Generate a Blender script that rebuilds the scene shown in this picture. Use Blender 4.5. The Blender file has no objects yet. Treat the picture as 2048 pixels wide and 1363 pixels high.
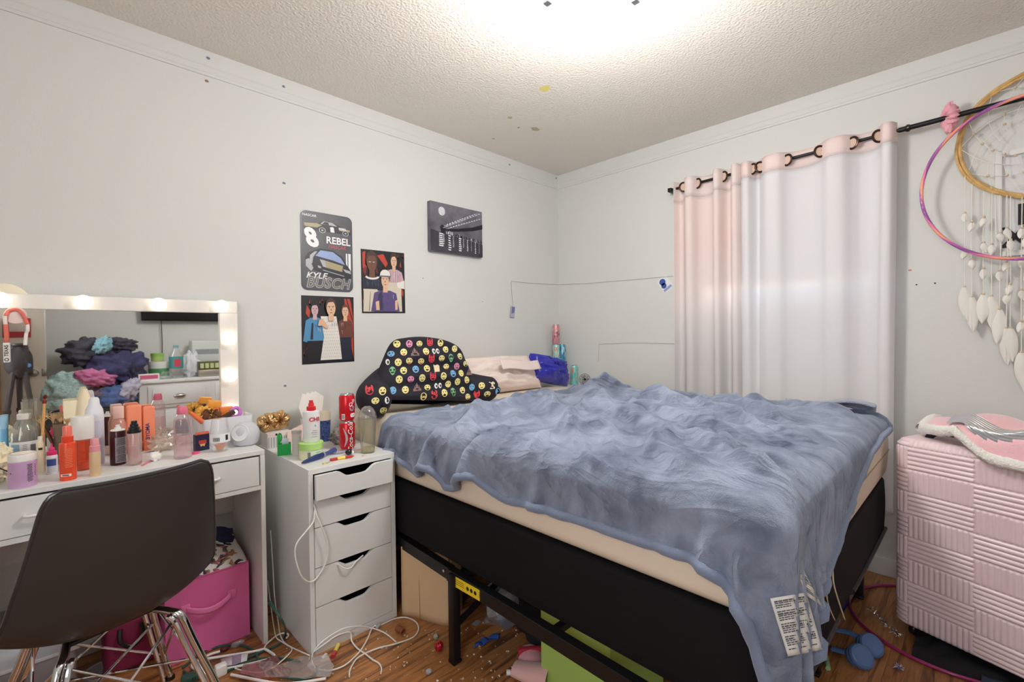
# A cluttered bedroom corner: vanity, drawer unit, bed, curtained window, suitcase.
import bpy, bmesh, math, random
import numpy as np
from mathutils import Vector, Matrix, noise
from mathutils.bvhtree import BVHTree

rnd = random.Random(11)
S = bpy.context.scene
COL = S.collection
PI = math.pi

# ------------------------------------------------------------------ camera geometry
F, TH, PITCH, ROLL, CAMZ = 935.68, math.radians(45.463), math.radians(-.864), math.radians(-.606), 1.196
fwd = np.array([math.cos(TH)*math.cos(PITCH), math.sin(TH)*math.cos(PITCH), math.sin(PITCH)])
rgt = np.array([math.sin(TH), -math.cos(TH), 0.0])
upv = np.cross(rgt, fwd)
rgt, upv = math.cos(ROLL)*rgt+math.sin(ROLL)*upv, -math.sin(ROLL)*rgt+math.cos(ROLL)*upv
EYE = np.array([0, 0, CAMZ])
def ray(x, y): return rgt*(x-1024)+upv*(681.5-y)+fwd*F
def at_z(x, y, z): d = ray(x, y); return Vector(EYE+d*((z-CAMZ)/d[2]))      # measured point on a level plane
def at_x(x, y, X): d = ray(x, y); return Vector(EYE+d*(X/d[0]))
def at_y(x, y, Y): d = ray(x, y); return Vector(EYE+d*(Y/d[1]))
MIRY = 2.33
def refl(x, y, Y): q = at_y(x, y, 2*MIRY-Y); return Vector((q.x, Y, q.z))   # measured through the mirror
def spot(pxl, pxr, pyb, pyt, z):
    """centre, radius and height of an upright thing standing on level z"""
    pc = (pxl+pxr)/2
    P = at_z(pc, pyb, z); d0 = math.hypot(P.x, P.y)
    cs = (P.x*math.cos(TH)+P.y*math.sin(TH))/d0
    k = cs*cs/F
    D = (pxr-pxl)*d0*k
    dc = d0+D/2; D = (pxr-pxl)*dc*k; dc = d0+D/2
    d = ray(pc, pyt); h = CAMZ+d[2]*dc/math.hypot(d[0], d[1])-z
    return P.x*dc/d0, P.y*dc/d0, D/2, h

cam_data = bpy.data.cameras.new('camera'); cam = bpy.data.objects.new('camera', cam_data); COL.objects.link(cam)
cam_data.sensor_width = 36; cam_data.lens = 36*F/2048; cam_data.clip_start = .02
m = Matrix.Identity(4)
for i in range(3):
    m[i][0], m[i][1], m[i][2], m[i][3] = rgt[i], upv[i], -fwd[i], EYE[i]
cam.matrix_world = m
S.camera = cam

# ------------------------------------------------------------------ materials
def lin(c):
    out = []
    for v in c[:3]:
        v = v/255.0
        out.append(v/12.92 if v <= .04045 else ((v+.055)/1.055)**2.4)
    return (*out, 1.0)
MATS = {}
def mat(name, col, rough=.5, metal=0, spec=.5, bump=0, bscale=60, var=0, vscale=8, sheen=0, coat=0, emit=0, trans=0, sub=0, bdist=.002, detail=3):
    key = name
    if key in MATS: return MATS[key]
    M = bpy.data.materials.new(name); M.use_nodes = True
    nt = M.node_tree; n = nt.nodes; L = nt.links
    b = n['Principled BSDF']
    c = lin(col)
    b.inputs['Base Color'].default_value = c
    b.inputs['Roughness'].default_value = rough; b.inputs['Metallic'].default_value = metal
    b.inputs['Specular IOR Level'].default_value = spec
    if sheen:
        b.inputs['Sheen Weight'].default_value = sheen; b.inputs['Sheen Roughness'].default_value = .4
        b.inputs['Sheen Tint'].default_value = (min(1, c[0]*1.6+.2), min(1, c[1]*1.6+.2), min(1, c[2]*1.6+.2), 1)
    if coat: b.inputs['Coat Weight'].default_value = coat; b.inputs['Coat Roughness'].default_value = .08
    if trans: b.inputs['Transmission Weight'].default_value = trans
    if sub: b.inputs['Subsurface Weight'].default_value = sub; b.inputs['Subsurface Radius'].default_value = (.02, .01, .008)
    if emit:
        b.inputs['Emission Color'].default_value = c; b.inputs['Emission Strength'].default_value = emit
    if var or bump:
        tc = n.new('ShaderNodeTexCoord')
    if var:
        t = n.new('ShaderNodeTexNoise'); t.inputs['Scale'].default_value = vscale; t.inputs['Detail'].default_value = 5
        L.new(tc.outputs['Object'], t.inputs['Vector'])
        r = n.new('ShaderNodeValToRGB')
        r.color_ramp.elements[0].position = .3; r.color_ramp.elements[1].position = .7
        r.color_ramp.elements[0].color = (max(0, c[0]*(1-var)), max(0, c[1]*(1-var)), max(0, c[2]*(1-var)), 1)
        r.color_ramp.elements[1].color = (min(1, c[0]*(1+var)), min(1, c[1]*(1+var)), min(1, c[2]*(1+var)), 1)
        L.new(t.outputs['Fac'], r.inputs['Fac']); L.new(r.outputs['Color'], b.inputs['Base Color'])
    if bump:
        t = n.new('ShaderNodeTexNoise'); t.inputs['Scale'].default_value = bscale; t.inputs['Detail'].default_value = detail
        L.new(tc.outputs['Object'], t.inputs['Vector'])
        bp = n.new('ShaderNodeBump'); bp.inputs['Strength'].default_value = bump; bp.inputs['Distance'].default_value = bdist
        L.new(t.outputs['Fac'], bp.inputs['Height']); L.new(bp.outputs['Normal'], b.inputs['Normal'])
    MATS[key] = M
    return M
def clear(name, tint=(255, 255, 255), body=.06, gloss=.22, rough=.08):
    """thin clear plastic: see-through with a gloss and a little milky body"""
    if name in MATS: return MATS[name]
    M = bpy.data.materials.new(name); M.use_nodes = True
    nt = M.node_tree; n = nt.nodes; L = nt.links; n.clear()
    out = n.new('ShaderNodeOutputMaterial')
    tr = n.new('ShaderNodeBsdfTransparent'); tr.inputs['Color'].default_value = lin(tint)
    gl = n.new('ShaderNodeBsdfGlossy'); gl.inputs['Roughness'].default_value = rough
    df = n.new('ShaderNodeBsdfDiffuse'); df.inputs['Color'].default_value = lin(tint)
    lw = n.new('ShaderNodeLayerWeight'); lw.inputs['Blend'].default_value = .35
    mr = n.new('ShaderNodeMapRange'); mr.inputs['To Min'].default_value = gloss*.15; mr.inputs['To Max'].default_value = min(1, gloss*2.4)
    L.new(lw.outputs['Facing'], mr.inputs['Value'])
    m1 = n.new('ShaderNodeMixShader'); m1.inputs['Fac'].default_value = body
    L.new(tr.outputs[0], m1.inputs[1]); L.new(df.outputs[0], m1.inputs[2])
    m2 = n.new('ShaderNodeMixShader'); L.new(mr.outputs['Result'], m2.inputs['Fac'])
    L.new(m1.outputs[0], m2.inputs[1]); L.new(gl.outputs[0], m2.inputs[2])
    L.new(m2.outputs[0], out.inputs['Surface'])
    MATS[name] = M
    return M

# ------------------------------------------------------------------ mesh builder
def T(x=0, y=0, z=0): return Matrix.Translation((x, y, z))
def R(a, ax): return Matrix.Rotation(a, 4, ax)
class MB:
    def __init__(s): s.v = []; s.f = []; s.mi = []; s.sm = []
    def add(s, v, f, mi=0, sm=False, M=None):
        o = len(s.v)
        if M is None: s.v.extend(tuple(p) for p in v)
        else: s.v.extend(tuple(M @ Vector(p)) for p in v)
        for q in f: s.f.append(tuple(i+o for i in q)); s.mi.append(mi); s.sm.append(sm)
        return s
    def bm(s, b, mi=0, sm=False, M=None):
        b.verts.ensure_lookup_table(); b.verts.index_update()
        s.add([v.co[:] for v in b.verts], [[v.index for v in f.verts] for f in b.faces], mi, sm, M); b.free(); return s
    def box(s, x0, y0, z0, x1, y1, z1, bev=0, seg=2, mi=0, M=None, sm=None):
        b = bmesh.new(); bmesh.ops.create_cube(b, size=1)
        for v in b.verts:
            v.co = ((x0+x1)/2+v.co.x*(x1-x0), (y0+y1)/2+v.co.y*(y1-y0), (z0+z1)/2+v.co.z*(z1-z0))
        if bev: bmesh.ops.bevel(b, geom=b.edges[:], offset=bev, segments=seg, profile=.5, affect='EDGES')
        return s.bm(b, mi, bool(bev) if sm is None else sm, M)
    def lathe(s, prof, seg=24, mi=0, M=None, sx=1, sy=1, cap=True, sm=True, a0=0, a1=2*PI):
        full = abs(a1-a0-2*PI) < 1e-6; n = seg if full else seg+1
        v = []; f = []
        for r, z in prof:
            for k in range(n):
                a = a0+(a1-a0)*k/seg; v.append((r*math.cos(a)*sx, r*math.sin(a)*sy, z))
        for i in range(len(prof)-1):
            for k in range(seg):
                a, b = i*n+k, i*n+(k+1) % n if full else i*n+k+1
                f.append((a, b, b+n, a+n))
        s.add(v, f, mi, sm, M)
        if cap and full:
            if prof[0][0] > 1e-5: s.add(v[:n], [tuple(range(n))[::-1]], mi, False, M)
            if prof[-1][0] > 1e-5: s.add(v[-n:], [tuple(range(n))], mi, False, M)
        return s
    def tube(s, pts, r, seg=8, closed=False, mi=0, M=None, flat=1.0, cap=True):
        P = [Vector(p) for p in pts]; n = len(P)
        rr = r if isinstance(r, (list, tuple)) else [r]*n
        v = []; f = []; u = None
        for i in range(n):
            a = P[(i-1) % n] if (closed or i) else P[0]; b = P[(i+1) % n] if (closed or i < n-1) else P[-1]
            t = (b-a); t = t.normalized() if t.length > 1e-9 else Vector((0, 0, 1))
            if u is None:
                u = t.cross(Vector((0, 0, 1)));
                if u.length < 1e-3: u = t.cross(Vector((0, 1, 0)))
                u.normalize()
            u = (u-t*u.dot(t))
            if u.length < 1e-6: u = t.orthogonal()
            u.normalize(); w = t.cross(u)
            for k in range(seg):
                g = 2*PI*k/seg; v.append(tuple(P[i]+u*(rr[i]*math.cos(g))+w*(rr[i]*flat*math.sin(g))))
        for i in range(n if closed else n-1):
            j = (i+1) % n
            for k in range(seg):
                f.append((i*seg+k, i*seg+(k+1) % seg, j*seg+(k+1) % seg, j*seg+k))
        s.add(v, f, mi, True, M)
        if cap and not closed:
            s.add(v[:seg], [tuple(range(seg))[::-1]], mi, False, M); s.add(v[-seg:], [tuple(range(seg))], mi, False, M)
        return s
    def prism(s, o, d, mi=0, M=None, sm=False):
        n = len(o); v = [(x, y, 0) for x, y in o]+[(x, y, d) for x, y in o]
        f = [tuple(range(n))[::-1], tuple(range(n, 2*n))]+[(i, (i+1) % n, n+(i+1) % n, n+i) for i in range(n)]
        return s.add(v, f, mi, sm, M)
    def poly(s, o, mi=0, M=None, z=0):
        return s.add([(x, y, z) for x, y in o], [tuple(range(len(o)))], mi, False, M)
    def grid(s, fn, nu, nv, cu=False, cv=False, mi=0, sm=True, M=None):
        a = nu if cu else nu+1; b = nv if cv else nv+1
        v = [tuple(fn(i/nu, j/nv)) for j in range(b) for i in range(a)]
        f = []
        for j in range(nv):
            for i in range(nu):
                i2, j2 = (i+1) % a, (j+1) % b
                f.append((j*a+i, j*a+i2, j2*a+i2, j2*a+i))
        return s.add(v, f, mi, sm, M)
    def ball(s, c, r, seg=16, mi=0, M=None, sz=1, wob=0, ws=3, seed=0):
        rx = r if isinstance(r, (tuple, list)) else (r, r, r*sz)
        def fn(u, v):
            a = 2*PI*u; b = PI*v
            d = Vector((math.sin(b)*math.cos(a), math.sin(b)*math.sin(a), -math.cos(b)))
            k = 1+(wob*noise.noise(d*ws+Vector((seed*7.3, seed*3.1, seed))) if wob else 0)
            return (c[0]+d.x*rx[0]*k, c[1]+d.y*rx[1]*k, c[2]+d.z*rx[2]*k)
        return s.grid(fn, seg, max(6, seg//2), cu=True, mi=mi, M=M)
    def text(s, txt, size, M, mi=0, bold=0, depth=.0004, shear=0, wrap=0, align='CENTER', space=1, sx=1):
        """lettering as real raised shapes; wrap = radius of the cylinder it lies on (letters run along local x, face -y)"""
        cu = bpy.data.curves.new('t', 'FONT'); cu.body = txt; cu.size = size; cu.align_x = align; cu.align_y = 'CENTER'
        cu.offset = bold*size; cu.shear = shear; cu.extrude = 0; cu.space_character = space; cu.resolution_u = 3
        ob = bpy.data.objects.new('t', cu); COL.objects.link(ob)
        dg = bpy.context.evaluated_depsgraph_get(); me = ob.evaluated_get(dg).to_mesh()
        v = [tuple(p.co) for p in me.vertices]; f = [tuple(p.vertices) for p in me.polygons]
        ob.evaluated_get(dg).to_mesh_clear(); bpy.data.objects.remove(ob); bpy.data.curves.remove(cu)
        v2 = []
        for x, y, z in v:
            x *= sx
            if wrap: a = x/wrap; v2.append(((wrap+depth)*math.sin(a), -(wrap+depth)*math.cos(a), y))
            else: v2.append((x, y, depth))
        return s.add(v2, f, mi, False, M)
    def build(s, name, mats, parent=None, sharp=35, sub=0, solid=0, loc=None, kind=None):
        me = bpy.data.meshes.new(name); me.from_pydata(s.v, [], s.f)
        if not isinstance(mats, (list, tuple)): mats = [mats]
        for q in mats: me.materials.append(q)
        me.polygons.foreach_set('material_index', s.mi); me.polygons.foreach_set('use_smooth', s.sm)
        me.update()
        try: me.set_sharp_from_angle(angle=math.radians(sharp))
        except Exception: pass
        o = bpy.data.objects.new(name, me); COL.objects.link(o)
        if parent: o.parent = parent
        if loc is not None: o.location = loc
        if solid:
            q = o.modifiers.new('solid', 'SOLIDIFY'); q.thickness = solid; q.offset = 0
        if sub:
            q = o.modifiers.new('sub', 'SUBSURF'); q.levels = sub; q.render_levels = sub
        if kind: o['kind'] = kind
        return o
def tag(o, label, cat, group=None, kind=None):
    o['label'] = label; o['category'] = cat
    if group: o['group'] = group
    if kind: o['kind'] = kind
    return o
def thing(name, label, cat, loc=(0, 0, 0), rz=0, group=None):
    o = bpy.data.objects.new(name, None); COL.objects.link(o); o.empty_display_size = .05
    o.location = loc; o.rotation_euler = (0, 0, rz)
    return tag(o, label, cat, group)
def solo(mb, name, mats, label, cat, group=None, loc=None, **k):
    return tag(mb.build(name, mats, None, loc=loc, **k), label, cat, group)
def struct(mb, name, mats, parent=None, **k):
    o = mb.build(name, mats, parent, **k)
    if parent is None: o['kind'] = 'structure'
    return o
def dup(o, loc=None, rz=None, label=None, parent=None):
    c = o.copy(); COL.objects.link(c)
    if parent: c.parent = parent
    if loc is not None: c.location = loc
    if rz is not None: c.rotation_euler = (0, 0, rz)
    if label: c['label'] = label
    for ch in list(o.children): dup(ch, parent=c)
    return c
def smooth_path(pts, n=8, closed=False):
    P = [Vector(p) for p in pts]; N = len(P); out = []
    for i in range(N if closed else N-1):
        p0 = P[(i-1) % N] if (closed or i) else P[0]; p1 = P[i]; p2 = P[(i+1) % N]; p3 = P[(i+2) % N] if (closed or i < N-2) else P[-1]
        for k in range(n):
            t = k/n
            out.append(.5*((2*p1)+(p2-p0)*t+(2*p0-5*p1+4*p2-p3)*t*t+(3*p1-p0-3*p2+p3)*t**3))
    if not closed: out.append(P[-1])
    return out
def circ(r, n=24, cx=0, cy=0, a0=0, sy=1): return [(cx+r*math.cos(a0+2*PI*k/n), cy+sy*r*math.sin(a0+2*PI*k/n)) for k in range(n)]
def rrect(x0, y0, x1, y1, r, n=6):
    o = []
    for cx, cy, a in ((x1-r, y1-r, 0), (x0+r, y1-r, PI/2), (x0+r, y0+r, PI), (x1-r, y0+r, 1.5*PI)):
        for k in range(n+1): o.append((cx+r*math.cos(a+k*PI/2/n), cy+r*math.sin(a+k*PI/2/n)))
    return o
def facing(p):
    """yaw that turns a thing's local -y side towards the room's viewing corner"""
    return math.atan2(p[1], p[0])-PI/2

WHITE = mat('white_laminate', (226, 227, 226), .4)
BLACKP = mat('black_plastic', (22, 22, 24), .35)
CHROME = mat('chrome', (225, 225, 228), .08, metal=1)
STEELB = mat('black_steel', (26, 26, 29), .4, metal=.3)
WPLAST = mat('white_plastic', (235, 235, 233), .35)
CLEAR = clear('clear_plastic')
MILKY = clear('milky_plastic', (236, 236, 236), .35)
INK = mat('ink', (28, 26, 30), .6)
# ------------------------------------------------------------------ room shell
WX, WY, WZ = 2.884, 2.395, 2.44          # right-hand wall, poster wall, ceiling
BX, BY = -1.05, -1.08                    # the two walls out of the picture
M_wall = mat('wall_paint', (217, 218, 215), .75, bump=.22, bscale=170, bdist=.003, var=.012, vscale=2)
M_ceil = mat('ceiling_popcorn', (232, 226, 217), .9, bump=.6, bscale=95, bdist=.012, detail=4)
M_trim = mat('trim_paint', (216, 217, 214), .55)
def floor_mat():
    M = bpy.data.materials.new('wood_floor'); M.use_nodes = True
    nt = M.node_tree; n = nt.nodes; L = nt.links; b = n['Principled BSDF']
    tc = n.new('ShaderNodeTexCoord')
    mp = n.new('ShaderNodeMapping'); mp.inputs['Scale'].default_value = (1.3, 15, 1); L.new(tc.outputs['Object'], mp.inputs['Vector'])
    n1 = n.new('ShaderNodeTexNoise'); n1.inputs['Scale'].default_value = 2.6; n1.inputs['Detail'].default_value = 7; n1.inputs['Distortion'].default_value = .8
    L.new(mp.outputs[0], n1.inputs['Vector'])
    br = n.new('ShaderNodeTexBrick'); br.inputs['Scale'].default_value = 1; br.inputs['Brick Width'].default_value = 1.2; br.inputs['Row Height'].default_value = .125
    br.inputs['Mortar Size'].default_value = .0012; br.inputs['Color1'].default_value = (.35, .35, .35, 1); br.inputs['Color2'].default_value = (.75, .75, .75, 1); br.inputs['Mortar'].default_value = (0, 0, 0, 1)
    L.new(tc.outputs['Object'], br.inputs['Vector'])
    r = n.new('ShaderNodeValToRGB'); e = r.color_ramp.elements
    e[0].position = .28; e[0].color = lin((62, 36, 20)); e[1].position = .78; e[1].color = lin((190, 138, 88))
    for p, c in ((.42, (140, 92, 54)), (.52, (180, 124, 74)), (.60, (158, 104, 60))):
        q = e.new(p); q.color = lin(c)
    L.new(n1.outputs['Fac'], r.inputs['Fac'])
    mx = n.new('ShaderNodeMix'); mx.data_type = 'RGBA'; mx.blend_type = 'SOFT_LIGHT'; mx.inputs['Factor'].default_value = .5
    L.new(r.outputs['Color'], mx.inputs['A']); L.new(br.outputs['Color'], mx.inputs['B'])
    L.new(mx.outputs['Result'], b.inputs['Base Color']); b.inputs['Roughness'].default_value = .33
    bp = n.new('ShaderNodeBump'); bp.inputs['Strength'].default_value = .12; bp.inputs['Distance'].default_value = .002
    L.new(n1.outputs['Fac'], bp.inputs['Height']); L.new(bp.outputs['Normal'], b.inputs['Normal'])
    return M
struct(MB().box(BX-.1, BY-.1, -.1, WX+.1, WY+.1, 0), 'floor', floor_mat())
ceil = struct(MB().box(BX-.1, BY-.1, WZ, WX+.1, WY+.1, WZ+.1), 'ceiling', M_ceil)
struct(MB().box(BX-.1, WY, 0, WX+.1, WY+.1, WZ), 'wall_left', M_wall)
WIN = (.38, 1.22, .92, 2.0)              # window opening y0, y1, z0, z1
w = MB()
w.box(WX, BY-.1, 0, WX+.14, WIN[0], WZ).box(WX, WIN[1], 0, WX+.14, WY, WZ).box(WX, WIN[0], 0, WX+.14, WIN[1], WIN[2]).box(WX, WIN[0], WIN[3], WX+.14, WIN[1], WZ)
struct(w, 'wall_right', M_wall)
struct(MB().box(BX-.1, BY-.1, 0, WX+.1, BY, WZ), 'wall_back', M_wall)
struct(MB().box(BX-.1, BY, 0, BX, WY, WZ), 'wall_front', M_wall)
# flat crown board with two beads
prof = [(0, 2.334), (.006, 2.335), (.009, 2.340), (.009, 2.346), (.005, 2.350), (.005, 2.374), (.009, 2.378), (.011, 2.384), (.011, 2.44), (0, 2.44)]
def crown(name, a, b, nrm):
    v = []; n = len(prof)
    for p in (a, b):
        for d, z in prof: v.append((p[0]+nrm[0]*d, p[1]+nrm[1]*d, z))
    f = [(i, (i+1) % n, n+(i+1) % n, n+i) for i in range(n)]
    return struct(MB().add(v, f), name, M_trim)
crown('trim_1', (BX, WY), (WX, WY), (0, -1)); crown('trim_2', (WX, WY), (WX, BY), (-1, 0))
def base(name, a, b, nrm):
    q = MB(); x0, x1 = sorted((a[0], b[0]+nrm[0]*.014)) if nrm[0] else (a[0], b[0]); y0, y1 = sorted((a[1]+nrm[1]*.014, b[1])) if nrm[1] else (b[1], a[1])
    return struct(q.box(x0, y0, 0, x1, y1, .085, .004), name, M_trim)
base('baseboard_left', (BX, WY), (WX, WY), (0, -1))
struct(MB().box(WX-.014, BY, 0, WX, WY, .085, .004), 'baseboard_right', M_trim)
# chips and stains that the paint has
M_st1 = mat('tan_patch', (190, 174, 146), .9); M_st2 = mat('yellow_patch', (226, 214, 120), .9); M_st3 = mat('blue_grey_scuff', (120, 130, 146), .9); M_st4 = mat('brown_scuff', (150, 120, 90), .9)
def blob(c, ax, rx, ry, seed):
    o = []
    for k in range(18):
        a = 2*PI*k/18; q = 1+.35*noise.noise(Vector((math.cos(a)*1.7, math.sin(a)*1.7, seed)))
        o.append((rx*q*math.cos(a), ry*q*math.sin(a)))
    if ax == 'z': v = [(c[0]+a, c[1]+b, c[2]-.0008) for a, b in o]
    elif ax == 'y': v = [(c[0]+a, c[1]-.0008, c[2]+b) for a, b in o]
    else: v = [(c[0]-.0008, c[1]+a, c[2]+b) for a, b in o]
    return MB().add(v, [tuple(range(18))])
for i, (px, py, rx, ry, mm) in enumerate(((1071, 258, .035, .02, M_st1), (1020, 235, .015, .012, M_st1), (987, 277, .01, .01, M_st1), (1037, 255, .006, .008, M_st4))):
    struct(blob(at_z(px, py, WZ), 'z', rx, ry, i), 'ceiling_stain', mm, ceil)
struct(blob(at_z(1090, 176, WZ), 'z', .022, .03, 9), 'ceiling_stain', M_st2, ceil)
wl = bpy.data.objects['wall_left']; wr = bpy.data.objects['wall_right']
for i, (px, py, r, mm) in enumerate(((568, 366, .008, M_st3), (570, 771, .007, M_st3), (413, 162, .008, M_st4), (846, 556, .004, M_st3), (965, 603, .004, M_st3), (735, 678, .008, M_trim))):
    struct(blob(at_y(px, py, WY), 'y', r, r*.7, i+20), 'wall_scuff', mm, wl)
for i, (px, py, r, mm) in enumerate(((1833, 569, .004, INK), (1870, 566, .004, INK), (1820, 540, .006, mat('pink_scuff', (196, 140, 132), .9)))):
    struct(blob(at_x(px, py, WX), 'x', r, r*.8, i+40), 'wall_scuff', mm, wr)
t1 = bpy.data.objects['trim_1']
for i, (px, py) in enumerate(((567, 173), (1019, 329), (1112, 356), (416, 116))):
    q = at_y(px, py, WY-.012); struct(blob(q, 'y', .008, .006, i+60), 'trim_scuff', M_st3, t1)

# window behind the curtains: frame, two sashes, glass, lowered blinds with a gap
M_vinyl = mat('window_vinyl', (236, 237, 236), .4)
y0, y1, z0, z1 = WIN
wd = MB()
for a, b, c, d in ((y0, z0, y0+.04, z1), (y1-.04, z0, y1, z1), (y0+.04, z0, y1-.04, z0+.04), (y0+.04, z1-.04, y1-.04, z1), (y0+.04, 1.39, y1-.04, 1.42)):
    wd.box(WX+.07, a, b, WX+.12, c, d, .003)
win = struct(wd, 'window_1', M_vinyl)
MB().box(WX+.095, y0+.03, z0+.03, WX+.1, y1-.03, z1-.03).build('pane', clear('window_glass', (250, 252, 252), .0, .1, .02), win)
MB().box(WX-.02, y0-.03, z0-.03, WX+.07, y1+.03, z0, .004).build('window_sill', M_vinyl, win)
mb = bpy.data.materials.new('blind_fabric'); mb.use_nodes = True; nd = mb.node_tree.nodes; nd.clear()
_o = nd.new('ShaderNodeOutputMaterial'); _d = nd.new('ShaderNodeBsdfDiffuse'); _t = nd.new('ShaderNodeBsdfTranslucent'); _m = nd.new('ShaderNodeMixShader'); _m.inputs[0].default_value = .16
_d.inputs[0].default_value = lin((222, 220, 214)); _t.inputs[0].default_value = lin((222, 218, 210))
mb.node_tree.links.new(_d.outputs[0], _m.inputs[1]); mb.node_tree.links.new(_t.outputs[0], _m.inputs[2]); mb.node_tree.links.new(_m.outputs[0], _o.inputs[0])
MB().box(WX+.03, y0+.005, 1.47, WX+.034, y1-.005, z1).build('upper_blind', mb, win)
MB().box(WX+.04, y0+.005, z0, WX+.044, y1-.005, 1.425).build('lower_blind', mb, win)

# open door seen in the mirror
M_door = mat('door_paint', (176, 168, 156), .55)
dr = struct(MB().box(-.86, -.645, .01, -.035, -.608, 2.04, .003), 'door_1', [M_door])
MB().box(-.036, -.646, .01, -.0335, -.607, 2.04).build('door_edge', mat('door_edge_white', (232, 233, 230), .5), dr)
kn = MB()
kn.lathe([(.032, 0), (.032, .006), (.014, .012), (.012, .035), (.026, .045), (.03, .06), (.024, .075), (0, .078)], 20, M=T(-.105, -.608, .93) @ R(-PI/2, 'X'))
kn.box(-.06, -.65, .9, -.033, -.604, .96, .002)
kn.build('door_knob', mat('brushed_nickel', (170, 166, 158), .25, metal=1), dr)
# ------------------------------------------------------------------ bed
BX0, BX1, BY0, BY1 = 1.06, 2.60, .30, 2.33
ZB, ZT = .567, .82
M_matt = mat('mattress_beige', (230, 217, 198), .85, bump=.12, bscale=260)
M_box = mat('boxspring_black', (15, 15, 18), .85, spec=.25, bump=.5, bscale=420, bdist=.0015)
def rbox(x0, y0, z0, x1, y1, z1, rc, re, nz=6, puff=0):
    """plan with corner radius rc, top and bottom edges rounded by re"""
    b = MB(); rows = []
    for k in range(nz+1):
        a = PI/2*k/nz; rows.append((re*(1-math.sin(a)), z0+re*(1-math.cos(a))))
    rows = [(re*(1-math.sin(PI/2*k/nz)), z0+re*(1-math.cos(PI/2*k/nz))) for k in range(nz+1)]
    mid = [( -puff*math.sin(PI*k/6), z0+re+(z1-z0-2*re)*k/6) for k in range(1, 6)]
    top = [(i, z0+z1-z) for i, z in rows[::-1]]
    rows = rows+mid+top
    v = []; n = None
    for ins, z in rows:
        o = rrect(x0+ins, y0+ins, x1-ins, y1-ins, max(.004, rc-ins*.6), 8); n = len(o)
        v += [(x, y, z) for x, y in o]
    f = []
    for r in range(len(rows)-1):
        for i in range(n): f.append((r*n+i, r*n+(i+1) % n, (r+1)*n+(i+1) % n, (r+1)*n+i))
    b.add(v, f, 0, True)
    b.add(v[:n], [tuple(range(n))[::-1]]); b.add(v[-n:], [tuple(range(n))], 0, True)
    return b
bed = thing('metal_bed', 'black metal platform bed frame on square legs under the box spring', 'bed', (1.8, 1.3, 0))
inv = T(-1.8, -1.3, 0)
def bpart(mb, name, m_, **k):
    mb.v = [tuple(inv @ Vector(p)) for p in mb.v]; return mb.build(name, m_, bed, **k)
def angle_rail(a, b, w=.045, t=.004, inward=(1, 0)):
    """steel angle: upright web plus inward flange"""
    q = MB(); d = Vector((b[0]-a[0], b[1]-a[1], 0)); L = d.length; ang = math.atan2(d.y, d.x)
    M_ = T(a[0], a[1], a[2]) @ R(ang, 'Z'); s_ = 1 if (Vector((-d.y, d.x)).dot(Vector(inward)) > 0) else -1
    q.box(0, -t/2, -w, L, t/2, 0, .001, 1, M=M_)
    q.box(0, min(0, s_*.03), -t, L, max(0, s_*.03), 0, .001, 1, M=M_)
    return q
bpart(angle_rail((1.072, 2.28, .33), (1.034, 1.40, .33)), 'side_rail', STEELB)
bpart(angle_rail((1.034, 1.41, .326), (1.012, .36, .322)), 'side_rail', STEELB)
bpart(angle_rail((2.58, 2.28, .33), (2.58, .34, .33), inward=(-1, 0)), 'side_rail', STEELB)
bpart(angle_rail((1.10, .318, .335), (1.62, .318, .335), w=.04, inward=(0, 1)), 'end_rail', STEELB)
bpart(angle_rail((1.86, .318, .335), (2.58, .318, .335), w=.04, inward=(0, 1)), 'end_rail', STEELB)
q = MB(); q.tube(smooth_path([(2.54, .305, .345), (1.92, .305, .345), (1.86, .315, .335), (1.85, .36, .31)], 5), .008); bpart(q, 'retainer_bar', STEELB)
q = MB(); q.tube(smooth_path([(1.13, .308, .34), (1.60, .308, .34), (1.64, .315, .335), (1.65, .35, .32)], 5), .008); bpart(q, 'retainer_bar', STEELB)
for x, y in ((1.03, 1.362), (1.06, 2.2), (1.08, .40), (2.56, 2.2), (2.56, .4), (1.80, 1.36), (1.88, .42), (2.56, 1.36)):
    q = MB().box(x-.016, y-.016, .006, x+.016, y+.016, .325, .002); q.box(x-.018, y-.018, 0, x+.018, y+.018, .012, .002); bpart(q, 'leg', STEELB)
q = MB(); q.box(-.012, -.004, 0, .012, .004, .3, M=T(1.05, 1.36, .14) @ R(PI/2-.35, 'Y')); bpart(q, 'brace', STEELB)
for y in (2.2, 1.80, 1.36, .9, .42):
    q = MB().box(1.04, y-.012, .30, 2.57, y+.012, .322, .002); bpart(q, 'slat', STEELB)
for y, z in ((1.425, .312), (1.385, .306)):
    q = MB(); q.lathe([(.006, 0), (.006, .003), (.003, .005)], 8, M=T(1.032, y, z) @ R(-PI/2, 'Y')); bpart(q, 'bolt', CHROME)
# yellow warning sticker on the rail
M_yel = mat('yellow_sticker', (244, 214, 40), .5)
st = MB(); Ms = T(1.0275, 1.265, .302) @ R(-PI/2+math.radians(1.2), 'Z') @ R(PI/2, 'X')
st.box(-.10, -.019, -.0003, .10, .019, .0006, M=Ms, mi=0)
for k in range(3): st.poly(circ(.0075, 8, -.014+k*.020, 0), 1, Ms, .001)
for r in range(3):
    st.box(-.09, .008-r*.007, .0005, -.035, .0095-r*.007, .001, mi=1, M=Ms); st.box(.045, .008-r*.007, .0005, .09, .0095-r*.007, .001, mi=1, M=Ms)
bpart(st, 'warning_sticker', [M_yel, INK])
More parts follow.
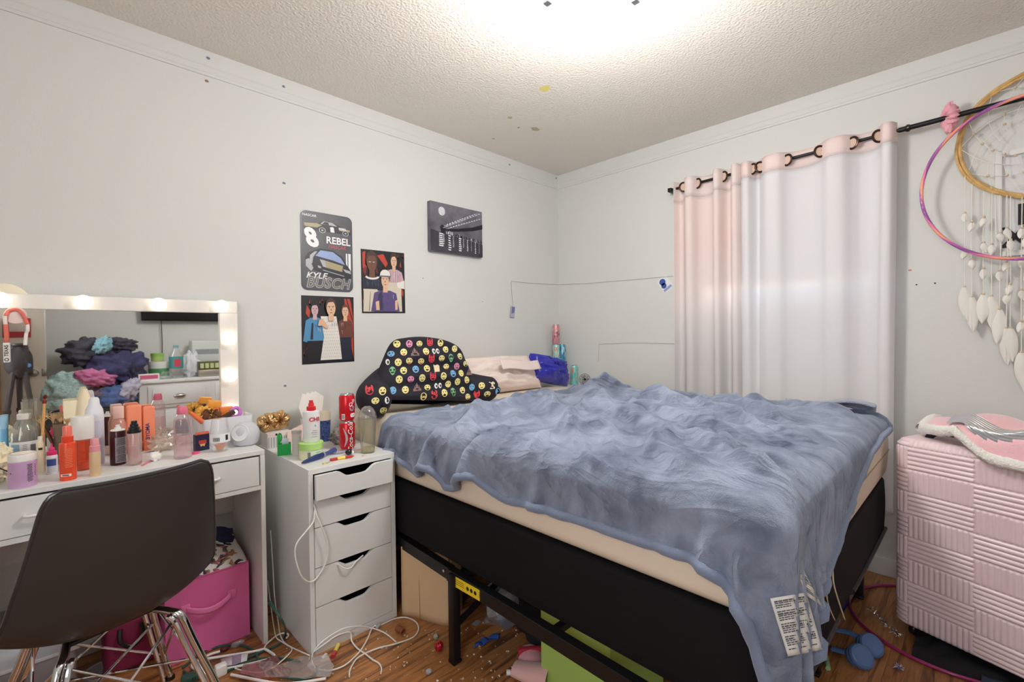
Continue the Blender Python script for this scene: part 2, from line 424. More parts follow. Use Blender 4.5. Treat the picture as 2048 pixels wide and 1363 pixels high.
# box spring
bs = rbox(BX0-.008, BY0+.005, .345, BX1, BY1, ZB, .10, .012, 4, .004)
solo(bs, 'box_spring', M_box, 'black fabric box spring with rounded corners between beige mattress and metal bed frame', 'box spring')
mt = thing('mattress', 'beige fabric mattress mostly hidden under the blue grey fleece blanket', 'mattress', (1.83, 1.31, ZB))
mm = rbox(BX0-1.83, BY0-1.31, .001, BX1-1.83, BY1-1.31, ZT-ZB, .07, .04, 6, .006); mm.build('mattress_body', M_matt, mt)
o = [(x, y, .118) for x, y in rrect(BX0-1.83-.005, BY0-1.31-.005, BX1-1.83+.005, BY1-1.31+.005, .075, 8)]
MB().tube(o, .0035, 6, True).build('seam_piping', mat('seam_tan', (176, 158, 130), .8), mt)

# ---- the fleece blanket: a draped sheet relaxed over the mattress
def blanket():
    NU, NV = 150, 132
    def along(pts, n):
        P = np.array(pts, float); d = np.r_[0, np.cumsum(np.hypot(*np.diff(P[:, :2], axis=0).T))]
        t = np.linspace(0, d[-1], n); return np.stack([np.interp(t, d, P[:, 0]), np.interp(t, d, P[:, 1])], 1)
    foot = along([(.90, .02), (1.10, .02), (1.45, .12), (1.75, .20), (2.05, .26), (2.53, .27)], NU)
    head = along([(.985, 1.93), (1.08, 1.86), (1.25, 1.78), (1.55, 1.80), (1.85, 1.85), (2.15, 1.86), (2.46, 1.90)], NU)
    near = along([(.90, .02), (.945, .30), (.945, .80), (.945, 1.12), (.985, 1.27), (.945, 1.42), (.985, 1.52), (.965, 1.62), (.995, 1.80), (.985, 1.93)], NV)
    far = along([(2.53, .27), (2.54, 1.0), (2.54, 1.4), (2.46, 1.90)], NV)
    s = np.linspace(0, 1, NU)[None, :, None]; t = np.linspace(0, 1, NV)[:, None, None]
    P2 = (1-t)*foot[None]+t*head[None]+(1-s)*near[:, None]+s*far[:, None]-((1-s)*(1-t)*foot[0]+s*(1-t)*foot[-1]+(1-s)*t*head[0]+s*t*head[-1])
    X = np.zeros((NV, NU, 3)); X[..., :2] = P2
    def fb(x, y, sc, sd, oc=3):
        return noise.fractal(Vector((x*sc, y*sc, sd)), .6, 2.0, oc)
    h = np.zeros((NV, NU)); slack = np.zeros((NV, NU)); lump = np.zeros((NV, NU))
    def ridge(x, y, p, q, w_, amp):
        ax, ay = p; bx, by = q; dx, dy = bx-ax, by-ay; L2 = dx*dx+dy*dy
        t_ = max(0, min(1, ((x-ax)*dx+(y-ay)*dy)/L2)); px_, py_ = ax+dx*t_, ay+dy*t_
        d2 = (x-px_)**2+(y-py_)**2
        return amp*math.exp(-d2/w_**2)*math.sin(PI*(.12+.76*t_))
    RID = [((2.35, 1.55), (1.75, .45), .05, .05), ((2.15, 1.65), (1.5, .75), .05, .042), ((1.75, 1.62), (1.25, .95), .045, .040), ((2.45, 1.25), (2.05, .42), .045, .042),
           ((1.95, 1.1), (1.45, .42), .04, .035), ((2.4, .85), (2.2, .40), .035, .03), ((1.45, 1.72), (1.10, 1.35), .04, .045), ((1.62, 1.3), (1.15, .7), .04, .032),
           ((2.2, 1.60), (2.5, 1.66), .09, .07), ((1.9, 1.6), (1.35, 1.66), .06, .04), ((2.48, .66), (2.3, .9), .04, .04), ((1.3, .75), (1.12, .45), .035, .025)]
    rq = random.Random(42)
    for _ in range(34):
        a_ = math.radians(rq.gauss(238, 26)); x_, y_ = rq.uniform(1.15, 2.45), rq.uniform(.5, 1.75); l_ = rq.uniform(.18, .5)
        RID.append(((x_, y_), (x_+l_*math.cos(a_), y_+l_*math.sin(a_)), rq.uniform(.014, .026), rq.uniform(.018, .038)))
    for j in range(NV):
        for i in range(NU):
            x, y = P2[j, i]
            wx = x+.05*fb(x, y, 2.3, 5.0); wy = y+.05*fb(x, y, 2.3, 9.0)
            ca, sa = wx*.5+wy*.86, -wx*.86+wy*.5
            r1 = 1-abs(fb(ca*.8, sa*2.4, 1.7, 3.1, 2))*2.2
            z_ = .022*max(0, r1)**2+.011*fb(wx, wy, 7.0, 8.7)+.005*fb(wx, wy, 17.0, 2.7)
            for q_ in RID: z_ += ridge(wx, wy, *q_)
            g = math.exp(-((x-1.02)/.20)**2-((y-1.52)/.36)**2)
            edge_ = min(1, max(0, (x-1.06)/.10))*min(1, max(0, (y-.30)/.10))*min(1, max(0, (2.56-x)/.06))
            slack[j, i] = .035+.30*g
            lump[j, i] = max(0, z_*1.25)*edge_+.014*math.exp(-((x-1.04)**2+(y-.28)**2)/.12**2)
            h[j, i] = z_+.06*g*math.sin(26*y+10*x)
    LU = lump.ravel()
    X[..., 2] = ZT+.03+np.maximum(h, -.015)
    rest0 = X.copy(); rest0[..., 2] = 0
    sl = 1+slack
    cons = []
    idx = np.arange(NV*NU).reshape(NV, NU)
    def addc(a, b, k, f=1.0):
        a = a.ravel(); b = b.ravel(); R0 = rest0.reshape(-1, 3); q = sl.ravel()
        L = np.linalg.norm(R0[a]-R0[b], axis=1)*(q[a]+q[b])/2*f
        cons.append((a, b, L, k))
    for par in (0, 1):
        addc(idx[:, par:-1:2], idx[:, par+1::2][:, :idx[:, par:-1:2].shape[1]], 1.0)
        addc(idx[par:-1:2, :], idx[par+1::2, :][:idx[par:-1:2, :].shape[0]], 1.0)
    for par in (0, 1):
        a = idx[par:-1:2, :-1]; b = idx[par+1::2, 1:][:a.shape[0]]
        for p2 in (0, 1): addc(a[:, p2::2], b[:, p2::2], .5)
        a = idx[par:-1:2, 1:]; b = idx[par+1::2, :-1][:a.shape[0]]
        for p2 in (0, 1): addc(a[:, p2::2], b[:, p2::2], .5)
    for st_ in (3,):
        for par in range(2*st_):
            a = idx[:, par:-st_:2*st_]; b = idx[:, par+st_::2*st_][:, :a.shape[1]]
            if a.size: addc(a, b, .10, .985)
            a = idx[par:-st_:2*st_, :]; b = idx[par+st_::2*st_, :][:a.shape[0]]
            if a.size: addc(a, b, .10, .985)
    P = X.reshape(-1, 3).copy(); V = np.zeros_like(P)
    c0 = np.array([(BX0+BX1)/2, (BY0+BY1)/2, ZT/2]); hs = np.array([(BX1-BX0)/2, (BY1-BY0)/2, ZT/2]); rr = .05; th = .009+LU
    def collide(P, Q):
        d = P-c0; q = np.abs(d)-(hs-rr); qm = np.maximum(q, 0)
        ln = np.linalg.norm(qm, axis=1); ins = ln < 1e-9
        sd = np.where(ins, np.max(q, axis=1), ln)-rr-th
        hit = sd < 0
        nrm = np.where(ins[:, None], 0, qm/np.maximum(ln, 1e-9)[:, None])*np.sign(d)
        ax = np.argmax(q, axis=1); e = np.zeros_like(P); e[np.arange(len(P)), ax] = np.sign(d[np.arange(len(P)), ax])
        nrm = np.where(ins[:, None], e, nrm)
        P[hit] -= nrm[hit]*sd[hit][:, None]
        near_ = sd < .004
        dv = P-Q; dn = (dv*nrm).sum(1)[:, None]*nrm; dt_ = dv-dn
        fr = np.where(nrm[:, 2] > .6, .985, .6)[:, None]
        P[near_] -= (dt_*fr)[near_]
        return P
    dt = 1/60
    for it in range(64):
        V[:, 2] -= 9.8*dt; V *= .965
        Q = P.copy(); P = P+V*dt
        for k in range(11):
            for a, b, L, kk in cons:
                d = P[a]-P[b]; l = np.linalg.norm(d, axis=1); l = np.maximum(l, 1e-9)
                c = (d*((l-L)/l*.5*kk)[:, None])
                P[a] -= c; P[b] += c
        P = collide(P, Q)
        V = (P-Q)/dt
        sp = np.linalg.norm(V, axis=1); k = np.minimum(1, 1.6/np.maximum(sp, 1e-9)); V *= k[:, None]
    return P.reshape(NV, NU, 3)
BL = blanket(); NV_, NU_ = BL.shape[:2]
def fleece():
    M = bpy.data.materials.new('fleece_blue_grey'); M.use_nodes = True
    nt = M.node_tree; n = nt.nodes; L = nt.links; b = n['Principled BSDF']
    tc = n.new('ShaderNodeTexCoord')
    n1 = n.new('ShaderNodeTexNoise'); n1.inputs['Scale'].default_value = 14; n1.inputs['Detail'].default_value = 8; n1.inputs['Roughness'].default_value = .68; n1.inputs['Distortion'].default_value = .5
    L.new(tc.outputs['Object'], n1.inputs['Vector'])
    r = n.new('ShaderNodeValToRGB'); r.color_ramp.elements[0].position = .38; r.color_ramp.elements[0].color = lin((60, 67, 88)); r.color_ramp.elements[1].position = .62; r.color_ramp.elements[1].color = lin((134, 143, 162))
    n0 = n.new('ShaderNodeTexNoise'); n0.inputs['Scale'].default_value = 4.5; n0.inputs['Detail'].default_value = 4; L.new(tc.outputs['Object'], n0.inputs['Vector'])
    av = n.new('ShaderNodeMix'); av.data_type = 'FLOAT'; av.inputs[0].default_value = .5; L.new(n1.outputs['Fac'], av.inputs[2]); L.new(n0.outputs['Fac'], av.inputs[3])
    L.new(av.outputs[0], r.inputs['Fac']); L.new(r.outputs['Color'], b.inputs['Base Color'])
    b.inputs['Roughness'].default_value = .9; b.inputs['Specular IOR Level'].default_value = .15
    ve = n.new('ShaderNodeBsdfSheen'); ve.distribution = 'ASHIKHMIN'; ve.inputs['Color'].default_value = lin((176, 186, 206)); ve.inputs['Roughness'].default_value = .52
    ad = n.new('ShaderNodeAddShader'); L.new(b.outputs[0], ad.inputs[0]); L.new(ve.outputs[0], ad.inputs[1]); L.new(ad.outputs[0], n['Material Output'].inputs['Surface'])
    n2 = n.new('ShaderNodeTexNoise'); n2.inputs['Scale'].default_value = 420; n2.inputs['Detail'].default_value = 2
    L.new(tc.outputs['Object'], n2.inputs['Vector'])
    b1 = n.new('ShaderNodeBump'); b1.inputs['Strength'].default_value = .55; b1.inputs['Distance'].default_value = .004
    b2 = n.new('ShaderNodeBump'); b2.inputs['Strength'].default_value = .5; b2.inputs['Distance'].default_value = .02
    L.new(n1.outputs['Fac'], b2.inputs['Height']); L.new(n2.outputs['Fac'], b1.inputs['Height'])
    mp = n.new('ShaderNodeMapping'); mp.inputs['Rotation'].default_value = (0, 0, .55); mp.inputs['Scale'].default_value = (5.5, 1.6, 3); L.new(tc.outputs['Object'], mp.inputs['Vector'])
    n3 = n.new('ShaderNodeTexNoise'); n3.inputs['Scale'].default_value = 1.8; n3.inputs['Detail'].default_value = 3; n3.inputs['Distortion'].default_value = .9; L.new(mp.outputs[0], n3.inputs['Vector'])
    mm_ = n.new('ShaderNodeMath'); mm_.operation = 'SUBTRACT'; mm_.inputs[1].default_value = .5; L.new(n3.outputs['Fac'], mm_.inputs[0])
    ma = n.new('ShaderNodeMath'); ma.operation = 'ABSOLUTE'; L.new(mm_.outputs[0], ma.inputs[0])
    mq = n.new('ShaderNodeMath'); mq.operation = 'POWER'; mq.inputs[1].default_value = .6; L.new(ma.outputs[0], mq.inputs[0])
    b3 = n.new('ShaderNodeBump'); b3.inputs['Strength'].default_value = .42; b3.inputs['Distance'].default_value = .05; b3.invert = True; L.new(mq.outputs[0], b3.inputs['Height']); L.new(b3.outputs['Normal'], b2.inputs['Normal'])
    L.new(b2.outputs['Normal'], b1.inputs['Normal']); L.new(b1.outputs['Normal'], b.inputs['Normal']); L.new(b1.outputs['Normal'], ve.inputs['Normal'])
    return M
M_fl = fleece(); M_hem = mat('fleece_hem', (126, 138, 162), .9, sheen=.7, bump=.6, bscale=380, bdist=.004)
bl = thing('fleece_blanket', 'rumpled blue grey fleece blanket spread over the bed and hanging off the near corner', 'blanket', (1.7, 1.0, ZT))
LB = Vector((1.7, 1.0, ZT))
g = MB(); v = [tuple(Vector(p)-LB) for p in BL.reshape(-1, 3)]
g.add(v, [(j*NU_+i, j*NU_+i+1, (j+1)*NU_+i+1, (j+1)*NU_+i) for j in range(NV_-1) for i in range(NU_-1)], 0, True)
g.build('fleece_sheet', M_fl, bl, sharp=180, solid=.009, sub=1)
edge = [BL[0, i] for i in range(NU_)]+[BL[j, -1] for j in range(1, NV_)]+[BL[-1, i] for i in range(NU_-2, -1, -1)]+[BL[j, 0] for j in range(NV_-2, 0, -1)]
edge = [Vector(p)-LB for p in edge[::2]]
MB().tube(edge, .015, 10, True).build('hem', M_hem, bl, sharp=180)
# turned-over far corner
q = MB()
def fold(u, v):
    y = .34+u*.34; w_ = .11*(1-.35*u)
    a = v*1.15*PI
    x = 2.50-.02*u+.012*math.sin(9*u); r = .016+.004*math.sin(14*u)
    if v < .45:
        k = v/.45; return (x+.03-w_*.95*(1-k), y-.02*(1-k), ZT+.052+.012*math.sin(6*u)+.006*(1-k))
    k = (v-.45)/.55*PI; return (x+.03+r*math.sin(k), y, ZT+.052-r+r*math.cos(k)+.012*math.sin(6*u))
q.grid(fold, 30, 24); q.v = [tuple(Vector(p)-LB) for p in q.v]
q.build('folded_corner', mat('fleece_underside', (168, 174, 190), .95, sheen=.6, bump=.8, bscale=240, bdist=.006), bl, sharp=180, solid=.012)
# large printed care tag and its long narrow twin, lying on the hanging corner
bvh = BVHTree.FromPolygons([Vector(p) for p in BL.reshape(-1, 3)], [(j*NU_+i, j*NU_+i+1, (j+1)*NU_+i+1, (j+1)*NU_+i) for j in range(NV_-1) for i in range(NU_-1)])
def on_blanket(px, py, off):
    d = Vector(ray(px, py)).normalized(); h = bvh.ray_cast(Vector(EYE), d)
    if h[0] is None: return None
    nn = h[1] if h[1].dot(d) < 0 else -h[1]
    return h[0]+(nn-d).normalized()*off
def tagsheet(corners, nu, nv, off, rows, curl):
    (a, b, c, d_) = [Vector(p) for p in corners]; P = {}
    pts = []
    for j in range(nv+1):
        for i in range(nu+1):
            u, v = i/nu, j/nv; q2 = (a*(1-u)+b*u)*(1-v)+(d_*(1-u)+c*u)*v
            pts.append((u, v, on_blanket(q2.x, q2.y, off)))
    good = [p for _, _, p in pts if p is not None]
    dist = sum((p-Vector(EYE)).length for p in good)/max(1, len(good))
    co = []
    for k, (u, v, p) in enumerate(pts):
        q2 = (a*(1-u)+b*u)*(1-v)+(d_*(1-u)+c*u)*v; r_ = Vector(ray(q2.x, q2.y)).normalized()
        dd = (p-Vector(EYE)).length if p is not None else dist
        co.append([r_, .88*dd+.12*dist-curl*math.sin(3.2*v+1.5*u)])
    co = [Vector(EYE)+r_*d2-LB for r_, d2 in co]
    g = MB(); W_ = nu+1
    g.add(co, [(j*W_+i, j*W_+i+1, (j+1)*W_+i+1, (j+1)*W_+i) for j in range(nv) for i in range(nu)], 0, True)
    def S_(u, v):
        x, y = min(nu-1e-6, u*nu), min(nv-1e-6, v*nv); i, j = int(x), int(y); fx, fy = x-i, y-j
        A_, B_, C_2, D_ = co[j*W_+i], co[j*W_+i+1], co[(j+1)*W_+i+1], co[(j+1)*W_+i]
        p = (A_*(1-fx)+B_*fx)*(1-fy)+(D_*(1-fx)+C_2*fx)*fy
        return p+(Vector(EYE)-LB-p).normalized()*.0018
    for r in range(rows):
        if r % 6 == 4: continue
        v0 = .06+.86*r/rows; hh = (.42 if r % 6 else .62)*.86/rows; x = .08
        while x < .9:
            w_ = .05+.10*rnd.random(); x2 = min(.93, x+w_)
            if not (r % 6 == 3 and x > .5): g.add([S_(x, v0), S_(x2, v0), S_(x2, v0+hh), S_(x, v0+hh)], [(0, 1, 2, 3)], 1)
            x = x2+.02
    return g
M_tagp = [mat('tag_white', (226, 225, 220), .7), mat('tag_print', (96, 96, 98), .7)]
tagsheet(((1540, 1196), (1612, 1184), (1645, 1298), (1576, 1312)), 12, 14, .020, 24, .004).build('care_tag', M_tagp, bl, sharp=180, solid=.0008)
tagsheet(((1575, 1085), (1582, 1092), (1645, 1212), (1612, 1190)), 6, 14, .014, 20, .003).build('care_tag', M_tagp, bl, sharp=180, solid=.0008)
# ------------------------------------------------------------------ curtains, rod and what hangs on the window wall
XR = 2.80                                            # plane of the rod
def rod_z(y): return 2.092+(1.40-y)*.020
rod = thing('curtain_rod', 'thin black curtain rod running across the window wall', 'curtain rod', (XR, .5, rod_z(.5)))
q = MB(); q.tube([(0, 1.405-.5, rod_z(1.405)-rod_z(.5)), (0, .27-.5, rod_z(.27)-rod_z(.5))], .008, 12); q.build('inner_tube', STEELB, rod)
q = MB(); q.tube([(0, .29-.5, rod_z(.29)-rod_z(.5)), (0, -.75-.5, rod_z(-.75)-rod_z(.5))], .0115, 12); q.build('outer_tube', STEELB, rod)
q = MB(); q.lathe([(.0, 0), (.011, 0), (.016, .008), (.016, .016), (.009, .022), (.009, .03)], 16, M=T(0, .268-.5, rod_z(.27)-rod_z(.5)) @ R(PI/2, 'X')); q.build('joint_collar', mat('dark_bronze', (70, 60, 56), .3, metal=.9), rod)
for y in (1.408, -.70):
    q = MB(); z = rod_z(y)-rod_z(.5)
    q.box(-.012, -.012+y-.5, z-.012, WX-XR-.001, .012+y-.5, z+.012, .003); q.box(WX-XR-.006, -.016+y-.5, z-.05, WX-XR-.0005, .016+y-.5, z+.03, .003)
    q.build('wall_bracket', STEELB, rod)
def gradient(name, stops, transl):
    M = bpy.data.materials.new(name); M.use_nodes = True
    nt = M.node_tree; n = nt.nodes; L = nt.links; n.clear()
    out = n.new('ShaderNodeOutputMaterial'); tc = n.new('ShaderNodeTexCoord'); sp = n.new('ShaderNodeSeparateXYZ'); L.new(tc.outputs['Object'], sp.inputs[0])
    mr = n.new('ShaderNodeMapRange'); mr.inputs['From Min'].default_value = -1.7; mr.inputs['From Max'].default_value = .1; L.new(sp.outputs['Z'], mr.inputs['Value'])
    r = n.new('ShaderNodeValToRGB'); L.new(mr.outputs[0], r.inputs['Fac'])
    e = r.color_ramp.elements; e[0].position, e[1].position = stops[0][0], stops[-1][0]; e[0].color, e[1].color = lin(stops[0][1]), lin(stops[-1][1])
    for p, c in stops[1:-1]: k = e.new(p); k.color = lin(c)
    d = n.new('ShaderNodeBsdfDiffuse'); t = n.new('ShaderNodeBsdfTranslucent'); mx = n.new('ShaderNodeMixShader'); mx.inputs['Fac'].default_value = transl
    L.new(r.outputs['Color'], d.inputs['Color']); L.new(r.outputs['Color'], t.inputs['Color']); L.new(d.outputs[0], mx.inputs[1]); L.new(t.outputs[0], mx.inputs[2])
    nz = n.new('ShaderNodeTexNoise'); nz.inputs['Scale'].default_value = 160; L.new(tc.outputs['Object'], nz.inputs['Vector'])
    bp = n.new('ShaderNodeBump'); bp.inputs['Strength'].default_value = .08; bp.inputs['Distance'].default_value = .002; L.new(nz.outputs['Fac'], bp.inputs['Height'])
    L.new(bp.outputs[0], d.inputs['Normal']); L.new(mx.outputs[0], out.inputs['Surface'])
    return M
M_pinkc = gradient('pink_to_white_cloth', [(0, (232, 230, 231)), (.34, (232, 230, 231)), (.55, (247, 240, 238)), (.75, (249, 234, 231)), (1, (250, 238, 235))], .30)  # cloth colour set by height, pink above and greyish white below
M_linec = gradient('white_lining_cloth', [(0, (240, 239, 241)), (1, (242, 241, 244))], .26)
M_headc = gradient('pink_header_cloth', [(0, (249, 231, 228)), (1, (249, 231, 228))], .2)
M_grom = mat('bronze_grommet', (74, 58, 52), .3, metal=.85)
def interp(x, tab):
    for (a, va), (b, vb) in zip(tab, tab[1:]):
        if x <= b: return va+(vb-va)*(x-a)/(b-a)
    return tab[-1][1]
def curtain(name, label, ya, yb, path_top, path_bot, mats, holes, head):
    """cloth: (y, x-offset) outlines at the rod and at the hem, blended down the drop"""
    c = thing(name, label, 'curtain', (XR, (ya+yb)/2, 2.09))
    O = Vector((XR, (ya+yb)/2, 2.09))
    pt = smooth_path([(y, x, 0) for y, x in path_top], 14); pb = smooth_path([(y, x, 0) for y, x in path_bot], 14)
    n = min(len(pt), len(pb)); NZ = 60
    def P(i, k):
        t = k/NZ; a = pt[i*(len(pt)-1)//(n-1)]; b = pb[i*(len(pb)-1)//(n-1)]
        s_ = min(1, t*1.15); s_ = s_*s_*(3-2*s_)
        y = a.x+(b.x-a.x)*s_; x = a.y+(b.y-a.y)*s_
        top = rod_z(y)+.038; z = top+(.33-top)*t
        x += .006*noise.noise(Vector((y*9, z*2.2, 1.3)))*min(1, t*3)
        return (XR+x-O.x, y-O.y, z-O.z)
    v = [P(i, k) for k in range(NZ+1) for i in range(n)]
    f = []; hd = []
    for k in range(NZ):
        for i in range(n-1):
            (hd if k < head else f).append((k*n+i, k*n+i+1, (k+1)*n+i+1, (k+1)*n+i))
    q = MB(); q.add(v, f, 0, True); q.add(v, hd, 1, True)
    q.build('cloth', mats, c, sharp=180, solid=.0015)
    for y, x, ang in holes:
        x -= .013; g = MB(); z = rod_z(y)-.006-O.z
        ring = [(.024*math.cos(2*PI*k/24), 0, .027*math.sin(2*PI*k/24)) for k in range(24)]
        g.tube(ring, .0055, 8, True, flat=.8, M=T(XR+x-O.x, y-O.y, z) @ R(ang, 'Z'))
        g.build('grommet', M_grom, c)
        g = MB(); g.lathe([(0, 0), (.021, 0)], 20, M=T(XR+x-O.x+.0015, y-O.y, z) @ R(ang, 'Z') @ R(PI/2, 'X') @ Matrix.Diagonal((1, 1.1, 1, 1)), cap=False); g.build('grommet_back', mat('tan_lining', (214, 186, 166), .8), c)
    return c
# hung pink panel: deep pleats; drawn white-lined panel: nearly flat
def pleat(pxs, start_front, amp_f, amp_b, ya, yb, ease):
    """weave of the cloth round the rod: it crosses the rod at each grommet"""
    cr = [at_x(px, 340, XR).y for px in pxs]; b_ = [ya]+cr+[yb]; pts = [(ya, -.5*amp_f)]
    fr_ = start_front
    for i in range(len(b_)-1):
        w_ = abs(b_[i+1]-b_[i]); a_ = -amp_f if fr_ else amp_b; a_ *= min(1, .45+w_/.09)
        if i: pts.append((b_[i], 0))
        pts.append((b_[i]+(b_[i+1]-b_[i])*.3, a_)); pts.append((b_[i]+(b_[i+1]-b_[i])*.7, a_))
        fr_ = not fr_
    pts.append((yb, 0))
    return pts, [(y, x*ease) for y, x in pts], cr
pt_, pb_, cr_ = pleat((1369, 1397, 1427, 1449, 1463), False, .05, .022, 1.374, .972, .8)
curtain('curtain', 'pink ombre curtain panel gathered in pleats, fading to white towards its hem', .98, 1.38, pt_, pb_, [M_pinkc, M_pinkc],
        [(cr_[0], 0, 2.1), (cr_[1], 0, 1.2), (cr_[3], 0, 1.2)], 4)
pt_, pb_, cr_ = pleat((1507, 1522, 1576, 1641, 1706, 1758), True, .04, .022, .975, .295, .45)
pb_ = [(y+.012*(y < .4), x) for y, x in pb_]
curtain('curtain', 'wide white-lined curtain panel with a pink grommet header drawn flat across the window', .30, .97, pt_, pb_, [M_linec, M_headc],
        [(cr_[0], 0, 1.2), (cr_[1], 0, 2.15), (cr_[2], 0, 1.2), (cr_[3], 0, 2.15), (cr_[4], 0, 1.2), (cr_[5], 0, 2.15)], 3)
# pink scrunchie tied on the rod
def rub(c, R0, r0, nw, amp, ax=0, seed=0, nseg=72):
    """gathered fabric ring"""
    def fn(u, v):
        a = 2*PI*u; b = 2*PI*v
        r = r0*(1+amp*math.sin(nw*a+1.5*math.sin(b))+.25*noise.noise(Vector((math.cos(a)*2, math.sin(a)*2, seed+b*.3))))
        return (c[0]+(R0+r*math.cos(b))*math.cos(a), c[1]+(R0+r*math.cos(b))*math.sin(a), c[2]+r*math.sin(b))
    return fn
q = MB(); q.grid(rub((0, 0, 0), .028, .019, 13, .28), 72, 12, cu=True, cv=True, M=R(PI/2, 'X') @ R(.4, 'Y'))
q.ball((.0, -.0, .042), (.02, .016, .022), 14, wob=.5, ws=4); q.ball((-.012, .0, -.05), (.022, .018, .026), 14, wob=.5, ws=4, seed=3)
ys = .118
solo(q, 'scrunchie', mat('pink_velvet', (232, 166, 178), .85, sheen=.5), 'dusty pink scrunchie tied round the curtain rod beside the toy hoop', 'scrunchie', loc=(XR-.005, ys, rod_z(ys)))
# hoops: striped toy hoop hung over the rod end, rattan ring of the dreamcatcher behind
def stripe_ring(R0, r, mats_n, twist, c, seg=160, rs=10):
    q = MB()
    v = []; f = []; mi = []
    for i in range(seg):
        a = 2*PI*i/seg
        for k in range(rs):
            b = 2*PI*k/rs+a*twist
            v.append((c[0]+r*math.sin(b), c[1]+(R0+r*math.cos(b))*math.cos(a), c[2]+(R0+r*math.cos(b))*math.sin(a)))
    for i in range(seg):
        for k in range(rs):
            j = (i+1) % seg
            f.append((i*rs+k, i*rs+(k+1) % rs, j*rs+(k+1) % rs, j*rs+k)); mi.append(k*mats_n//rs)
    for q_, m_ in zip(f, mi): q.f.append(q_); q.mi.append(m_); q.sm.append(True)
    q.v = v
    return q
q = stripe_ring(.325, .0070, 4, 9, (0, 0, 0))
solo(q, 'toy_hoop', [mat('hoop_purple', (150, 84, 156), .3), mat('hoop_pink', (232, 120, 170), .3), mat('hoop_coral', (240, 160, 130), .3), mat('hoop_mauve', (190, 100, 180), .3)],
     'pink purple and coral striped plastic hoop hung over the curtain rod', 'hoop', loc=(XR-.022, -.1165, 1.800))
dcx = WX-.035
DC = Vector((dcx, -.175, 1.985)); DR = .262
dc = thing('dreamcatcher', 'large rattan ring dreamcatcher with beaded white cords and feathers', 'dreamcatcher', DC)
M_rat = mat('rattan', (206, 166, 104), .5, var=.25, vscale=30); M_cord = mat('cord_white', (238, 234, 224), .8); M_bead = mat('wood_bead', (212, 194, 164), .5); M_feather = mat('feather_white', (234, 231, 224), .85, sheen=.3)
q = MB()
for k, (dr_, dx) in enumerate(((0, 0), (.012, .004), (-.010, .006))):
    pts = [(dx+.004*math.sin(3*a+k), (DR+dr_*math.sin(2*a+k*2))*math.cos(a), (DR+dr_*math.sin(2*a+k*2))*math.sin(a)) for a in [2*PI*i/80 for i in range(80)]]
    q.tube(pts, .0065, 8, True)
q.build('rattan_ring', M_rat, dc)
q = MB(); NK = 14; prev = [(DR*math.cos(2*PI*k/NK), DR*math.sin(2*PI*k/NK)) for k in range(NK)]
beads = []
for ringi in range(5):
    nxt = []
    for k in range(NK):
        a, b = prev[k], prev[(k+1) % NK]; mx, my = (a[0]+b[0])/2*.88, (a[1]+b[1])/2*.88
        nxt.append((mx, my))
        q.tube([(-.002, a[0], a[1]), (-.002, mx, my)], .0011, 5); q.tube([(-.002, mx, my), (-.002, b[0], b[1])], .0011, 5)
        if (k+ringi) % 2 == 0: beads.append((mx, my))
    prev = nxt
q.build('web', M_cord, dc)
for by_, bz_ in beads[:34]:
    MB().ball((-.005, by_, bz_), .006, 8).build('bead', M_bead, dc)
q = MB()
for a in (2.75, 3.05, 3.45, 3.75, 4.05, 4.3, 4.5):
    q.tube([(.016*math.cos(t_), (DR+.014*math.sin(t_))*math.cos(a), (DR+.014*math.sin(t_))*math.sin(a)) for t_ in [2*PI*i/12 for i in range(12)]], .0016, 5, True)
q.build('cord_wraps', M_cord, dc)
# hanging strands: (y, top z, bottom z); feathers at each bead knot
def feather(L, W, seed):
    g = MB()
    def fn(u, v):
        s_ = (u-.5)*2; w = W*math.sin(PI*min(1, v*.93+.07))**.7*(1-.25*v)
        return (.006*(s_*s_-.4)*1.0+.004*math.sin(3*v+seed), s_*w+.010*v*v*math.sin(seed), -L*v)
    g.grid(fn, 6, 12); g.tube([(0, 0, .004), (0, .0, -L*.95)], .0008, 5)
    return g
ST = [(.070, 1.86, 1.38, 3), (.048, 1.82, 1.335, 3), (.012, 1.78, 1.345, 4), (-.012, 1.77, 1.335, 2), (-.035, 1.755, 1.28, 3), (-.055, 1.75, 1.20, 4), (-.066, 1.745, 1.20, 3), (-.098, 1.735, 1.10, 5), (-.112, 1.73, 1.10, 4), (-.15, 1.725, 1.09, 3), (-.20, 1.725, 1.18, 3), (-.25, 1.73, 1.22, 3), (-.30, 1.75, 1.30, 3), (-.34, 1.78, 1.36, 3)]
for i, (y, zt, zb, nk) in enumerate(ST):
    g = MB(); x = -.018; off = lambda z: Vector((x, y-DC.y, z-DC.z))
    g.tube([off(zt)+Vector((.01, 0, .0)), off((zt+zb)/2)+Vector((0, .003*math.sin(i), 0)), off(zb)], .0016, 6)
    st_ = g.build('strand', M_cord, dc)
    for k in range(nk):
        z = zt+(zb-zt)*((k+1)/nk if nk > 1 else 1)
        MB().ball(tuple(off(z)), .0055, 8).build('bead', M_bead, st_)
        L = (.135 if k == nk-1 else .038)*(.9+.3*rnd.random()); Wd = .024 if k == nk-1 else .014
        f_ = feather(L, Wd, i+k*2.3); f_.v = [tuple(Vector(p)+off(z)+Vector((-.002, 0, -.003))) for p in f_.v]
        f_.build('feather', M_feather, st_, sharp=180)
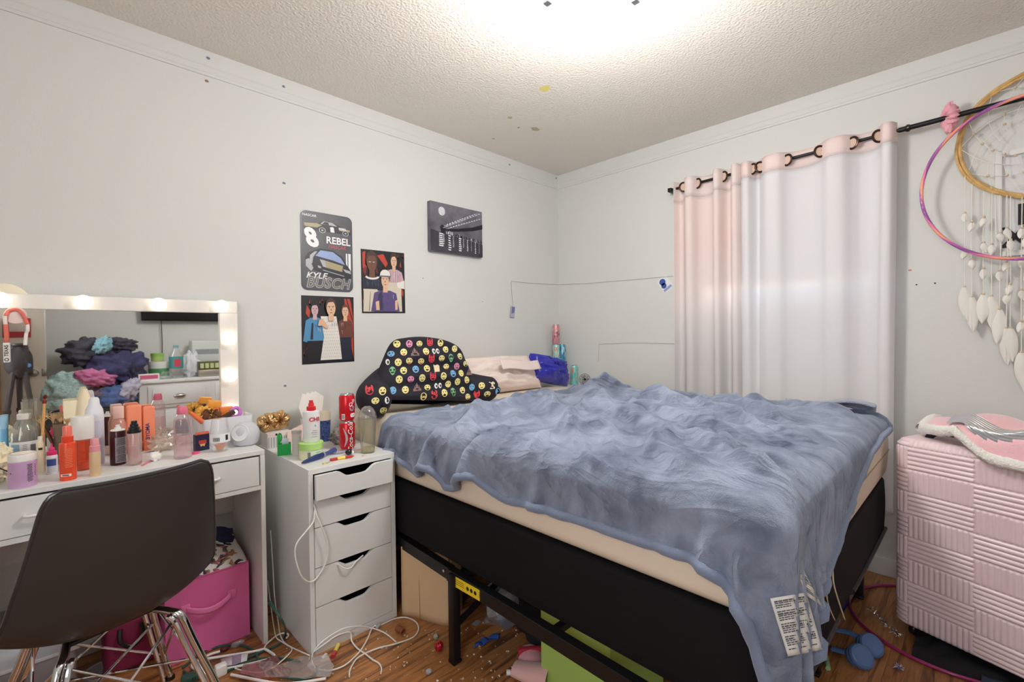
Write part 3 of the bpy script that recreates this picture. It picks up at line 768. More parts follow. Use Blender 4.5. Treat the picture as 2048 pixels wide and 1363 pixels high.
# framed sign behind the dreamcatcher
fr = thing('framed_sign', 'white framed letter board with chunky black letters behind the dreamcatcher', 'sign', (WX, -.17, 1.72))
q = MB(); w_, h_ = .30, .44
for a, b, c, d in ((-w_/2, -h_/2, -w_/2+.022, h_/2), (w_/2-.022, -h_/2, w_/2, h_/2), (-w_/2+.022, h_/2-.022, w_/2-.022, h_/2), (-w_/2+.022, -h_/2, w_/2-.022, -h_/2+.022)):
    q.box(-.022, a, b, -.0005, c, d, .002)
q.build('frame', mat('sign_frame_white', (222, 222, 220), .5), fr)
MB().box(-.006, -w_/2+.02, -h_/2+.02, -.001, w_/2-.02, h_/2-.02).build('backing', mat('paper_white', (222, 222, 224), .8), fr)
q = MB(); Ms = T(-.0065, 0, 0) @ R(-PI/2, 'Z') @ R(PI/2, 'X')
for ch_, x_, y_ in (('B', -.055, -.055), ('S', .045, -.055), ('X', -.09, -.145), ('K', .01, -.145)):
    q = MB(); q.text(ch_, .12, Ms @ T(x_, y_, 0), bold=.022, depth=.003); q.build('letter', INK, fr)
# small blue sticker left of the curtain
q = MB(); p = at_x(1330, 568, WX); Ms = T(*p) @ R(-PI/2, 'Z') @ R(PI/2, 'X') @ R(.62, 'Z')
q.prism(rrect(-.036, -.05, .04, .05, .02), .0006, 0, Ms); q.prism(circ(.022, 14, -.006, .022), .001, 1, Ms); q.prism(circ(.019, 12, -.012, -.004), .001, 1, Ms); q.box(-.034, -.045, 0, .034, -.022, .0009, mi=2, M=Ms)
for k in range(9): q.box(-.030+k*.0068, -.041, .0008, -.0262+k*.0068, -.026, .0012, mi=1, M=Ms)
solo(q, 'wall_sticker', [mat('sticker_white', (232, 234, 238), .5), mat('sticker_blue', (52, 86, 160), .5), mat('sticker_pale', (206, 212, 226), .5)], 'small blue and white die-cut sticker on the wall left of the curtain', 'sticker')
# thin threads tacked along the wall
M_thr = mat('thread_grey', (150, 150, 146), .8)
q = MB(); q.tube([at_y(1022, 562, WY-.002), at_y(1070, 567, WY-.002), Vector((WX-.002, WY-.003, at_y(1117, 569, WY).z)), at_x(1170, 567, WX-.002), at_x(1215, 563, WX-.002), at_x(1280, 558, WX-.002), at_x(1346, 552, WX-.002)], .0011, 5)
solo(q, 'thread', M_thr, 'upper thin grey thread tacked across the room corner above the bed', 'thread')
q = MB(); q.tube([at_x(1197, 722, WX-.002), at_x(1198, 688, WX-.002), at_x(1262, 685, WX-.002), at_x(1352, 687, WX-.002)], .001, 5)
solo(q, 'thread', M_thr, 'lower thin grey thread on the window wall above the pillows', 'thread')
# little clear charm hanging from the thread
a = at_y(1022, 563, WY-.004); b = at_y(1026, 612, WY-.008)
ch = thing('hanging_charm', 'small silver blue charm hanging by a thread on the poster wall near the corner', 'charm', b)
q = MB(); q.tube([a-b, Vector((0, 0, 0))], .0011, 5); q.build('thread', M_thr, ch)
q = MB(); q.box(-.021, -.004, -.082, .021, .002, 0, .004, M=R(.12, 'Y')); q.build('charm_body', mat('charm_lilac', (176, 178, 204), .3), ch)
q = MB(); 
for k in range(3): q.box(-.013+k*.010, -.0055, -.055+.004*k, -.007+k*.010, -.0042, -.006, M=R(.12, 'Y'))
q.build('charm_print', mat('charm_blue', (92, 98, 150), .3), ch)
# ------------------------------------------------------------------ what hangs on the poster wall
def plane(px_tl, px_tr, px_br, px_bl, y=None):
    c = [at_y(*p, WY if y is None else y) for p in (px_tl, px_tr, px_br, px_bl)]
    return c
def art(o_tl, o_tr, o_bl, off=.0006):
    """maps picture coordinates (0..1 from top left) to a sheet on the poster wall; layer lifts print by a hair"""
    def f(u, v, k=0): 
        p = o_tl+(o_tr-o_tl)*u+(o_bl-o_tl)*v
        return (p.x, p.y-off-.00025*k, p.z)
    return f
def sheet_art(q, f, items):
    for k, (mi, pts) in enumerate(items):
        q.add([f(min(.985, max(.015, u)), min(.975, max(.015, v)), k*.25+1) for u, v in pts], [tuple(range(len(pts)))], mi)
def ell(cx, cy, rx, ry, n=18, a0=0, a1=2*PI): return [(cx+rx*math.cos(a0+(a1-a0)*k/n), cy+ry*math.sin(a0+(a1-a0)*k/n)) for k in range(n)]
PAL = dict(k=(30, 28, 34), r=(186, 66, 52), rr=(128, 44, 40), w=(232, 228, 222), sk=(226, 184, 152), sd=(112, 76, 60), hb=(74, 52, 44), b=(84, 144, 190), pu=(92, 78, 128), br=(110, 62, 52), cr=(214, 204, 186), nv=(40, 44, 62), pk=(206, 172, 180), g=(120, 118, 124), pd=(62, 54, 92))
PK = list(PAL); PM = [mat('print_'+k, PAL[k], .45) for k in PK]; PI_ = {k: i for i, k in enumerate(PK)}
def poster(name, label, corners, items):
    tl, tr, br, bl = corners
    tr = Vector((tr.x, tl.y, tr.z)); f = art(tl, tr, bl)
    q = MB(); n = 10
    def sh(u, v):
        p = f(u, v, 0); cl_ = .004*max(0, v-.75)/.25*abs(math.sin(PI*u*1.3))
        return (p[0], p[1]-cl_*0, p[2])
    q.grid(sh, 4, 4, mi=PI_['k'], sm=False)
    sheet_art(q, f, [(PI_[a], b) for a, b in items])
    o = solo(q, name, PM, label, 'poster', group='photo posters')
    return o
P1 = plane((602, 590), (707, 594), (709, 723), (604, 729)); P2 = plane((721, 497), (808, 506), (811, 624), (724, 626))
def figure(cx, head, hr, skin, hair, top, wid, bot, toph, legs=None, hairh=.55):
    it = []
    sh = head+hr*1.55
    it.append((top, [(cx-wid*.55, sh+.03), (cx-wid*.25, sh-.01), (cx+wid*.25, sh-.01), (cx+wid*.55, sh+.03), (cx+wid*.72, toph), (cx+wid*.5, toph+.02), (cx-wid*.5, toph+.02), (cx-wid*.72, toph)]))
    rs_ = random.Random(int(cx*1000))
    for k_ in range(9):
        x_ = cx+wid*rs_.uniform(-.5, .42); y_ = rs_.uniform(sh+.04, max(sh+.06, toph-.10)); l_ = rs_.uniform(.04, .11); c_ = 'k' if (k_ % 3 and top != 'nv') else 'g' if top in ('nv', 'k') else 'w'
        it.append((c_, [(x_, y_), (x_+.007, y_), (x_+.018*rs_.uniform(-1, 1), y_+l_)]))
    if legs: it.append((legs, [(cx-wid*.48, toph), (cx+wid*.48, toph), (cx+wid*.52, bot), (cx-wid*.52, bot)]))
    it.append((skin, [(cx-hr*.4, head+hr*.6), (cx+hr*.4, head+hr*.6), (cx+hr*.45, sh+.02), (cx-hr*.45, sh+.02)]))
    it.append((hair, ell(cx, head-hr*.22, hr*.92, hr*1.0)))
    it.append((skin, ell(cx, head+hr*.12, hr*.74, hr*.98)))
    it.append((hair, ell(cx, head-hr*.62, hr*.82, hr*hairh, 10, PI, 2*PI)))
    for s_ in (-1, 1):
        it.append(('w', ell(cx+s_*hr*.3, head+hr*.02, hr*.15, hr*.08, 8))); it.append(('k', ell(cx+s_*hr*.3, head+hr*.02, hr*.07, hr*.08, 6)))
        it.append((hair, [(cx+s_*hr*.12, head-hr*.14), (cx+s_*hr*.5, head-hr*.2), (cx+s_*hr*.5, head-hr*.12), (cx+s_*hr*.12, head-hr*.08)]))
    it.append(('rr', [(cx-hr*.22, head+hr*.62), (cx+hr*.22, head+hr*.62), (cx+hr*.12, head+hr*.70), (cx-hr*.12, head+hr*.70)]))
    it.append(('br', [(cx-.0, head+hr*.1), (cx+hr*.1, head+hr*.38), (cx-hr*.08, head+hr*.38)]))
    return it
def shards(seed, n):
    r_ = random.Random(seed); o = []
    for _ in range(n):
        x, y = r_.random(), r_.random(); a = r_.random()*2; s_ = .04+.10*r_.random()
        pts = [(x, y), (x+s_*.5*math.cos(a), y+s_*math.sin(a)+.03), (x+s_*.3, y+s_*1.4), (x-.02, y+s_*.9)]
        o.append((r_.choice('r r rr'.split()), [(min(.98, max(.02, u)), min(.97, max(.02, v))) for u, v in pts]))
    return o
it = shards(3, 26)+[('r', [(.80, .03), (.92, .03), (.98, .3), (.98, .95), (.90, .6)]), ('k', [(.84, .03), (.86, .03), (.97, .34), (.97, .40)])]
it += figure(.24, .20, .085, 'pk', 'k', 'b', .30, .98, .66, 'k')
it += [('nv', [(.18, .40), (.21, .40), (.20, .64), (.15, .64)])]
it += figure(.82, .22, .085, 'sk', 'br', 'br', .24, .98, .62, 'nv')
it += [('w', [(.34, .30), (.64, .30), (.70, .60), (.74, .95), (.33, .95), (.40, .60)])]
for rr_ in range(13):
    for cc_ in range(9):
        u = .36+cc_*.042+(rr_ % 2)*.02; v = .34+rr_*.047
        if u < .66+.005*rr_: it.append(('g', ell(u, v, .006, .005, 5)))
it += [e for e in figure(.53, .17, .115, 'sk', 'hb', 'w', .28, .95, .40)[2:]]
it += [('sk', [(.30, .36), (.36, .33), (.48, .46), (.46, .49), (.36, .44), (.28, .44)])]
poster('poster', 'lower poster of three people, the middle one in a white dotted dress', P1, it)
it = shards(8, 24)+[('r', [(.35, .08), (.50, .05), (.60, .20), (.55, .26)]), ('r', [(.03, .05), (.10, .03), (.08, .28), (.03, .30)])]
it += figure(.74, .15, .095, 'sk', 'hb', 'pk', .34, .98, .50, 'cr', 1.0)
it += [('w', [(.80, .50), (.99, .46), (.99, .60), (.82, .58)])]
for k in range(6): it.append(('g', [(.60+k*.055, .28), (.606+k*.055, .28), (.606+k*.055, .50), (.60+k*.055, .50)]))
it += figure(.23, .19, .145, 'sd', 'hb', 'nv', .40, .98, .64, 'cr', .25)
it += [('w', ell(.23, .42, .16, .05, 12, 0, PI)+ell(.23, .41, .12, .03, 12, PI, 0)), ('cr', [(.03, .62), (.34, .62), (.36, .96), (.05, .96)]), ('g', [(.18, .66), (.19, .66), (.16, .96), (.14, .96)])]
it += figure(.52, .46, .12, 'sk', 'k', 'pu', .46, .98, .97, None)
it += [('pd', [(.36, .70), (.44, .64), (.46, .95), (.32, .95)]), ('w', ell(.52, .385, .115, .085, 12, PI, 2*PI)+[(.64, .40), (.40, .40)]), ('g', [(.40, .395), (.64, .395), (.66, .42), (.38, .42)]), ('sk', [(.29, .82), (.37, .80), (.38, .95), (.30, .95)]), ('sk', [(.74, .80), (.80, .78), (.80, .94), (.74, .95)])]
poster('poster', 'upper poster of three people, the front one in a purple shirt and white cap', P2, it)
# racing sign: rounded metal plate
c = plane((600, 418), (703, 430), (703, 586), (601, 580))
tl = c[0]; x0, x1 = tl.x, c[1].x; zt, zb = tl.z, c[3].z+.004
SW, SH = x1-x0, zt-zb
Ms = T(x0, WY-.003, zb) @ R(PI/2, 'X')                   # local x right, y up, +z towards the room
sg = thing('racing_sign', 'dark rounded metal wall sign with race cars and a big white 8', 'sign', (x0, WY-.003, zb))
A = R(PI/2, 'X')
q = MB(); q.prism(rrect(0, 0, SW, SH, .030, 8), .002, M=A @ T(0, 0, -.001)); q.build('plate', mat('sign_edge', (74, 80, 92), .35, metal=.2), sg)
q = MB(); q.prism(rrect(.005, .005, SW-.005, SH-.005, .026, 8), .0006, M=A @ T(0, 0, .001)); q.build('field', mat('sign_field', (84, 84, 90), .4, var=.12, vscale=14), sg)
def P_(pts): return [(u*SW, (1-v)*SH) for u, v in pts]
q = MB(); sil, drk, blu, gld, wht = 0, 1, 2, 3, 4
M_sign = [mat('sign_silver', (176, 178, 182), .35), mat('sign_dark', (44, 46, 54), .4), mat('sign_glass', (150, 170, 214), .3), mat('sign_gold', (168, 156, 122), .4), mat('sign_white', (238, 238, 240), .4)]
def lay(mi, pts, k): q.poly(P_(pts), mi, A, .0017+.0002*k)
lay(drk, [(.06, .17), (.30, .15), (.42, .10), (.62, .11), (.78, .15), (.96, .17), (.97, .24), (.06, .24)], 1)
lay(gld, [(.06, .16), (.30, .145), (.40, .16), (.30, .20), (.07, .20)], 2); lay(sil, [(.36, .145), (.43, .105), (.60, .112), (.70, .15)], 2); lay(drk, [(.40, .143), (.45, .112), (.52, .115), (.53, .147)], 3)
lay(wht, [(.55, .17), (.62, .17), (.64, .235), (.56, .235)], 3); lay(gld, [(.72, .16), (.95, .175), (.95, .20), (.74, .20)], 3)
for cx in (.40, .86):
    lay(sil, ell(cx, .225, .065, .036, 16), 4); lay(drk, ell(cx, .225, .050, .028, 16), 5); lay(sil, ell(cx, .225, .022, .012, 10), 6)
lay(drk, [(.06, .60), (.14, .52), (.36, .46), (.60, .47), (.78, .54), (.90, .66), (.97, .74), (.96, .84), (.72, .85), (.40, .78), (.10, .72)], 1)
lay(blu, [(.26, .56), (.36, .485), (.60, .49), (.76, .56), (.84, .645), (.60, .60)], 3); lay(sil, [(.16, .56), (.24, .51), (.30, .50), (.22, .58), (.20, .66), (.14, .68)], 3)
lay(sil, [(.08, .62), (.14, .60), (.22, .72), (.18, .76), (.08, .70)], 4); lay(gld, [(.44, .61), (.80, .66), (.78, .74), (.46, .70)], 3); lay(sil, [(.34, .60), (.44, .61), (.46, .70), (.40, .69)], 4)
lay(sil, [(.40, .73), (.82, .79), (.82, .80), (.40, .74)], 4); lay(sil, [(.30, .68), (.36, .69), (.37, .715), (.31, .71)], 4); lay(sil, [(.80, .70), (.95, .72), (.96, .76), (.84, .74)], 4)
lay(wht, [(.86, .49), (.89, .49), (.89, .66), (.86, .63)], 2); lay(wht, [(.91, .49), (.96, .49), (.96, .72), (.91, .67)], 2)
q.build('car_print', M_sign, sg)
M_let = [M_sign[4], mat('sign_red', (196, 92, 96), .4), mat('sign_bronze', (116, 110, 104), .4)]
def word(t_, u, v, s_, mi, **k):
    q = MB(); q.text(t_, s_, A @ T(u*SW, (1-v)*SH, .0026), 0, **k); q.build('lettering', M_let[mi], sg)
word('8', .235, .345, .125, 0, bold=.045, shear=-.3, sx=.95); word('REBEL', .71, .345, .050, 0, bold=.025, sx=.98); word('NASCAR', .16, .058, .018, 0, bold=.01)
word('NASCAR', .68, .425, .024, 1, shear=.3, bold=.01)
word('KYLE', .27, .815, .042, 0, shear=.3, bold=.02, sx=1.1); word('BUSCH', .50, .905, .074, 0, shear=.25, bold=.035, sx=.92, space=1.08); word('BUSCH', .50, .905, .0735, 2, shear=.25, bold=.012, sx=.92, depth=.001, space=1.085)
word('8', .595, .205, .038, 0, bold=.03); word('REBEL', .80, .175, .016, 0, bold=.02)
# small canvas of a bridge at night
c = plane((860, 400), (964, 421), (961, 513), (860, 500), WY-.032)
tl = c[0]; CW = c[1].x-tl.x; CH = tl.z-c[3].z
cv = thing('canvas_print', 'black and white canvas print of a lit bridge under a full moon', 'picture', (tl.x, WY-.0005, c[3].z))
q = MB(); q.box(0, -.032, 0, CW, 0, CH, .002, 1); q.build('canvas', mat('canvas_grey', (104, 101, 112), .6, var=.45, vscale=9), cv)
q = MB(); A2 = T(0, -.0325, 0) @ R(PI/2, 'X')
CM = [mat('night_dark', (24, 22, 28), .6), mat('night_light', (236, 238, 242), .6), mat('night_moon', (206, 212, 216), .6, var=.2, vscale=60), mat('night_mid', (160, 160, 170), .6), mat('night_water', (58, 56, 66), .6, var=.3, vscale=12)]
def C_(pts): return [(u*CW, (1-v)*CH) for u, v in pts]
q.poly(C_([(.0, .56), (.25, .62), (.6, .66), (1, .72), (1, 1), (0, 1)]), 4, A2, .0002)
q.poly(C_(ell(.205, .17, .062, .088, 22)), 2, A2, .0003)
q.poly(C_([(.17, .50), (.20, .44), (.27, .47), (.27, .63), (.19, .60)]), 0, A2, .0005)
q.poly(C_([(.20, .535), (.50, .47), (.80, .38), (1, .28), (1, .38), (.8, .46), (.5, .53), (.25, .57)]), 0, A2, .0006)
for a, b in (((.22, .50), (1.0, .02)), ((.30, .50), (1.0, .14)), ((.24, .46), (.9, .05))):
    q.poly(C_([a, (a[0]+.01, a[1]+.012), (b[0], b[1]+.012), b]), 3, A2, .0007)
    for k in range(12):
        t_ = .1+.88*k/12; q.poly(C_(ell(a[0]+(b[0]-a[0])*t_, a[1]+(b[1]-a[1])*t_, .009, .013, 6)), 1, A2, .0009)
r_ = random.Random(4)
for k in range(60):
    u = .28+.7*r_.random(); v0 = .555+.13*u; q.box(u*CW, (1-v0-.02)*CH, .0004, (u+.006+.01*r_.random())*CW, (1-v0+.05*r_.random())*CH, .0008, mi=r_.choice((0, 0, 3, 1)), M=A2)
for u, wd_, v1, mi in ((.15, .08, .90, 1), (.22, .03, .8, 3), (.32, .05, .97, 1), (.40, .03, .88, 3), (.52, .05, .95, 1), (.60, .02, .85, 3), (.68, .02, .92, 1), (.76, .015, .9, 3), (.84, .02, .95, 1), (.92, .015, .93, 3)):
    v0 = .60+.11*u
    for s_ in range(7):
        y_ = v0+(v1-v0)*s_/7; q.poly(C_([(u+.006*math.sin(s_*3), y_), (u+wd_*(1-.3*math.sin(s_)), y_+.004), (u+wd_*.9, y_+.026), (u+.004, y_+.022)]), mi, A2, .0004)
q.build('print', CM, cv)
# ------------------------------------------------------------------ vanity with lit mirror
VX0, VX1, VY0, VY1, VZ = -.222, .582, 1.967, 2.372, .758
DZ = VZ
van = thing('vanity_table', 'white vanity table with two drawers under a mirror framed in bulbs', 'vanity table', ((VX0+VX1)/2, VY0, 0))
VO = Vector(((VX0+VX1)/2, VY0, 0))
def vp(mb, name, m_, parent=van, **k):
    mb.v = [tuple(Vector(p)-VO) for p in mb.v]; return mb.build(name, m_, parent, **k)
q = MB(); q.box(VX0, VY0, VZ-.018, VX1, VY1, VZ, .0015, 1); vp(q, 'tabletop', WHITE)
for x in (VX0, VX1-.016): q = MB(); q.box(x, VY0, 0, x+.016, VY1, VZ-.0185, .001, 1); vp(q, 'side_panel', WHITE)
q = MB(); q.box(VX0+.0165, VY1-.012, .42, VX1-.0165, VY1-.001, VZ-.0185); vp(q, 'back_panel', WHITE)
q = MB(); q.box(VX0+.0165, VY0, .606, VX1-.0165, VY1-.0125, .621); q.box((VX0+VX1)/2-.006, VY0+.004, .6215, (VX0+VX1)/2+.006, VY1-.02, VZ-.019); vp(q, 'drawer_shelf', WHITE)
for a, b in ((VX0+.02, (VX0+VX1)/2-.008), ((VX0+VX1)/2+.008, VX1-.0205)):
    q = MB(); q.box(a, VY0+.001, .6235, b, VY0+.017, VZ-.025, .001, 1)
    q.box(a+.01, VY0+.0175, .626, b-.01, VY0+.30, .632); d = vp(q, 'drawer', WHITE)
    c = (a+b)/2
    q = MB(); q.tube(smooth_path([(c-.05, VY0, .682), (c-.045, VY0-.018, .682), (c, VY0-.022, .682), (c+.045, VY0-.018, .682), (c+.05, VY0, .682)], 5), .0045, 8)
    vp(q, 'handle', WPLAST, d)
# mirror: stands on the tabletop against the wall
MX1 = .586; MX0 = VX0-.004; MZ1 = 1.351; ml = .070
mir = thing('vanity_mirror', 'white framed vanity mirror with glowing round bulbs standing on the vanity', 'mirror', ((MX0+MX1)/2, MIRY, VZ))
MO = Vector(((MX0+MX1)/2, MIRY, VZ))
def mp(mb, name, m_, parent=mir, **k):
    mb.v = [tuple(Vector(p)-MO) for p in mb.v]; return mb.build(name, m_, parent, **k)
M_frm = mat('mirror_frame_white', (238, 234, 228), .35)
q = MB(); y0, y1 = MIRY-.012, MIRY+.035
for a, b, c, d in ((MX1-ml, VZ+.001, MX1, MZ1-.052), (MX0, VZ+.001, MX0+ml, MZ1-.052), (MX0, MZ1-.0515, MX1, MZ1), (MX0+ml, VZ+.001, MX1-ml, VZ+.03)):
    q.box(a, y0, b, c, y1, d, .002, 1)
mp(q, 'frame', M_frm)
M_mir = bpy.data.materials.new('mirror_glass'); M_mir.use_nodes = True; bb = M_mir.node_tree.nodes['Principled BSDF']
bb.inputs['Base Color'].default_value = (.94, .95, .94, 1); bb.inputs['Metallic'].default_value = 1; bb.inputs['Roughness'].default_value = .015
q = MB(); q.box(MX0+ml-.004, MIRY, VZ+.028, MX1-ml+.004, MIRY+.004, MZ1-.050); mp(q, 'mirror_glass', M_mir)
M_bulb = mat('bulb_glow', (255, 244, 226), .3, emit=1.35)
bulbs = [(x, 1.327) for x in (.521, .304, .085, -.12)]+[(.550, 1.186), (.550, 1.028), (.550, .87)]+[(MX0+.036, z) for z in (1.186, 1.028, .87)]
for x, z in bulbs:
    q = MB(); q.ball((x, y0-.020, z), .0265, 18); b_ = mp(q, 'bulb', M_bulb)
    q = MB(); q.lathe([(.017, 0), (.017, .006), (.012, .008)], 16, M=T(x, y0, z) @ R(PI/2, 'X')); mp(q, 'bulb_socket', M_frm, b_)
# lanyard hung over the mirror frame, with the disc behind it
M_lred = mat('lanyard_coral', (226, 116, 100), .7); M_lwh = mat('lanyard_white', (240, 236, 232), .7)
ln = at_y(20, 617, y0-.006)
la = thing('lanyard', 'coral and white lanyard with a printed white tag hung on the mirror frame', 'lanyard', ln)
def strap(pxs, w_, m_, nm):
    q = MB(); P = [at_y(a, b, y0-.006-.004*(i % 2))-ln for i, (a, b) in enumerate(pxs)]; P = smooth_path(P, 5)
    def fn(u, v):
        i = min(len(P)-2, int(u*(len(P)-1))); f_ = u*(len(P)-1)-i; p = P[i]*(1-f_)+P[i+1]*f_; t_ = (P[i+1]-P[i]).normalized()
        n_ = Vector((-t_.z, 0, t_.x)); return tuple(p+n_*(v-.5)*w_)
    q.grid(fn, 40, 2); q.build(nm, m_, la, sharp=180, solid=.0015)
strap([(13, 683), (12, 660), (11, 645), (12, 630), (18, 622), (27, 619), (36, 620), (44, 627), (50, 638), (55, 648)], .011, M_lred, 'strap')
strap([(55, 648), (55, 660), (52, 668), (50, 690)], .009, M_lwh, 'strap_end'); strap([(11, 650), (9.5, 634), (13, 624)], .0105, M_lwh, 'strap_white')
a, b = at_y(6, 685, y0-.012), at_y(20, 724, y0-.012)
q = MB(); q.box(a.x, y0-.013, b.z, b.x, y0-.012, a.z, .0004, 1, mi=0)
Mt = T((a.x+b.x)/2, y0-.0134, (a.z+b.z)/2+.006) @ R(PI/2, 'X') @ R(PI/2, 'Z')
q.text('TEXAS', .013, Mt, 1, bold=.02); q.prism(circ(.0055, 14, -.030, 0), .0004, 1, Mt); q.prism(circ(.0035, 10, -.030, 0), .0006, 0, Mt)
q.v = [tuple(Vector(p)-ln) for p in q.v]; q.build('printed_tag', [M_lwh, INK], la)
q = MB(); c = at_y(31, 630, y0-.003); q.lathe([(0, 0), (.026, 0), (.028, .0015), (0, .0025)], 26, M=T(*c) @ R(PI/2, 'X'))
solo(q, 'round_card', mat('card_pale_pink', (236, 214, 208), .5), 'round pale card tucked behind the coral lanyard on the mirror', 'card')
# cream dome of something tall leaning behind the mirror's top edge
q = MB(); c = at_y(8, 604, MIRY+.044); q.lathe([(0, 0), (.060, 0), (.066, .004), (.066, .012), (.058, .016), (0, .016)], 36, M=T(c.x, WY-.0165, c.z+.0) @ R(-PI/2, 'X'))
solo(q, 'round_plate', mat('cream_plate', (248, 238, 214), .5), 'cream round plate on the wall showing above the mirror top', 'plate')

# ------------------------------------------------------------------ things on the vanity
def bottle(prof, seg=28): return MB().lathe(prof, seg)
def P0(pxl, pxr, pyb, pyt, z=DZ):
    x, y, r, h = spot(pxl, pxr, pyb, pyt, z)
    lim = MIRY-.020 if x < MX1 else WY-.03
    if y+r > lim:                                     # the tabletop ends at the mirror
        yc = lim-r*1.02; pc = (pxl+pxr)/2
        for _ in range(3):
            d = ray(pc, pyb); x = d[0]*yc/d[1]; d0 = math.hypot(x, yc); cs = (x*math.cos(TH)+yc*math.sin(TH))/d0
            r = (pxr-pxl)*d0*cs*cs/F/2; yc = lim-r*1.02
        d = ray(pc, pyt); y = yc; h = CAMZ+d[2]*yc/d[1]-z
    return x, y, r, h
GTX = 'toiletries on the vanity'
M_purp = mat('jar_lilac', (206, 166, 206), .4); M_or = mat('bottle_orange', (240, 84, 48), .3); M_orl = mat('cap_coral', (250, 124, 104), .3)
M_pinkcap = mat('cap_pink', (236, 120, 150), .35); M_cream = mat('cream_plastic', (240, 226, 196), .4); M_skin = mat('foundation_beige', (222, 192, 150), .35)
M_lav = mat('bottle_lavender', (218, 214, 234), .3); M_wcap = mat('cap_white', (240, 238, 234), .35)
def lines(mb, r, h0, h1, n, w_, a0, mi=1, th=.0013, h=.5):
    """rows of tiny print round a cylinder"""
    for k in range(n):
        z = h1-(h1-h0)*(k+.5)/n; hh = (h1-h0)/n*h
        ww = w_*(.7+.3*rnd.random())
        a1, a2 = a0-ww/2/r, a0+ww/2/r; m = 6
        v = []
        for i in range(m+1):
            a = a1+(a2-a1)*i/m
            v += [((r+th*.3)*math.cos(a), (r+th*.3)*math.sin(a), z-hh/2), ((r+th*.3)*math.cos(a), (r+th*.3)*math.sin(a), z+hh/2)]
        mb.add(v, [(2*i, 2*i+2, 2*i+3, 2*i+1) for i in range(m)], mi, True)
def band(mb, r, z0, z1, a0, a1, mi, off=.0006, sy=1):
    m = max(3, int(abs(a1-a0)/.15)); v = []
    for i in range(m+1):
        a = a0+(a1-a0)*i/m; v += [((r+off)*math.cos(a), (r+off)*math.sin(a)*sy, z0), ((r+off)*math.cos(a), (r+off)*math.sin(a)*sy, z1)]
    mb.add(v, [(2*i, 2*i+2, 2*i+3, 2*i+1) for i in range(m)], mi, True)
FR = -PI/2      # local direction that faces the viewer
# lilac jar
x, y, r, h = P0(16, 77, 976, 903)
t = thing('cream_jar', 'wide lilac jar with a white lid and dark print at the front vanity edge', 'jar', (x, y, DZ), facing((x, y)))
q = bottle([(r*.94, 0), (r, .004), (r, h*.74), (r*.96, h*.75)]); lines(q, r, h*.16, h*.68, 14, r*.45, FR+.5, h=.42); lines(q, r, h*.30, h*.66, 6, r*.18, FR+.95, h=.3); lines(q, r, h*.42, h*.48, 1, r*.12, FR-.9); q.build('body', [M_purp, INK], t)
bottle([(r*.96, h*.75), (r*1.0, h*.76), (r*1.0, h*.93), (r*.96, h*.955), (0, h*.96)]).build('lid', M_wcap, t)
bottle([(r*.74, h*.96), (r*.8, h*.985), (r*.5, h*1.0), (0, h)]).build('wipe', mat('wipe_cream', (238, 230, 218), .8), t)
def water_bottle(name, label, pxl, pxr, pyb, pyt, capm, z=DZ, tint=CLEAR, lab=None, neck=.42):
    x, y, r, h = P0(pxl, pxr, pyb, pyt, z)
    t = thing(name, label, 'bottle', (x, y, z), facing((x, y)), GTX)
    q = bottle([(r*.9, 0), (r, .006), (r, h*.2), (r*.94, h*.24), (r, h*.28), (r, h*.52), (r*.94, h*.56), (r*.97, h*.62), (r*.8, h*.74), (r*neck, h*.86), (r*neck, h*.9)])
    q.build('body', tint, t)
    if lab: 
        g = MB(); band(g, r, h*.30, h*.52, FR-1.6, FR+1.6, 0, .0008); band(g, r, h*.34, h*.48, FR-1.0, FR-.35, 1, .0014); band(g, r, h*.34, h*.46, FR+.35, FR+.75, 2, .0014)
        lines(g, r+.0015, h*.36, h*.48, 4, r*.35, FR, mi=2, h=.3); g.build('label', lab, t)
    bottle([(r*neck*1.15, h*.9), (r*neck*1.15, h*.985), (r*neck, h), (0, h)]).build('cap', capm, t)
    return t
lab1 = [mat('label_white', (240, 241, 243), .5), mat('label_blue', (150, 184, 220), .5), mat('label_grey', (120, 124, 130), .5)]
water_bottle('water_bottle', 'clear plastic water bottle with a white recycling label behind the lilac jar', 20, 82, 938, 826, mat('cap_clear_white', (230, 226, 220), .3), lab=lab1)
# glass carafe at the back
x, y, r, h = P0(34, 84, 868, 802)
q = bottle([(r*.9, 0), (r, .005), (r, h*.45), (r*.62, h*.85), (r*.66, h), (r*.62, h), (r*.58, h*.85), (r*.94, h*.45), (r*.94, .01)])
solo(q, 'glass_carafe', clear('carafe_glass', (244, 244, 240), .05, .3), 'clear glass carafe with a flared rim at the back left of the vanity', 'carafe', loc=(x, y, DZ))
# cream shampoo bottle with black letters
x, y, r, h = P0(74, 90, 944, 872)
t = thing('lotion_bottle', 'slim cream lotion bottle with black print between water bottle and glue bottle', 'bottle', (x, y, DZ), facing((x, y)), GTX)
q = bottle([(r*.9, 0), (r, .004), (r, h*.8), (r*.6, h*.9)]); lines(q, r, h*.62, h*.7, 1, r*1.1, FR, h=.8); q.build('body', [M_cream, INK], t); bottle([(r*.62, h*.9), (r*.62, h), (0, h)]).build('cap', M_wcap, t)
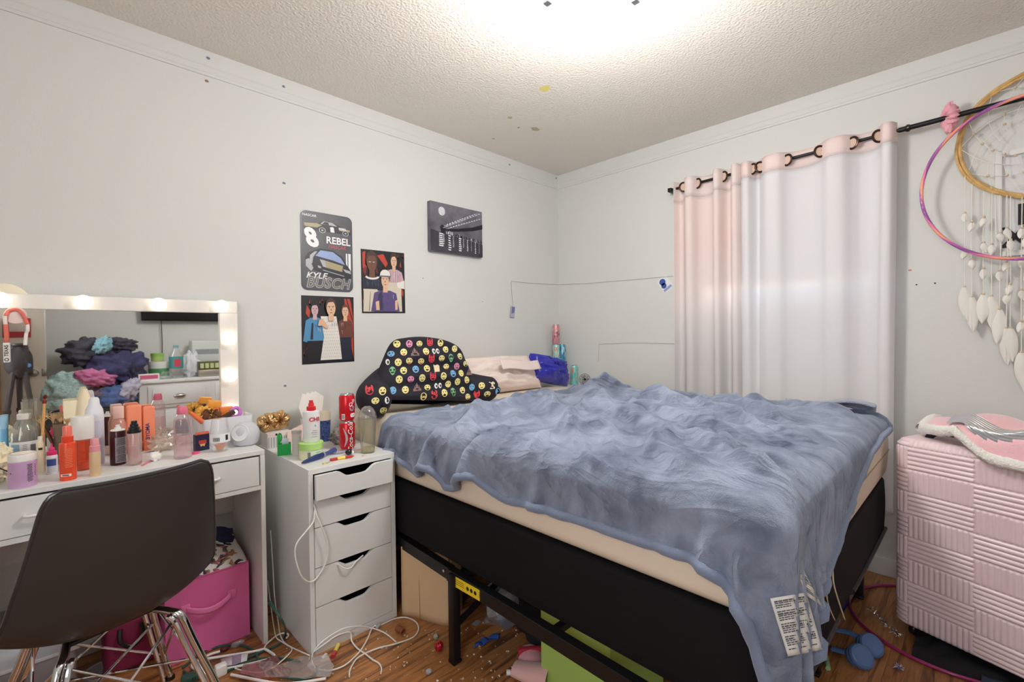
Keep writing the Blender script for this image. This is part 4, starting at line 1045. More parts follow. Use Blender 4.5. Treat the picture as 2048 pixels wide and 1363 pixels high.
# school glue bottle
x, y, r, h = P0(92, 117, 948, 886)
t = thing('glue_bottle', 'small white glue bottle with a pink twist nozzle and blue label', 'glue bottle', (x, y, DZ), facing((x, y)))
q = bottle([(r*.9, 0), (r, .003), (r, h*.58), (r*.85, h*.62)]); q.build('body', mat('glue_white', (236, 236, 240), .35), t)
g = MB(); band(g, r, h*.06, h*.52, FR-.9, FR+.7, 0); band(g, r, h*.28, h*.5, FR-.9, FR+.7, 1, .0012); g.build('label', [mat('label_pale', (206, 214, 228), .5), mat('label_navy', (64, 88, 160), .5)], t)
bottle([(r*.85, h*.62), (r*.86, h*.74), (r*.55, h*.76), (r*.5, h*.84), (r*.22, h*.88), (r*.15, h), (0, h)]).build('nozzle', mat('nozzle_pink', (226, 52, 120), .35), t)
# orange spray bottle
x, y, r, h = P0(119, 155, 961, 851)
t = thing('spray_bottle', 'bright orange spray bottle with a coral cap at the front of the vanity', 'spray bottle', (x, y, DZ), facing((x, y)))
q = bottle([(r*.94, 0), (r, .004), (r, h*.66), (r*.95, h*.69), (r*.7, h*.70)]); lines(q, r, h*.24, h*.60, 12, r*1.0, FR+.1, h=.32); q.build('body', [M_or, mat('print_peach', (255, 150, 118), .4)], t)
g = MB(); band(g, r, h*.085, h*.13, FR-.95, FR+.35, 0); lines(g, r+.0008, h*.09, h*.125, 1, r*.95, FR-.3, h=.6); g.build('label', [mat('label_peach', (250, 236, 230), .5), mat('label_dkred', (150, 50, 40), .5)], t)
bottle([(r*.68, h*.70), (r*.70, h*.71), (r*.70, h*.81), (r*.56, h*.82)]).build('collar', mat('collar_red', (238, 74, 44), .35), t)
bottle([(r*.56, h*.82), (r*.55, h*.98), (r*.48, h), (0, h)]).build('cap', M_orl, t)
# orange tinted jar with a tall white lid
x, y, r, h = P0(144, 191, 941, 831)
t = thing('scrub_jar', 'translucent orange jar with a tall white lid beside the orange spray bottle', 'jar', (x, y, DZ), facing((x, y)))
bottle([(r*.9, 0), (r, .004), (r, h*.55), (r*.9, h*.57)]).build('body', clear('orange_clear', (250, 140, 100), .25, .2), t)
bottle([(r*.86, .004), (r*.88, h*.14), (0, h*.15)]).build('contents', mat('amber_gel', (220, 150, 70), .3), t)
bottle([(r*.96, h*.57), (r*1.02, h*.58), (r*1.02, h*.985), (r*.97, h), (0, h)]).build('lid', M_wcap, t)
# clear round mirror disc leaning on it
x2, y2, r2, h2 = P0(146, 177, 928, 880)
q = MB(); q.tube(circ3 := [(.018*math.cos(a), 0, .022*math.sin(a)) for a in [2*PI*k/28 for k in range(28)]], .0016, 6, True); q.v = [tuple(Vector(p)+Vector((0, 0, .026))) for p in q.v]
solo(q, 'clear_ring', clear('ring_clear', (255, 235, 230), .3, .4), 'thin clear plastic ring standing behind the orange spray bottle', 'ring', loc=(x2-.004, y2-.03, DZ))
# foundation bottle
x, y, r, h = P0(179, 203, 952, 876)
t = thing('foundation_bottle', 'small beige foundation bottle with a pink cap at the vanity edge', 'bottle', (x, y, DZ), facing((x, y)), GTX)
bottle([(r*.95, 0), (r, .003), (r, h*.62), (r*.92, h*.65)]).build('body', M_skin, t)
bottle([(r*.92, h*.65), (r*.93, h*.80), (r*.78, h*.82), (r*.76, h*.97), (r*.66, h), (0, h)]).build('cap', mat('cap_rose', (238, 158, 168), .35), t)
# tall lavender bottle
x, y, r, h = P0(171, 211, 931, 794)
t = thing('lotion_bottle', 'tall pale lavender bottle with a white shoulder, tallest in the vanity crowd', 'bottle', (x, y, DZ), facing((x, y)), GTX)
bottle([(r*.92, 0), (r, .005), (r*1.0, h*.66)]).build('body', M_lav, t)
bottle([(r*1.0, h*.66), (r*1.02, h*.72), (r*.9, h*.82), (r*.6, h*.9), (r*.55, h*.97), (r*.4, h), (0, h)]).build('shoulder_cap', mat('cap_frost', (232, 233, 240), .4), t)
# cream tottle and card at the back
x, y, r, h = P0(150, 192, 880, 777)
q = bottle([(r*.9, 0), (r, .005), (r, h*.52), (r*.86, h*.6), (r*.62, h*.86), (r*.36, h*.97), (r*.3, h), (0, h)])
solo(q, 'lotion_bottle', M_cream, 'cream bottle with a conical cap behind the white-lidded jar', 'bottle', GTX, loc=(x, y, DZ))
x, y, r, h = P0(128, 158, 876, 801)
q = MB(); q.box(-r, -.012, 0, r, .012, h, .002, M=R(facing((x, y)), 'Z')); solo(q, 'paper_box', mat('paper_cream', (244, 234, 204), .7), 'cream paper box standing in front of the mirror glass', 'box', loc=(x, y, DZ))
# makeup brush and a cup of blond brushes
a, b = at_y(79, 862, 2.20), at_y(90, 798, 2.24)
t = thing('makeup_brush', 'thin wooden makeup brush leaning upright with dark red tip', 'brush', a)
q = MB(); q.tube([Vector((0, 0, DZ+.005-a.z)), (b-a)*.86], [.0045, .004], 8); q.build('handle', mat('brush_wood', (216, 164, 104), .45), t)
q = MB(); q.tube([(b-a)*.86, (b-a)*.93, (b-a)], [.0042, .007, .002], 8); q.build('bristles', mat('bristle_wine', (120, 44, 40), .8), t)
x, y, r, h = P0(106, 140, 905, 846)
t = thing('brush_cup', 'clear plastic cup holding blond hair brushes behind the orange bottle', 'cup', (x, y, DZ), facing((x, y)))
bottle([(r*.8, 0), (r, h), (r*.96, h), (r*.77, .003), (0, .003)]).build('cup', clear('cup_smoke', (214, 196, 176), .3, .2), t)
M_blond = mat('bristle_blond', (228, 196, 152), .8, var=.25, vscale=60)
for k in range(5):
    a_ = rnd.random()*6.28; q = MB(); d = Vector((.34*math.cos(a_), .22*math.sin(a_)-.12, 1)).normalized()
    q.tube([Vector((0, 0, .008))+d*.002, d*h*1.02], .0035, 6)
    bo = q.build('brush', mat('brush_brown', (120, 84, 58), .5), t)
    q = MB(); e = d*h*1.02
    for w_ in range(26):
        o_ = Vector((rnd.gauss(0, .26), rnd.gauss(-.05, .2), 0)); q.tube([e, e+(d+o_*.6)*.014, e+(d+o_*1.6)*.030], [.0014, .0011, .0004], 4)
    q.build('bristles', M_blond, bo)
# fluffy cream loofah, mint cloth and blue tube at the left edge
x, y = at_z(2, 958, DZ)[:2]
x, y = -.145, 2.12
t = thing('loofah', 'fluffy cream bath puff at the left end of the vanity', 'bath puff', (x, y, DZ))
q = MB(); q.ball((0, 0, .05), (.055, .05, .05), 40, wob=.45, ws=9, seed=2); q.ball((.01, .012, .085), (.040, .036, .035), 30, wob=.5, ws=9, seed=5); q.v = [(a, b, max(.002, c)) for a, b, c in q.v]; q.build('puff', mat('puff_cream', (244, 234, 204), .9, bump=.8, bscale=120, bdist=.006), t)
q = MB(); q.tube(smooth_path([(.02, -.052, .06), (.04, -.06, .045), (.055, -.05, .03), (.058, -.03, .012)], 5), .0016, 6); q.build('cord', INK, t)
x, y, r, h = P0(0, 16, 905, 833)
t = thing('toothpaste_tube', 'pale blue capped tube at the left picture edge behind the bath puff', 'tube', (x, y, DZ), 0)
bottle([(r*.9, 0), (r, .003), (r*.95, h*.78)]).build('body', mat('tube_blue', (120, 182, 224), .4), t); bottle([(r*1.05, h*.78), (r*1.05, h), (0, h)]).build('cap', mat('cap_sky', (160, 206, 236), .4), t)
x, y = -.125, 2.24
q = MB(); q.ball((0, 0, .045), (.03, .026, .047), 24, wob=.35, ws=4, seed=8); q.v = [(a, b, max(.002, c)) for a, b, c in q.v]; solo(q, 'mint_cloth', mat('mint_fabric', (196, 226, 206), .85), 'crumpled mint green cloth behind the water bottle', 'cloth', loc=(x, y, DZ))
# aerosol can
x, y, r, h = P0(220, 254, 930, 849)
t = thing('spray_can', 'dark maroon aerosol can with grey label and white nozzle', 'spray can', (x, y, DZ), facing((x, y)))
q = bottle([(r*.95, 0), (r, .002), (r, h*.82), (r*.9, h*.86)]); q.build('body', mat('can_maroon', (74, 36, 44), .25, metal=.3), t)
g = MB(); band(g, r, h*.06, h*.70, FR-.35, FR+1.25, 0); 
for z0, n_ in ((.50, 8), (.28, 7), (.08, 5)): lines(g, r+.0008, h*z0, h*(z0+.19), n_, r*1.35, FR+.45, h=.4)
g.build('label', [mat('label_silver', (168, 166, 172), .4), INK], t)
bottle([(r*.9, h*.86), (r*.86, h*.885), (r*.42, h*.9), (r*.42, h*.94), (r*.26, h*.95), (r*.26, h), (0, h)]).build('nozzle', M_wcap, t)
# clear pump bottle with a black stepped cap
x, y, r, h = P0(255, 285, 931, 841)
t = thing('setting_spray', 'clear cylinder bottle with a black stepped spray cap', 'spray bottle', (x, y, DZ), facing((x, y)))
bottle([(r*.95, 0), (r, .003), (r, h*.73), (r*.95, h*.74), (r*.92, h*.73), (r*.92, .006), (0, .006)]).build('body', clear('frosted_pink', (246, 232, 230), .25, .25), t)
bottle([(r*.9, .007), (r*.9, h*.44), (0, h*.44)]).build('liquid', clear('pink_liquid', (248, 226, 224), .45, .05), t)
bottle([(r*.98, h*.73), (r*.98, h*.79), (r*.8, h*.80), (r*.78, h*.86), (r*.6, h*.87), (r*.58, h*.93), (r*.44, h*.94), (r*.42, h), (0, h)]).build('cap', BLACKP, t)
# blush pink flask behind
x, y, r, h = P0(221, 256, 903, 812)
t = thing('toner_bottle', 'pale pink toner bottle with a square pink cap behind the spray can', 'bottle', (x, y, DZ), facing((x, y)), GTX)
bottle([(r*.95, 0), (r, .004), (r, h*.62), (r*.8, h*.72), (r*.6, h*.75)]).build('body', clear('blush_clear', (248, 196, 184), .5, .2), t)
q = MB(); q.box(-r*.66, -r*.5, h*.75, r*.66, r*.5, h, .003); q.build('cap', mat('cap_blush', (248, 206, 196), .35), t)
# two coral cartons
M_cor = mat('carton_coral', (247, 146, 108), .45)
x, y, r, h = P0(253, 286, 903, 809)
q = MB(); q.box(-r*.95, -r*.8, 0, r*.95, r*.8, h, .008, 3, M=R(facing((x, y)), 'Z')); solo(q, 'skincare_carton', M_cor, 'plain coral tube box behind the clear spray bottle', 'box', loc=(x, y, DZ))
x, y, r, h = P0(286, 312, 894, 812)
t = thing('skincare_carton', 'coral tube box with navy vertical lettering BYOMA', 'box', (x, y, DZ), facing((x, y)))
q = MB(); q.box(-r*.95, -r*.9, 0, r*.95, r*.9, h, .006, 3); q.build('carton', M_cor, t)
q = MB(); q.text('BYOMA', .0185, T(-.004, -r*.9-.0002, h*.45) @ R(PI/2, 'X') @ R(PI/2, 'Z'), 0, bold=.02)
for k in range(4): q.text('-----', .006, T(-.002, -r*.9-.0002, h*.2-.005*k) @ R(PI/2, 'X'), 1)
q.build('lettering', [mat('navy_ink', (58, 38, 110), .5), mat('coral_ink', (214, 96, 66), .5)], t)
# micellar water bottle
x, y, r, h = P0(348, 385, 918, 812)
t = thing('micellar_bottle', 'clear micellar water bottle with a pink flip cap standing alone mid vanity', 'bottle', (x, y, DZ), facing((x, y)))
bottle([(r*.92, 0), (r, .005), (r, h*.62), (r*.92, h*.74), (r*.66, h*.84), (r*.55, h*.86)]).build('body', clear('micellar_clear', (250, 240, 242), .16, .25), t)
bottle([(r*.93, .008), (r*.94, h*.45), (0, h*.45)]).build('liquid', clear('micellar_liquid', (252, 238, 240), .15, .08), t)
bottle([(r*.6, h*.855), (r*.62, h*.87), (r*.6, h*.95), (r*.5, h), (0, h)]).build('cap', M_pinkcap, t)
# crumpled clear wrap and white paper towel, cotton ball and pink stick
def crumple(rx, ry, rz, seed, n=26, k=.6, ws=3.0):
    q = MB(); q.ball((0, 0, rz), (rx, ry, rz), n, wob=k, ws=ws, seed=seed)
    q.v = [(a, b, max(.0015, c)) for a, b, c in q.v]; return q
x, y = at_y(330, 886, 2.22)[:2]
solo(crumple(.045, .03, .032, 4, 30, .7, 4), 'plastic_wrap', clear('wrap_clear', (252, 246, 240), .18, .35), 'crumpled clear plastic wrap between coral box and micellar bottle', 'wrap', loc=(x, y+.02, DZ))
x, y = at_z(322, 897, DZ)[:2]
q = MB(); q.grid(lambda u, v: ((u-.5)*.12+(v-.5)*.03, (v-.5)*.07, .004+.008*noise.noise(Vector((u*3, v*3, 1)))+.012*max(0, v-.5)), 14, 10); solo(q, 'paper_towel', mat('towel_white', (242, 240, 236), .9), 'white paper towel lying under the clear wrap', 'paper towel', loc=(x, y, DZ), solid=.002)
x, y = at_z(310, 921, DZ)[:2]
solo(MB().ball((0, 0, .016), (.018, .016, .016), 20, wob=.4, ws=3), 'cotton_ball', mat('cotton', (246, 244, 240), .95), 'white cotton ball on the vanity front edge', 'cotton ball', loc=(x, y, DZ))
a, b = at_z(283, 930, DZ+.003), at_z(304, 919, DZ+.004)
solo(MB().tube([a, (a+b)/2, b], .0026, 8), 'pink_stick', mat('stick_pink', (228, 120, 140), .4), 'thin pink stick beside the cotton ball', 'stick')
# navy sweets box, pink compact
x, y, r, h = P0(388, 418, 902, 866)
t = thing('candy_box', 'small open navy box with an orange inside and red yellow badge', 'box', (x, y, DZ), facing((x, y))+.35)
q = MB(); q.box(-r, -r*.5, 0, r, r*.5, h*.96, .0008, 1); q.build('carton', mat('carton_navy', (36, 38, 72), .4, var=.2, vscale=80), t)
q = MB(); q.poly(rrect(-r*.55, h*.40, r*.55, h*.62, .003), 0, T(0, -r*.5-.0005, 0) @ R(PI/2, 'X')); q.poly([(-r*.4, h*.40), (r*.4, h*.40), (r*.25, h*.24), (0, h*.30), (-r*.25, h*.24)], 1, T(0, -r*.5-.0004, 0) @ R(PI/2, 'X'))
q.build('badge', [mat('badge_red', (206, 66, 60), .4), mat('badge_yellow', (232, 200, 120), .4)], t)
q = MB(); q.add([(-r, -r*.5, h*.96), (r, -r*.5, h*.96), (r*1.0, -r*.15, h*1.1), (-r*.9, -r*.15, h*1.1)], [(0, 1, 2, 3)]); q.build('flap', mat('flap_orange', (232, 110, 80), .5), t, solid=.0008)
x, y = at_z(391, 907, DZ)[:2]
solo(MB().lathe([(.011, 0), (.012, .003), (.011, .008), (0, .009)], 20, sx=1.2), 'compact_case', mat('compact_pink', (236, 90, 140), .35), 'tiny hot pink compact at the foot of the navy box', 'compact', loc=(x, y, DZ))
# clear bottle with white barcode label
x, y, r, h = P0(420, 461, 905, 836)
t = thing('water_bottle', 'short clear bottle with a white barcode label before the white bin', 'bottle', (x, y, DZ), facing((x, y)), GTX)
bottle([(r*.7, 0), (r*.9, .008), (r, h*.28), (r, h*.62), (r*.9, h*.75), (r*.8, h*.97), (r*.76, h)]).build('body', CLEAR, t)
g = MB(); band(g, r, h*.30, h*.56, FR-1.5, FR+1.5, 0, .0008); 
for k in range(9): band(g, r, h*.34, h*.46, FR-.7+k*.08, FR-.7+k*.08+.03+.02*(k % 2), 1, .0014)
band(g, r, h*.36, h*.52, FR+.55, FR+.85, 1, .0014); g.build('label', [lab1[0], INK], t)
bottle([(r*.3, .006), (r*.62, h*.22), (0, h*.23)]).build('residue', mat('residue_orange', (224, 150, 112), .4), t)
# fallen clear bottle behind the navy box
a, b = at_z(383, 868, DZ+.03), at_z(424, 856, DZ+.03)
q = MB(); d = (b-a); L_ = d.length
q.lathe([(.0, 0), (.022, .003), (.026, .01)]+[(.026-.002*(k % 2), .014+.006*k) for k in range(9)]+[(.024, .075), (.012, .095), (.012, .105)], 24, M=T(a.x, a.y+.02, DZ+.0275) @ R(math.atan2(d.y, d.x), 'Z') @ R(PI/2, 'Y'))
solo(q, 'water_bottle', CLEAR, 'ribbed clear bottle lying on its side behind the navy box', 'bottle', GTX)
# white bin full of hair things
x, y, r, h = P0(408, 494, 876, 828)
t = thing('storage_bin', 'white plastic bin overflowing with hair things beside the mirror', 'bin', (x, y, DZ), 0)
q = MB(); w_, d_ = .092, .055
o, i_ = rrect(-w_, -d_, w_, d_, .012), rrect(-w_+.003, -d_+.003, w_-.003, d_-.003, .010); n = len(o)
v = [(a*.93, b*.93, 0) for a, b in o]+[(a, b, h*.95) for a, b in o]+[(a, b, h*.95) for a, b in i_]+[(a*.93, b*.93, .003) for a, b in i_]
f = [tuple(range(n))[::-1], tuple(range(3*n, 4*n))]
for l_ in range(3): f += [(l_*n+k, l_*n+(k+1) % n, (l_+1)*n+(k+1) % n, (l_+1)*n+k) for k in range(n)]
q.add(v, f, 0, True); q.build('bin_body', mat('bin_white', (232, 233, 238), .4), t)
BXx, BYy, BH = x, y, DZ+h*.95
M_fuzz = mat('fuzz_orange', (246, 188, 92), .9, bump=.6, bscale=150, bdist=.004, var=.2, vscale=30)
GH = 'hair things in the white bin'
def in_bin(px, py, dy): return at_y(px, py, BYy+dy)
p = in_bin(403, 818, .0); q = MB(); q.grid(rub((0, 0, 0), .022, .013, 11, .3, seed=2), 60, 10, cu=True, cv=True, M=R(1.0, 'X')); solo(q, 'scrunchie', M_fuzz, 'fuzzy yellow orange scrunchie on top of the white bin', 'scrunchie', GH, loc=(p.x+.01, p.y, BH+.016))
p = in_bin(428, 808, .02); q = MB(); q.box(-.024, -.014, -.014, .024, .014, .014, .004, M=R(.15, 'Y')); solo(q, 'hair_clip_pack', mat('pack_orange', (246, 166, 66), .5), 'bright orange packet sticking up at the back of the white bin', 'packet', GH, loc=(p.x, p.y, BH+.052))
p = in_bin(423, 832, -.02); q = MB(); q.grid(rub((0, 0, 0), .021, .012, 9, .35, seed=7), 60, 10, cu=True, cv=True, M=R(.6, 'X')); solo(q, 'scrunchie', mat('scrunchie_leopard', (112, 70, 46), .8, var=.6, vscale=90), 'brown patterned scrunchie at the front of the white bin', 'scrunchie', GH, loc=(p.x, p.y, BH+.012))
p = in_bin(453, 815, .02); q = MB(); q.box(-.026, -.02, -.03, .026, .02, .014, .004); solo(q, 'tin_box', mat('tin_orange', (238, 132, 54), .4), 'small orange box poking out of the white bin near the frame', 'box', GH, loc=(p.x, p.y, BH+.020))
p = in_bin(476, 825, .0); q = MB(); q.tube([(.018*math.cos(a), .004*math.sin(2*a), .018*math.sin(a)) for a in [2*PI*k/30 for k in range(30)]], .008, 8, True); solo(q, 'hair_tie', mat('tie_orchid', (206, 130, 206), .6), 'orchid purple hair tie on the bin corner', 'hair tie', GH, loc=(p.x-.01, p.y, BH+.010))
p = in_bin(457, 833, -.035); q = MB(); q.box(-.026, -.007, -.010, .026, .007, .010, .004, M=R(-.5, 'Y')); solo(q, 'hair_clip', mat('clip_brown', (74, 52, 46), .3), 'dark brown hair clip hooked on the bin rim', 'hair clip', GH, loc=(p.x, p.y, BH+.008))
a, b = in_bin(380, 824, -.03), in_bin(406, 845, -.045); b.z = max(b.z, BH-.01)
solo(MB().tube([a, a*.5+b*.5, b], [.006, .009, .010], 10), 'lip_gloss', mat('gloss_orange', (240, 120, 72), .3), 'orange lip gloss tube leaning on the left of the white bin', 'lip gloss', GH)
# smart speaker
x, y, r, h = P0(462, 525, 895, 840)
t = thing('smart_speaker', 'round light grey smart speaker with a pale front disc at the vanity end', 'speaker', (x, y+.01, DZ), facing((x, y))-.45)
r *= .92
q = MB(); q.lathe([(r*.62, 0), (r*.80, r*.10), (r*.96, r*.45), (r, r*.85), (r*.93, r*1.25), (r*.72, r*1.6), (r*.38, r*1.80), (0, r*1.85)], 36); q.build('body', mat('mesh_grey', (206, 207, 214), .85, bump=.4, bscale=600), t)
Md = T(0, -r*.62, r*1.02) @ R(PI/2-.35, 'X')
q = MB(); q.lathe([(r*.62, .0), (r*.64, r*.26), (r*.60, r*.30), (0, r*.30)], 36, M=Md); q.build('front_disc', mat('disc_white', (228, 230, 236), .5), t)
q = MB(); q.tube([(r*.61*math.cos(a), r*.61*math.sin(a), r*.305) for a in [2*PI*k/36 for k in range(36)]], .0012, 6, True, M=Md); q.build('light_ring', mat('ring_pale', (226, 232, 210), .5), t)
# ------------------------------------------------------------------ white five-drawer unit
UX0, UX1, UY0, UY1, UZ = .667, 1.027, 1.76, 2.34, .70
UO = Vector(((UX0+UX1)/2, UY0, 0))
un = thing('drawer_unit', 'narrow white five-drawer unit with scooped finger pulls between vanity and bed', 'drawer unit', UO)
def up_(mb, name, m_, parent=un, **k):
    mb.v = [tuple(Vector(p)-UO) for p in mb.v]; return mb.build(name, m_, parent, **k)
q = MB(); q.box(UX0, UY0, UZ-.02, UX1, UY1, UZ, .001, 1); up_(q, 'top', WHITE)
for x in (UX0, UX1-.018): q = MB(); q.box(x, UY0, 0, x+.018, UY1, UZ-.0205, .001, 1); up_(q, 'side_panel', WHITE)
q = MB(); q.box(UX0+.0185, UY0+.002, 0, UX1-.0185, UY0+.018, .030); up_(q, 'plinth', WHITE)
q = MB(); q.box(UX0+.0185, UY1-.006, .031, UX1-.0185, UY1-.001, UZ-.021); up_(q, 'back_panel', WHITE)
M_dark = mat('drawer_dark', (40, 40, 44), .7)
ZS = [(.585, .677), (.478, .581), (.326, .474), (.178, .322), (.032, .174)]
def front(z0, z1, dep, out):
    a, b = UX0+.0205, UX1-.0205; w_ = b-a; o = [(a, z0), (b, z0), (b, z1)]
    for k in range(13):                                # scoop, from right to left
        t_ = k/12; s_ = (1-math.cos(2*PI*min(1, max(0, t_)))) /2
        u = .76-.50*t_; e = min(1, min(t_, 1-t_)/.30); e = e*e*(3-2*e)
        o.append((a+w_*u, z1-dep*e))
    o.append((a, z1))
    q = MB(); q.prism(o, .016, 0, T(0, UY0+.0175-out, 0) @ R(PI/2, 'X')); return q, a, b
for i, (z0, z1) in enumerate(ZS):
    out = .022 if i == 0 else .0
    q, a, b = front(z0, z1, .026 if i < 2 else .027, out)
    d = up_(q, 'drawer', WHITE)
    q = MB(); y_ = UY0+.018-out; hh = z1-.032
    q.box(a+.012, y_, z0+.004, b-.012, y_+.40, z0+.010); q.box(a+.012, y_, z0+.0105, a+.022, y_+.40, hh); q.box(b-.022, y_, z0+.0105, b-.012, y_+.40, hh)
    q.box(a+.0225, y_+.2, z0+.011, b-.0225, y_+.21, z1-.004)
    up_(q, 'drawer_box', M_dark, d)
# looped white cable caught in the drawers
M_cab = mat('cable_white', (234, 233, 230), .45)
yf = UY0-.006
q = MB(); pts = [at_y(628, 1008, yf+.004), at_y(634, 1032, yf-.008), at_y(646, 1060, yf-.012), at_y(655, 1092, yf-.012), at_y(651, 1125, yf-.012), at_y(636, 1152, yf-.012), at_y(622, 1163, yf-.014), at_y(607, 1157, yf-.03), at_y(597, 1138, yf-.035), at_y(590, 1108, yf-.035), at_y(594, 1085, yf-.035), at_y(612, 1062, yf-.025), at_y(627, 1042, yf-.010), at_y(629, 1020, yf-.002)]
q.tube(smooth_path(pts, 6), .0028, 8)
pts = [at_y(675, 1127, yf+.006), at_y(690, 1136, yf-.006), at_y(703, 1134, yf-.008), at_y(712, 1122, yf-.006), at_y(726, 1110, yf+.006)]
q2 = MB(); q2.tube(smooth_path(pts, 6), .0026, 8)
solo(q, 'charging_cable', M_cab, 'white cable looping out of the upper drawers of the drawer unit', 'cable')
solo(q2, 'charging_cable', M_cab, 'white cable end sagging from the scoop of the fourth drawer', 'cable')

# ------------------------------------------------------------------ things on the drawer unit
TZ = UZ
def Q0(a, b, c, d, z=TZ): 
    x, y, r, h = spot(a, b, c, d, z); return x, min(y, UY1-r-.005), r, h
# gold scrunchies
M_gold = mat('gold_foil', (206, 168, 118), .25, metal=.85, var=.2, vscale=40)
x, y, r, h = Q0(523, 552, 868, 841)
q = MB(); q.grid(rub((0, 0, 0), .022, .021, 6, .16, seed=4), 60, 10, cu=True, cv=True, M=T(0, 0, .041) @ R(PI/2, 'X') @ R(.3, 'Y')); solo(q, 'scrunchie', M_gold, 'shiny gold scrunchie next to the smart speaker, nearer the vanity', 'scrunchie', 'gold scrunchies', loc=(.682, 2.275, TZ+.068))
q = MB(); q.grid(rub((0, 0, 0), .022, .022, 6, .16, seed=9), 60, 10, cu=True, cv=True, M=T(0, 0, .043) @ R(PI/2, 'X') @ R(-.2, 'Y')); solo(q, 'scrunchie', M_gold, 'shiny gold scrunchie farther from the vanity behind the green caddy', 'scrunchie', 'gold scrunchies', loc=(.742, 2.285, TZ+.068))
# striped cardboard box
t = thing('cardboard_box', 'small white printed box with grey striped side under the gold scrunchies', 'box', (.716, 2.262, TZ), 0)
q = MB(); q.box(-.045, -.035, 0, .058, .055, .066, .001, 1); q.build('carton', mat('carton_white', (228, 226, 222), .6), t)
q = MB(); 
for k in range(9): q.box(-.043+k*.0108, -.0358, .002, -.0365+k*.0108, -.0352, .048)
q.build('stripes', mat('stripe_grey', (176, 176, 172), .6), t)
q = MB(); q.box(-.044, -.0358, .051, .057, -.0352, .065, mi=0)
for k in range(2): q.box(-.012+k*.013, -.0364, .053, -.004+k*.013, -.0358, .063, mi=1)
q.build('printed_band', [mat('band_rose', (238, 214, 214), .6), INK], t)
# pale pink card
t = Q0(545, 603, 880, 850)
q = MB(); q.prism([(-.05, 0), (.05, 0), (.05, .088), (.02, .092), (-.05, .066)], .002, 0, R(PI/2, 'X')); solo(q, 'gift_card', mat('card_rose', (238, 208, 200), .6), 'pale pink card standing behind the green caddy', 'card', loc=(.80, 2.215, TZ))
# green caddy
x, y, r, h = Q0(556, 585, 912, 866)
t = thing('toy_caddy', 'bright green plastic toy caddy with an upright handle and a card inside', 'toy caddy', (x, y+.01, TZ), facing((x, y)))
q = MB(); w_ = r*.95; hh = h*.52
q.box(-w_, -w_*.7, 0, w_, w_*.7, .002); q.box(-w_, -w_*.7, .002, w_, -w_*.7+.003, hh, .0008, 1); q.box(-w_, w_*.7-.003, .002, w_, w_*.7, hh, .0008, 1); q.box(-w_, -w_*.7+.003, .002, -w_+.003, w_*.7-.003, hh); q.box(w_-.003, -w_*.7+.003, .002, w_, w_*.7-.003, hh)
q.build('caddy_body', mat('toy_green', (34, 172, 84), .35), t)
q = MB(); q.prism([(-w_, 0), (-w_+.012, 0), (-w_+.014, hh*.5), (-w_+.008, hh*1.0), (-w_, hh*.85)], .004, 0, T(0, 0, hh) @ R(PI/2, 'X')); q.tube([(-w_+.004, .002, hh), (-w_+.018, .002, hh*1.4), (-w_+.014, .002, hh*1.9)], .003, 8); q.build('handle', MATS['toy_green'], t)
q = MB(); q.box(-w_+.018, -.003, .004, w_-.008, -.001, hh*1.45); q.build('card_insert', mat('insert_blue_white', (214, 226, 238), .5), t)
# grey ribbed can
x, y, r, h = Q0(584, 604, 911, 860)
t = thing('ribbed_can', 'pale grey ribbed cylinder bottle between green caddy and cream tub', 'bottle', (x, y, TZ), facing((x, y)))
pr = [(r*.92, 0)]
for k in range(16): pr += [(r, .004+h*.86*k/16), (r*.95, .004+h*.86*(k+.5)/16)]
bottle(pr+[(r*.95, h*.88)]).build('body', mat('can_greige', (206, 200, 194), .45), t); bottle([(r*1.04, h*.88), (r*1.04, h), (0, h)]).build('cap', mat('cap_greige', (188, 182, 176), .4), t)
# cream tub with a green lid, white spray bottle on it
x, y, r, h = Q0(597, 648, 921, 880)
TBx, TBy = x, y
t = thing('cream_tub', 'round cream tub with a lime green lid and pale label under the white spray bottle', 'tub', (x, y, TZ), facing((x, y)))
h *= .93; bottle([(r*.88, 0), (r*.95, .005), (r*.95, h*.6)]).build('body', mat('tub_cream', (232, 228, 190), .4), t)
bottle([(r, h*.6), (r*1.0, h*.97), (r*.97, h), (0, h)]).build('lid', mat('lid_lime', (176, 220, 126), .4), t)
g = MB(); band(g, r*.95, h*.10, h*.56, FR-.35, FR+1.2, 0, .0008); 
for k in range(7): band(g, r*.95, h*.14, h*.50, FR-.28+k*.035, FR-.28+k*.035+.018, 1, .0014)
lines(g, r*.95+.0006, h*.16, h*.5, 3, r*.5, FR+.65, 2, h=.4); g.build('label', [mat('label_mint', (216, 228, 206), .5), INK, mat('label_green', (110, 170, 110), .5)], t)
TBh = TZ+h
x, y, r, h2 = spot(603, 639, 884, 799, TBh)
x, y = TBx+.004, TBy+.002
t = thing('spray_bottle', 'white spray bottle with red nozzle and red CHI lettering standing on the tub', 'spray bottle', (x, y, TBh), facing((x, y))+.15)
r *= .97; h = h2
q = MB(); q.lathe([(r*.92, 0), (r, .004), (r, h*.70), (r*.96, h*.735), (r*.6, h*.76)], 30, sy=.72); q.build('body', mat('bottle_pearl', (232, 231, 234), .3), t)
q = MB(); q.lathe([(r*.52, h*.755), (r*.54, h*.765), (r*.54, h*.85), (r*.34, h*.86), (r*.32, h*.93), (r*.24, h*.94), (r*.24, h), (0, h)], 22); q.build('nozzle', mat('nozzle_red', (222, 44, 52), .3), t)
Mf = T(.006, -r*.725-.0004, h*.53) @ R(PI/2, 'X')
q = MB(); q.text('CHI', .022, T(.007, -r*.715, h*.55) @ R(PI/2, 'X') @ R(.13, 'Y'), 0, bold=.035, depth=.0012, sx=1.1)
for k, (s_, w2) in enumerate((('44 IRON', .006), ('&', .008), ('GUARD', .006))): pass
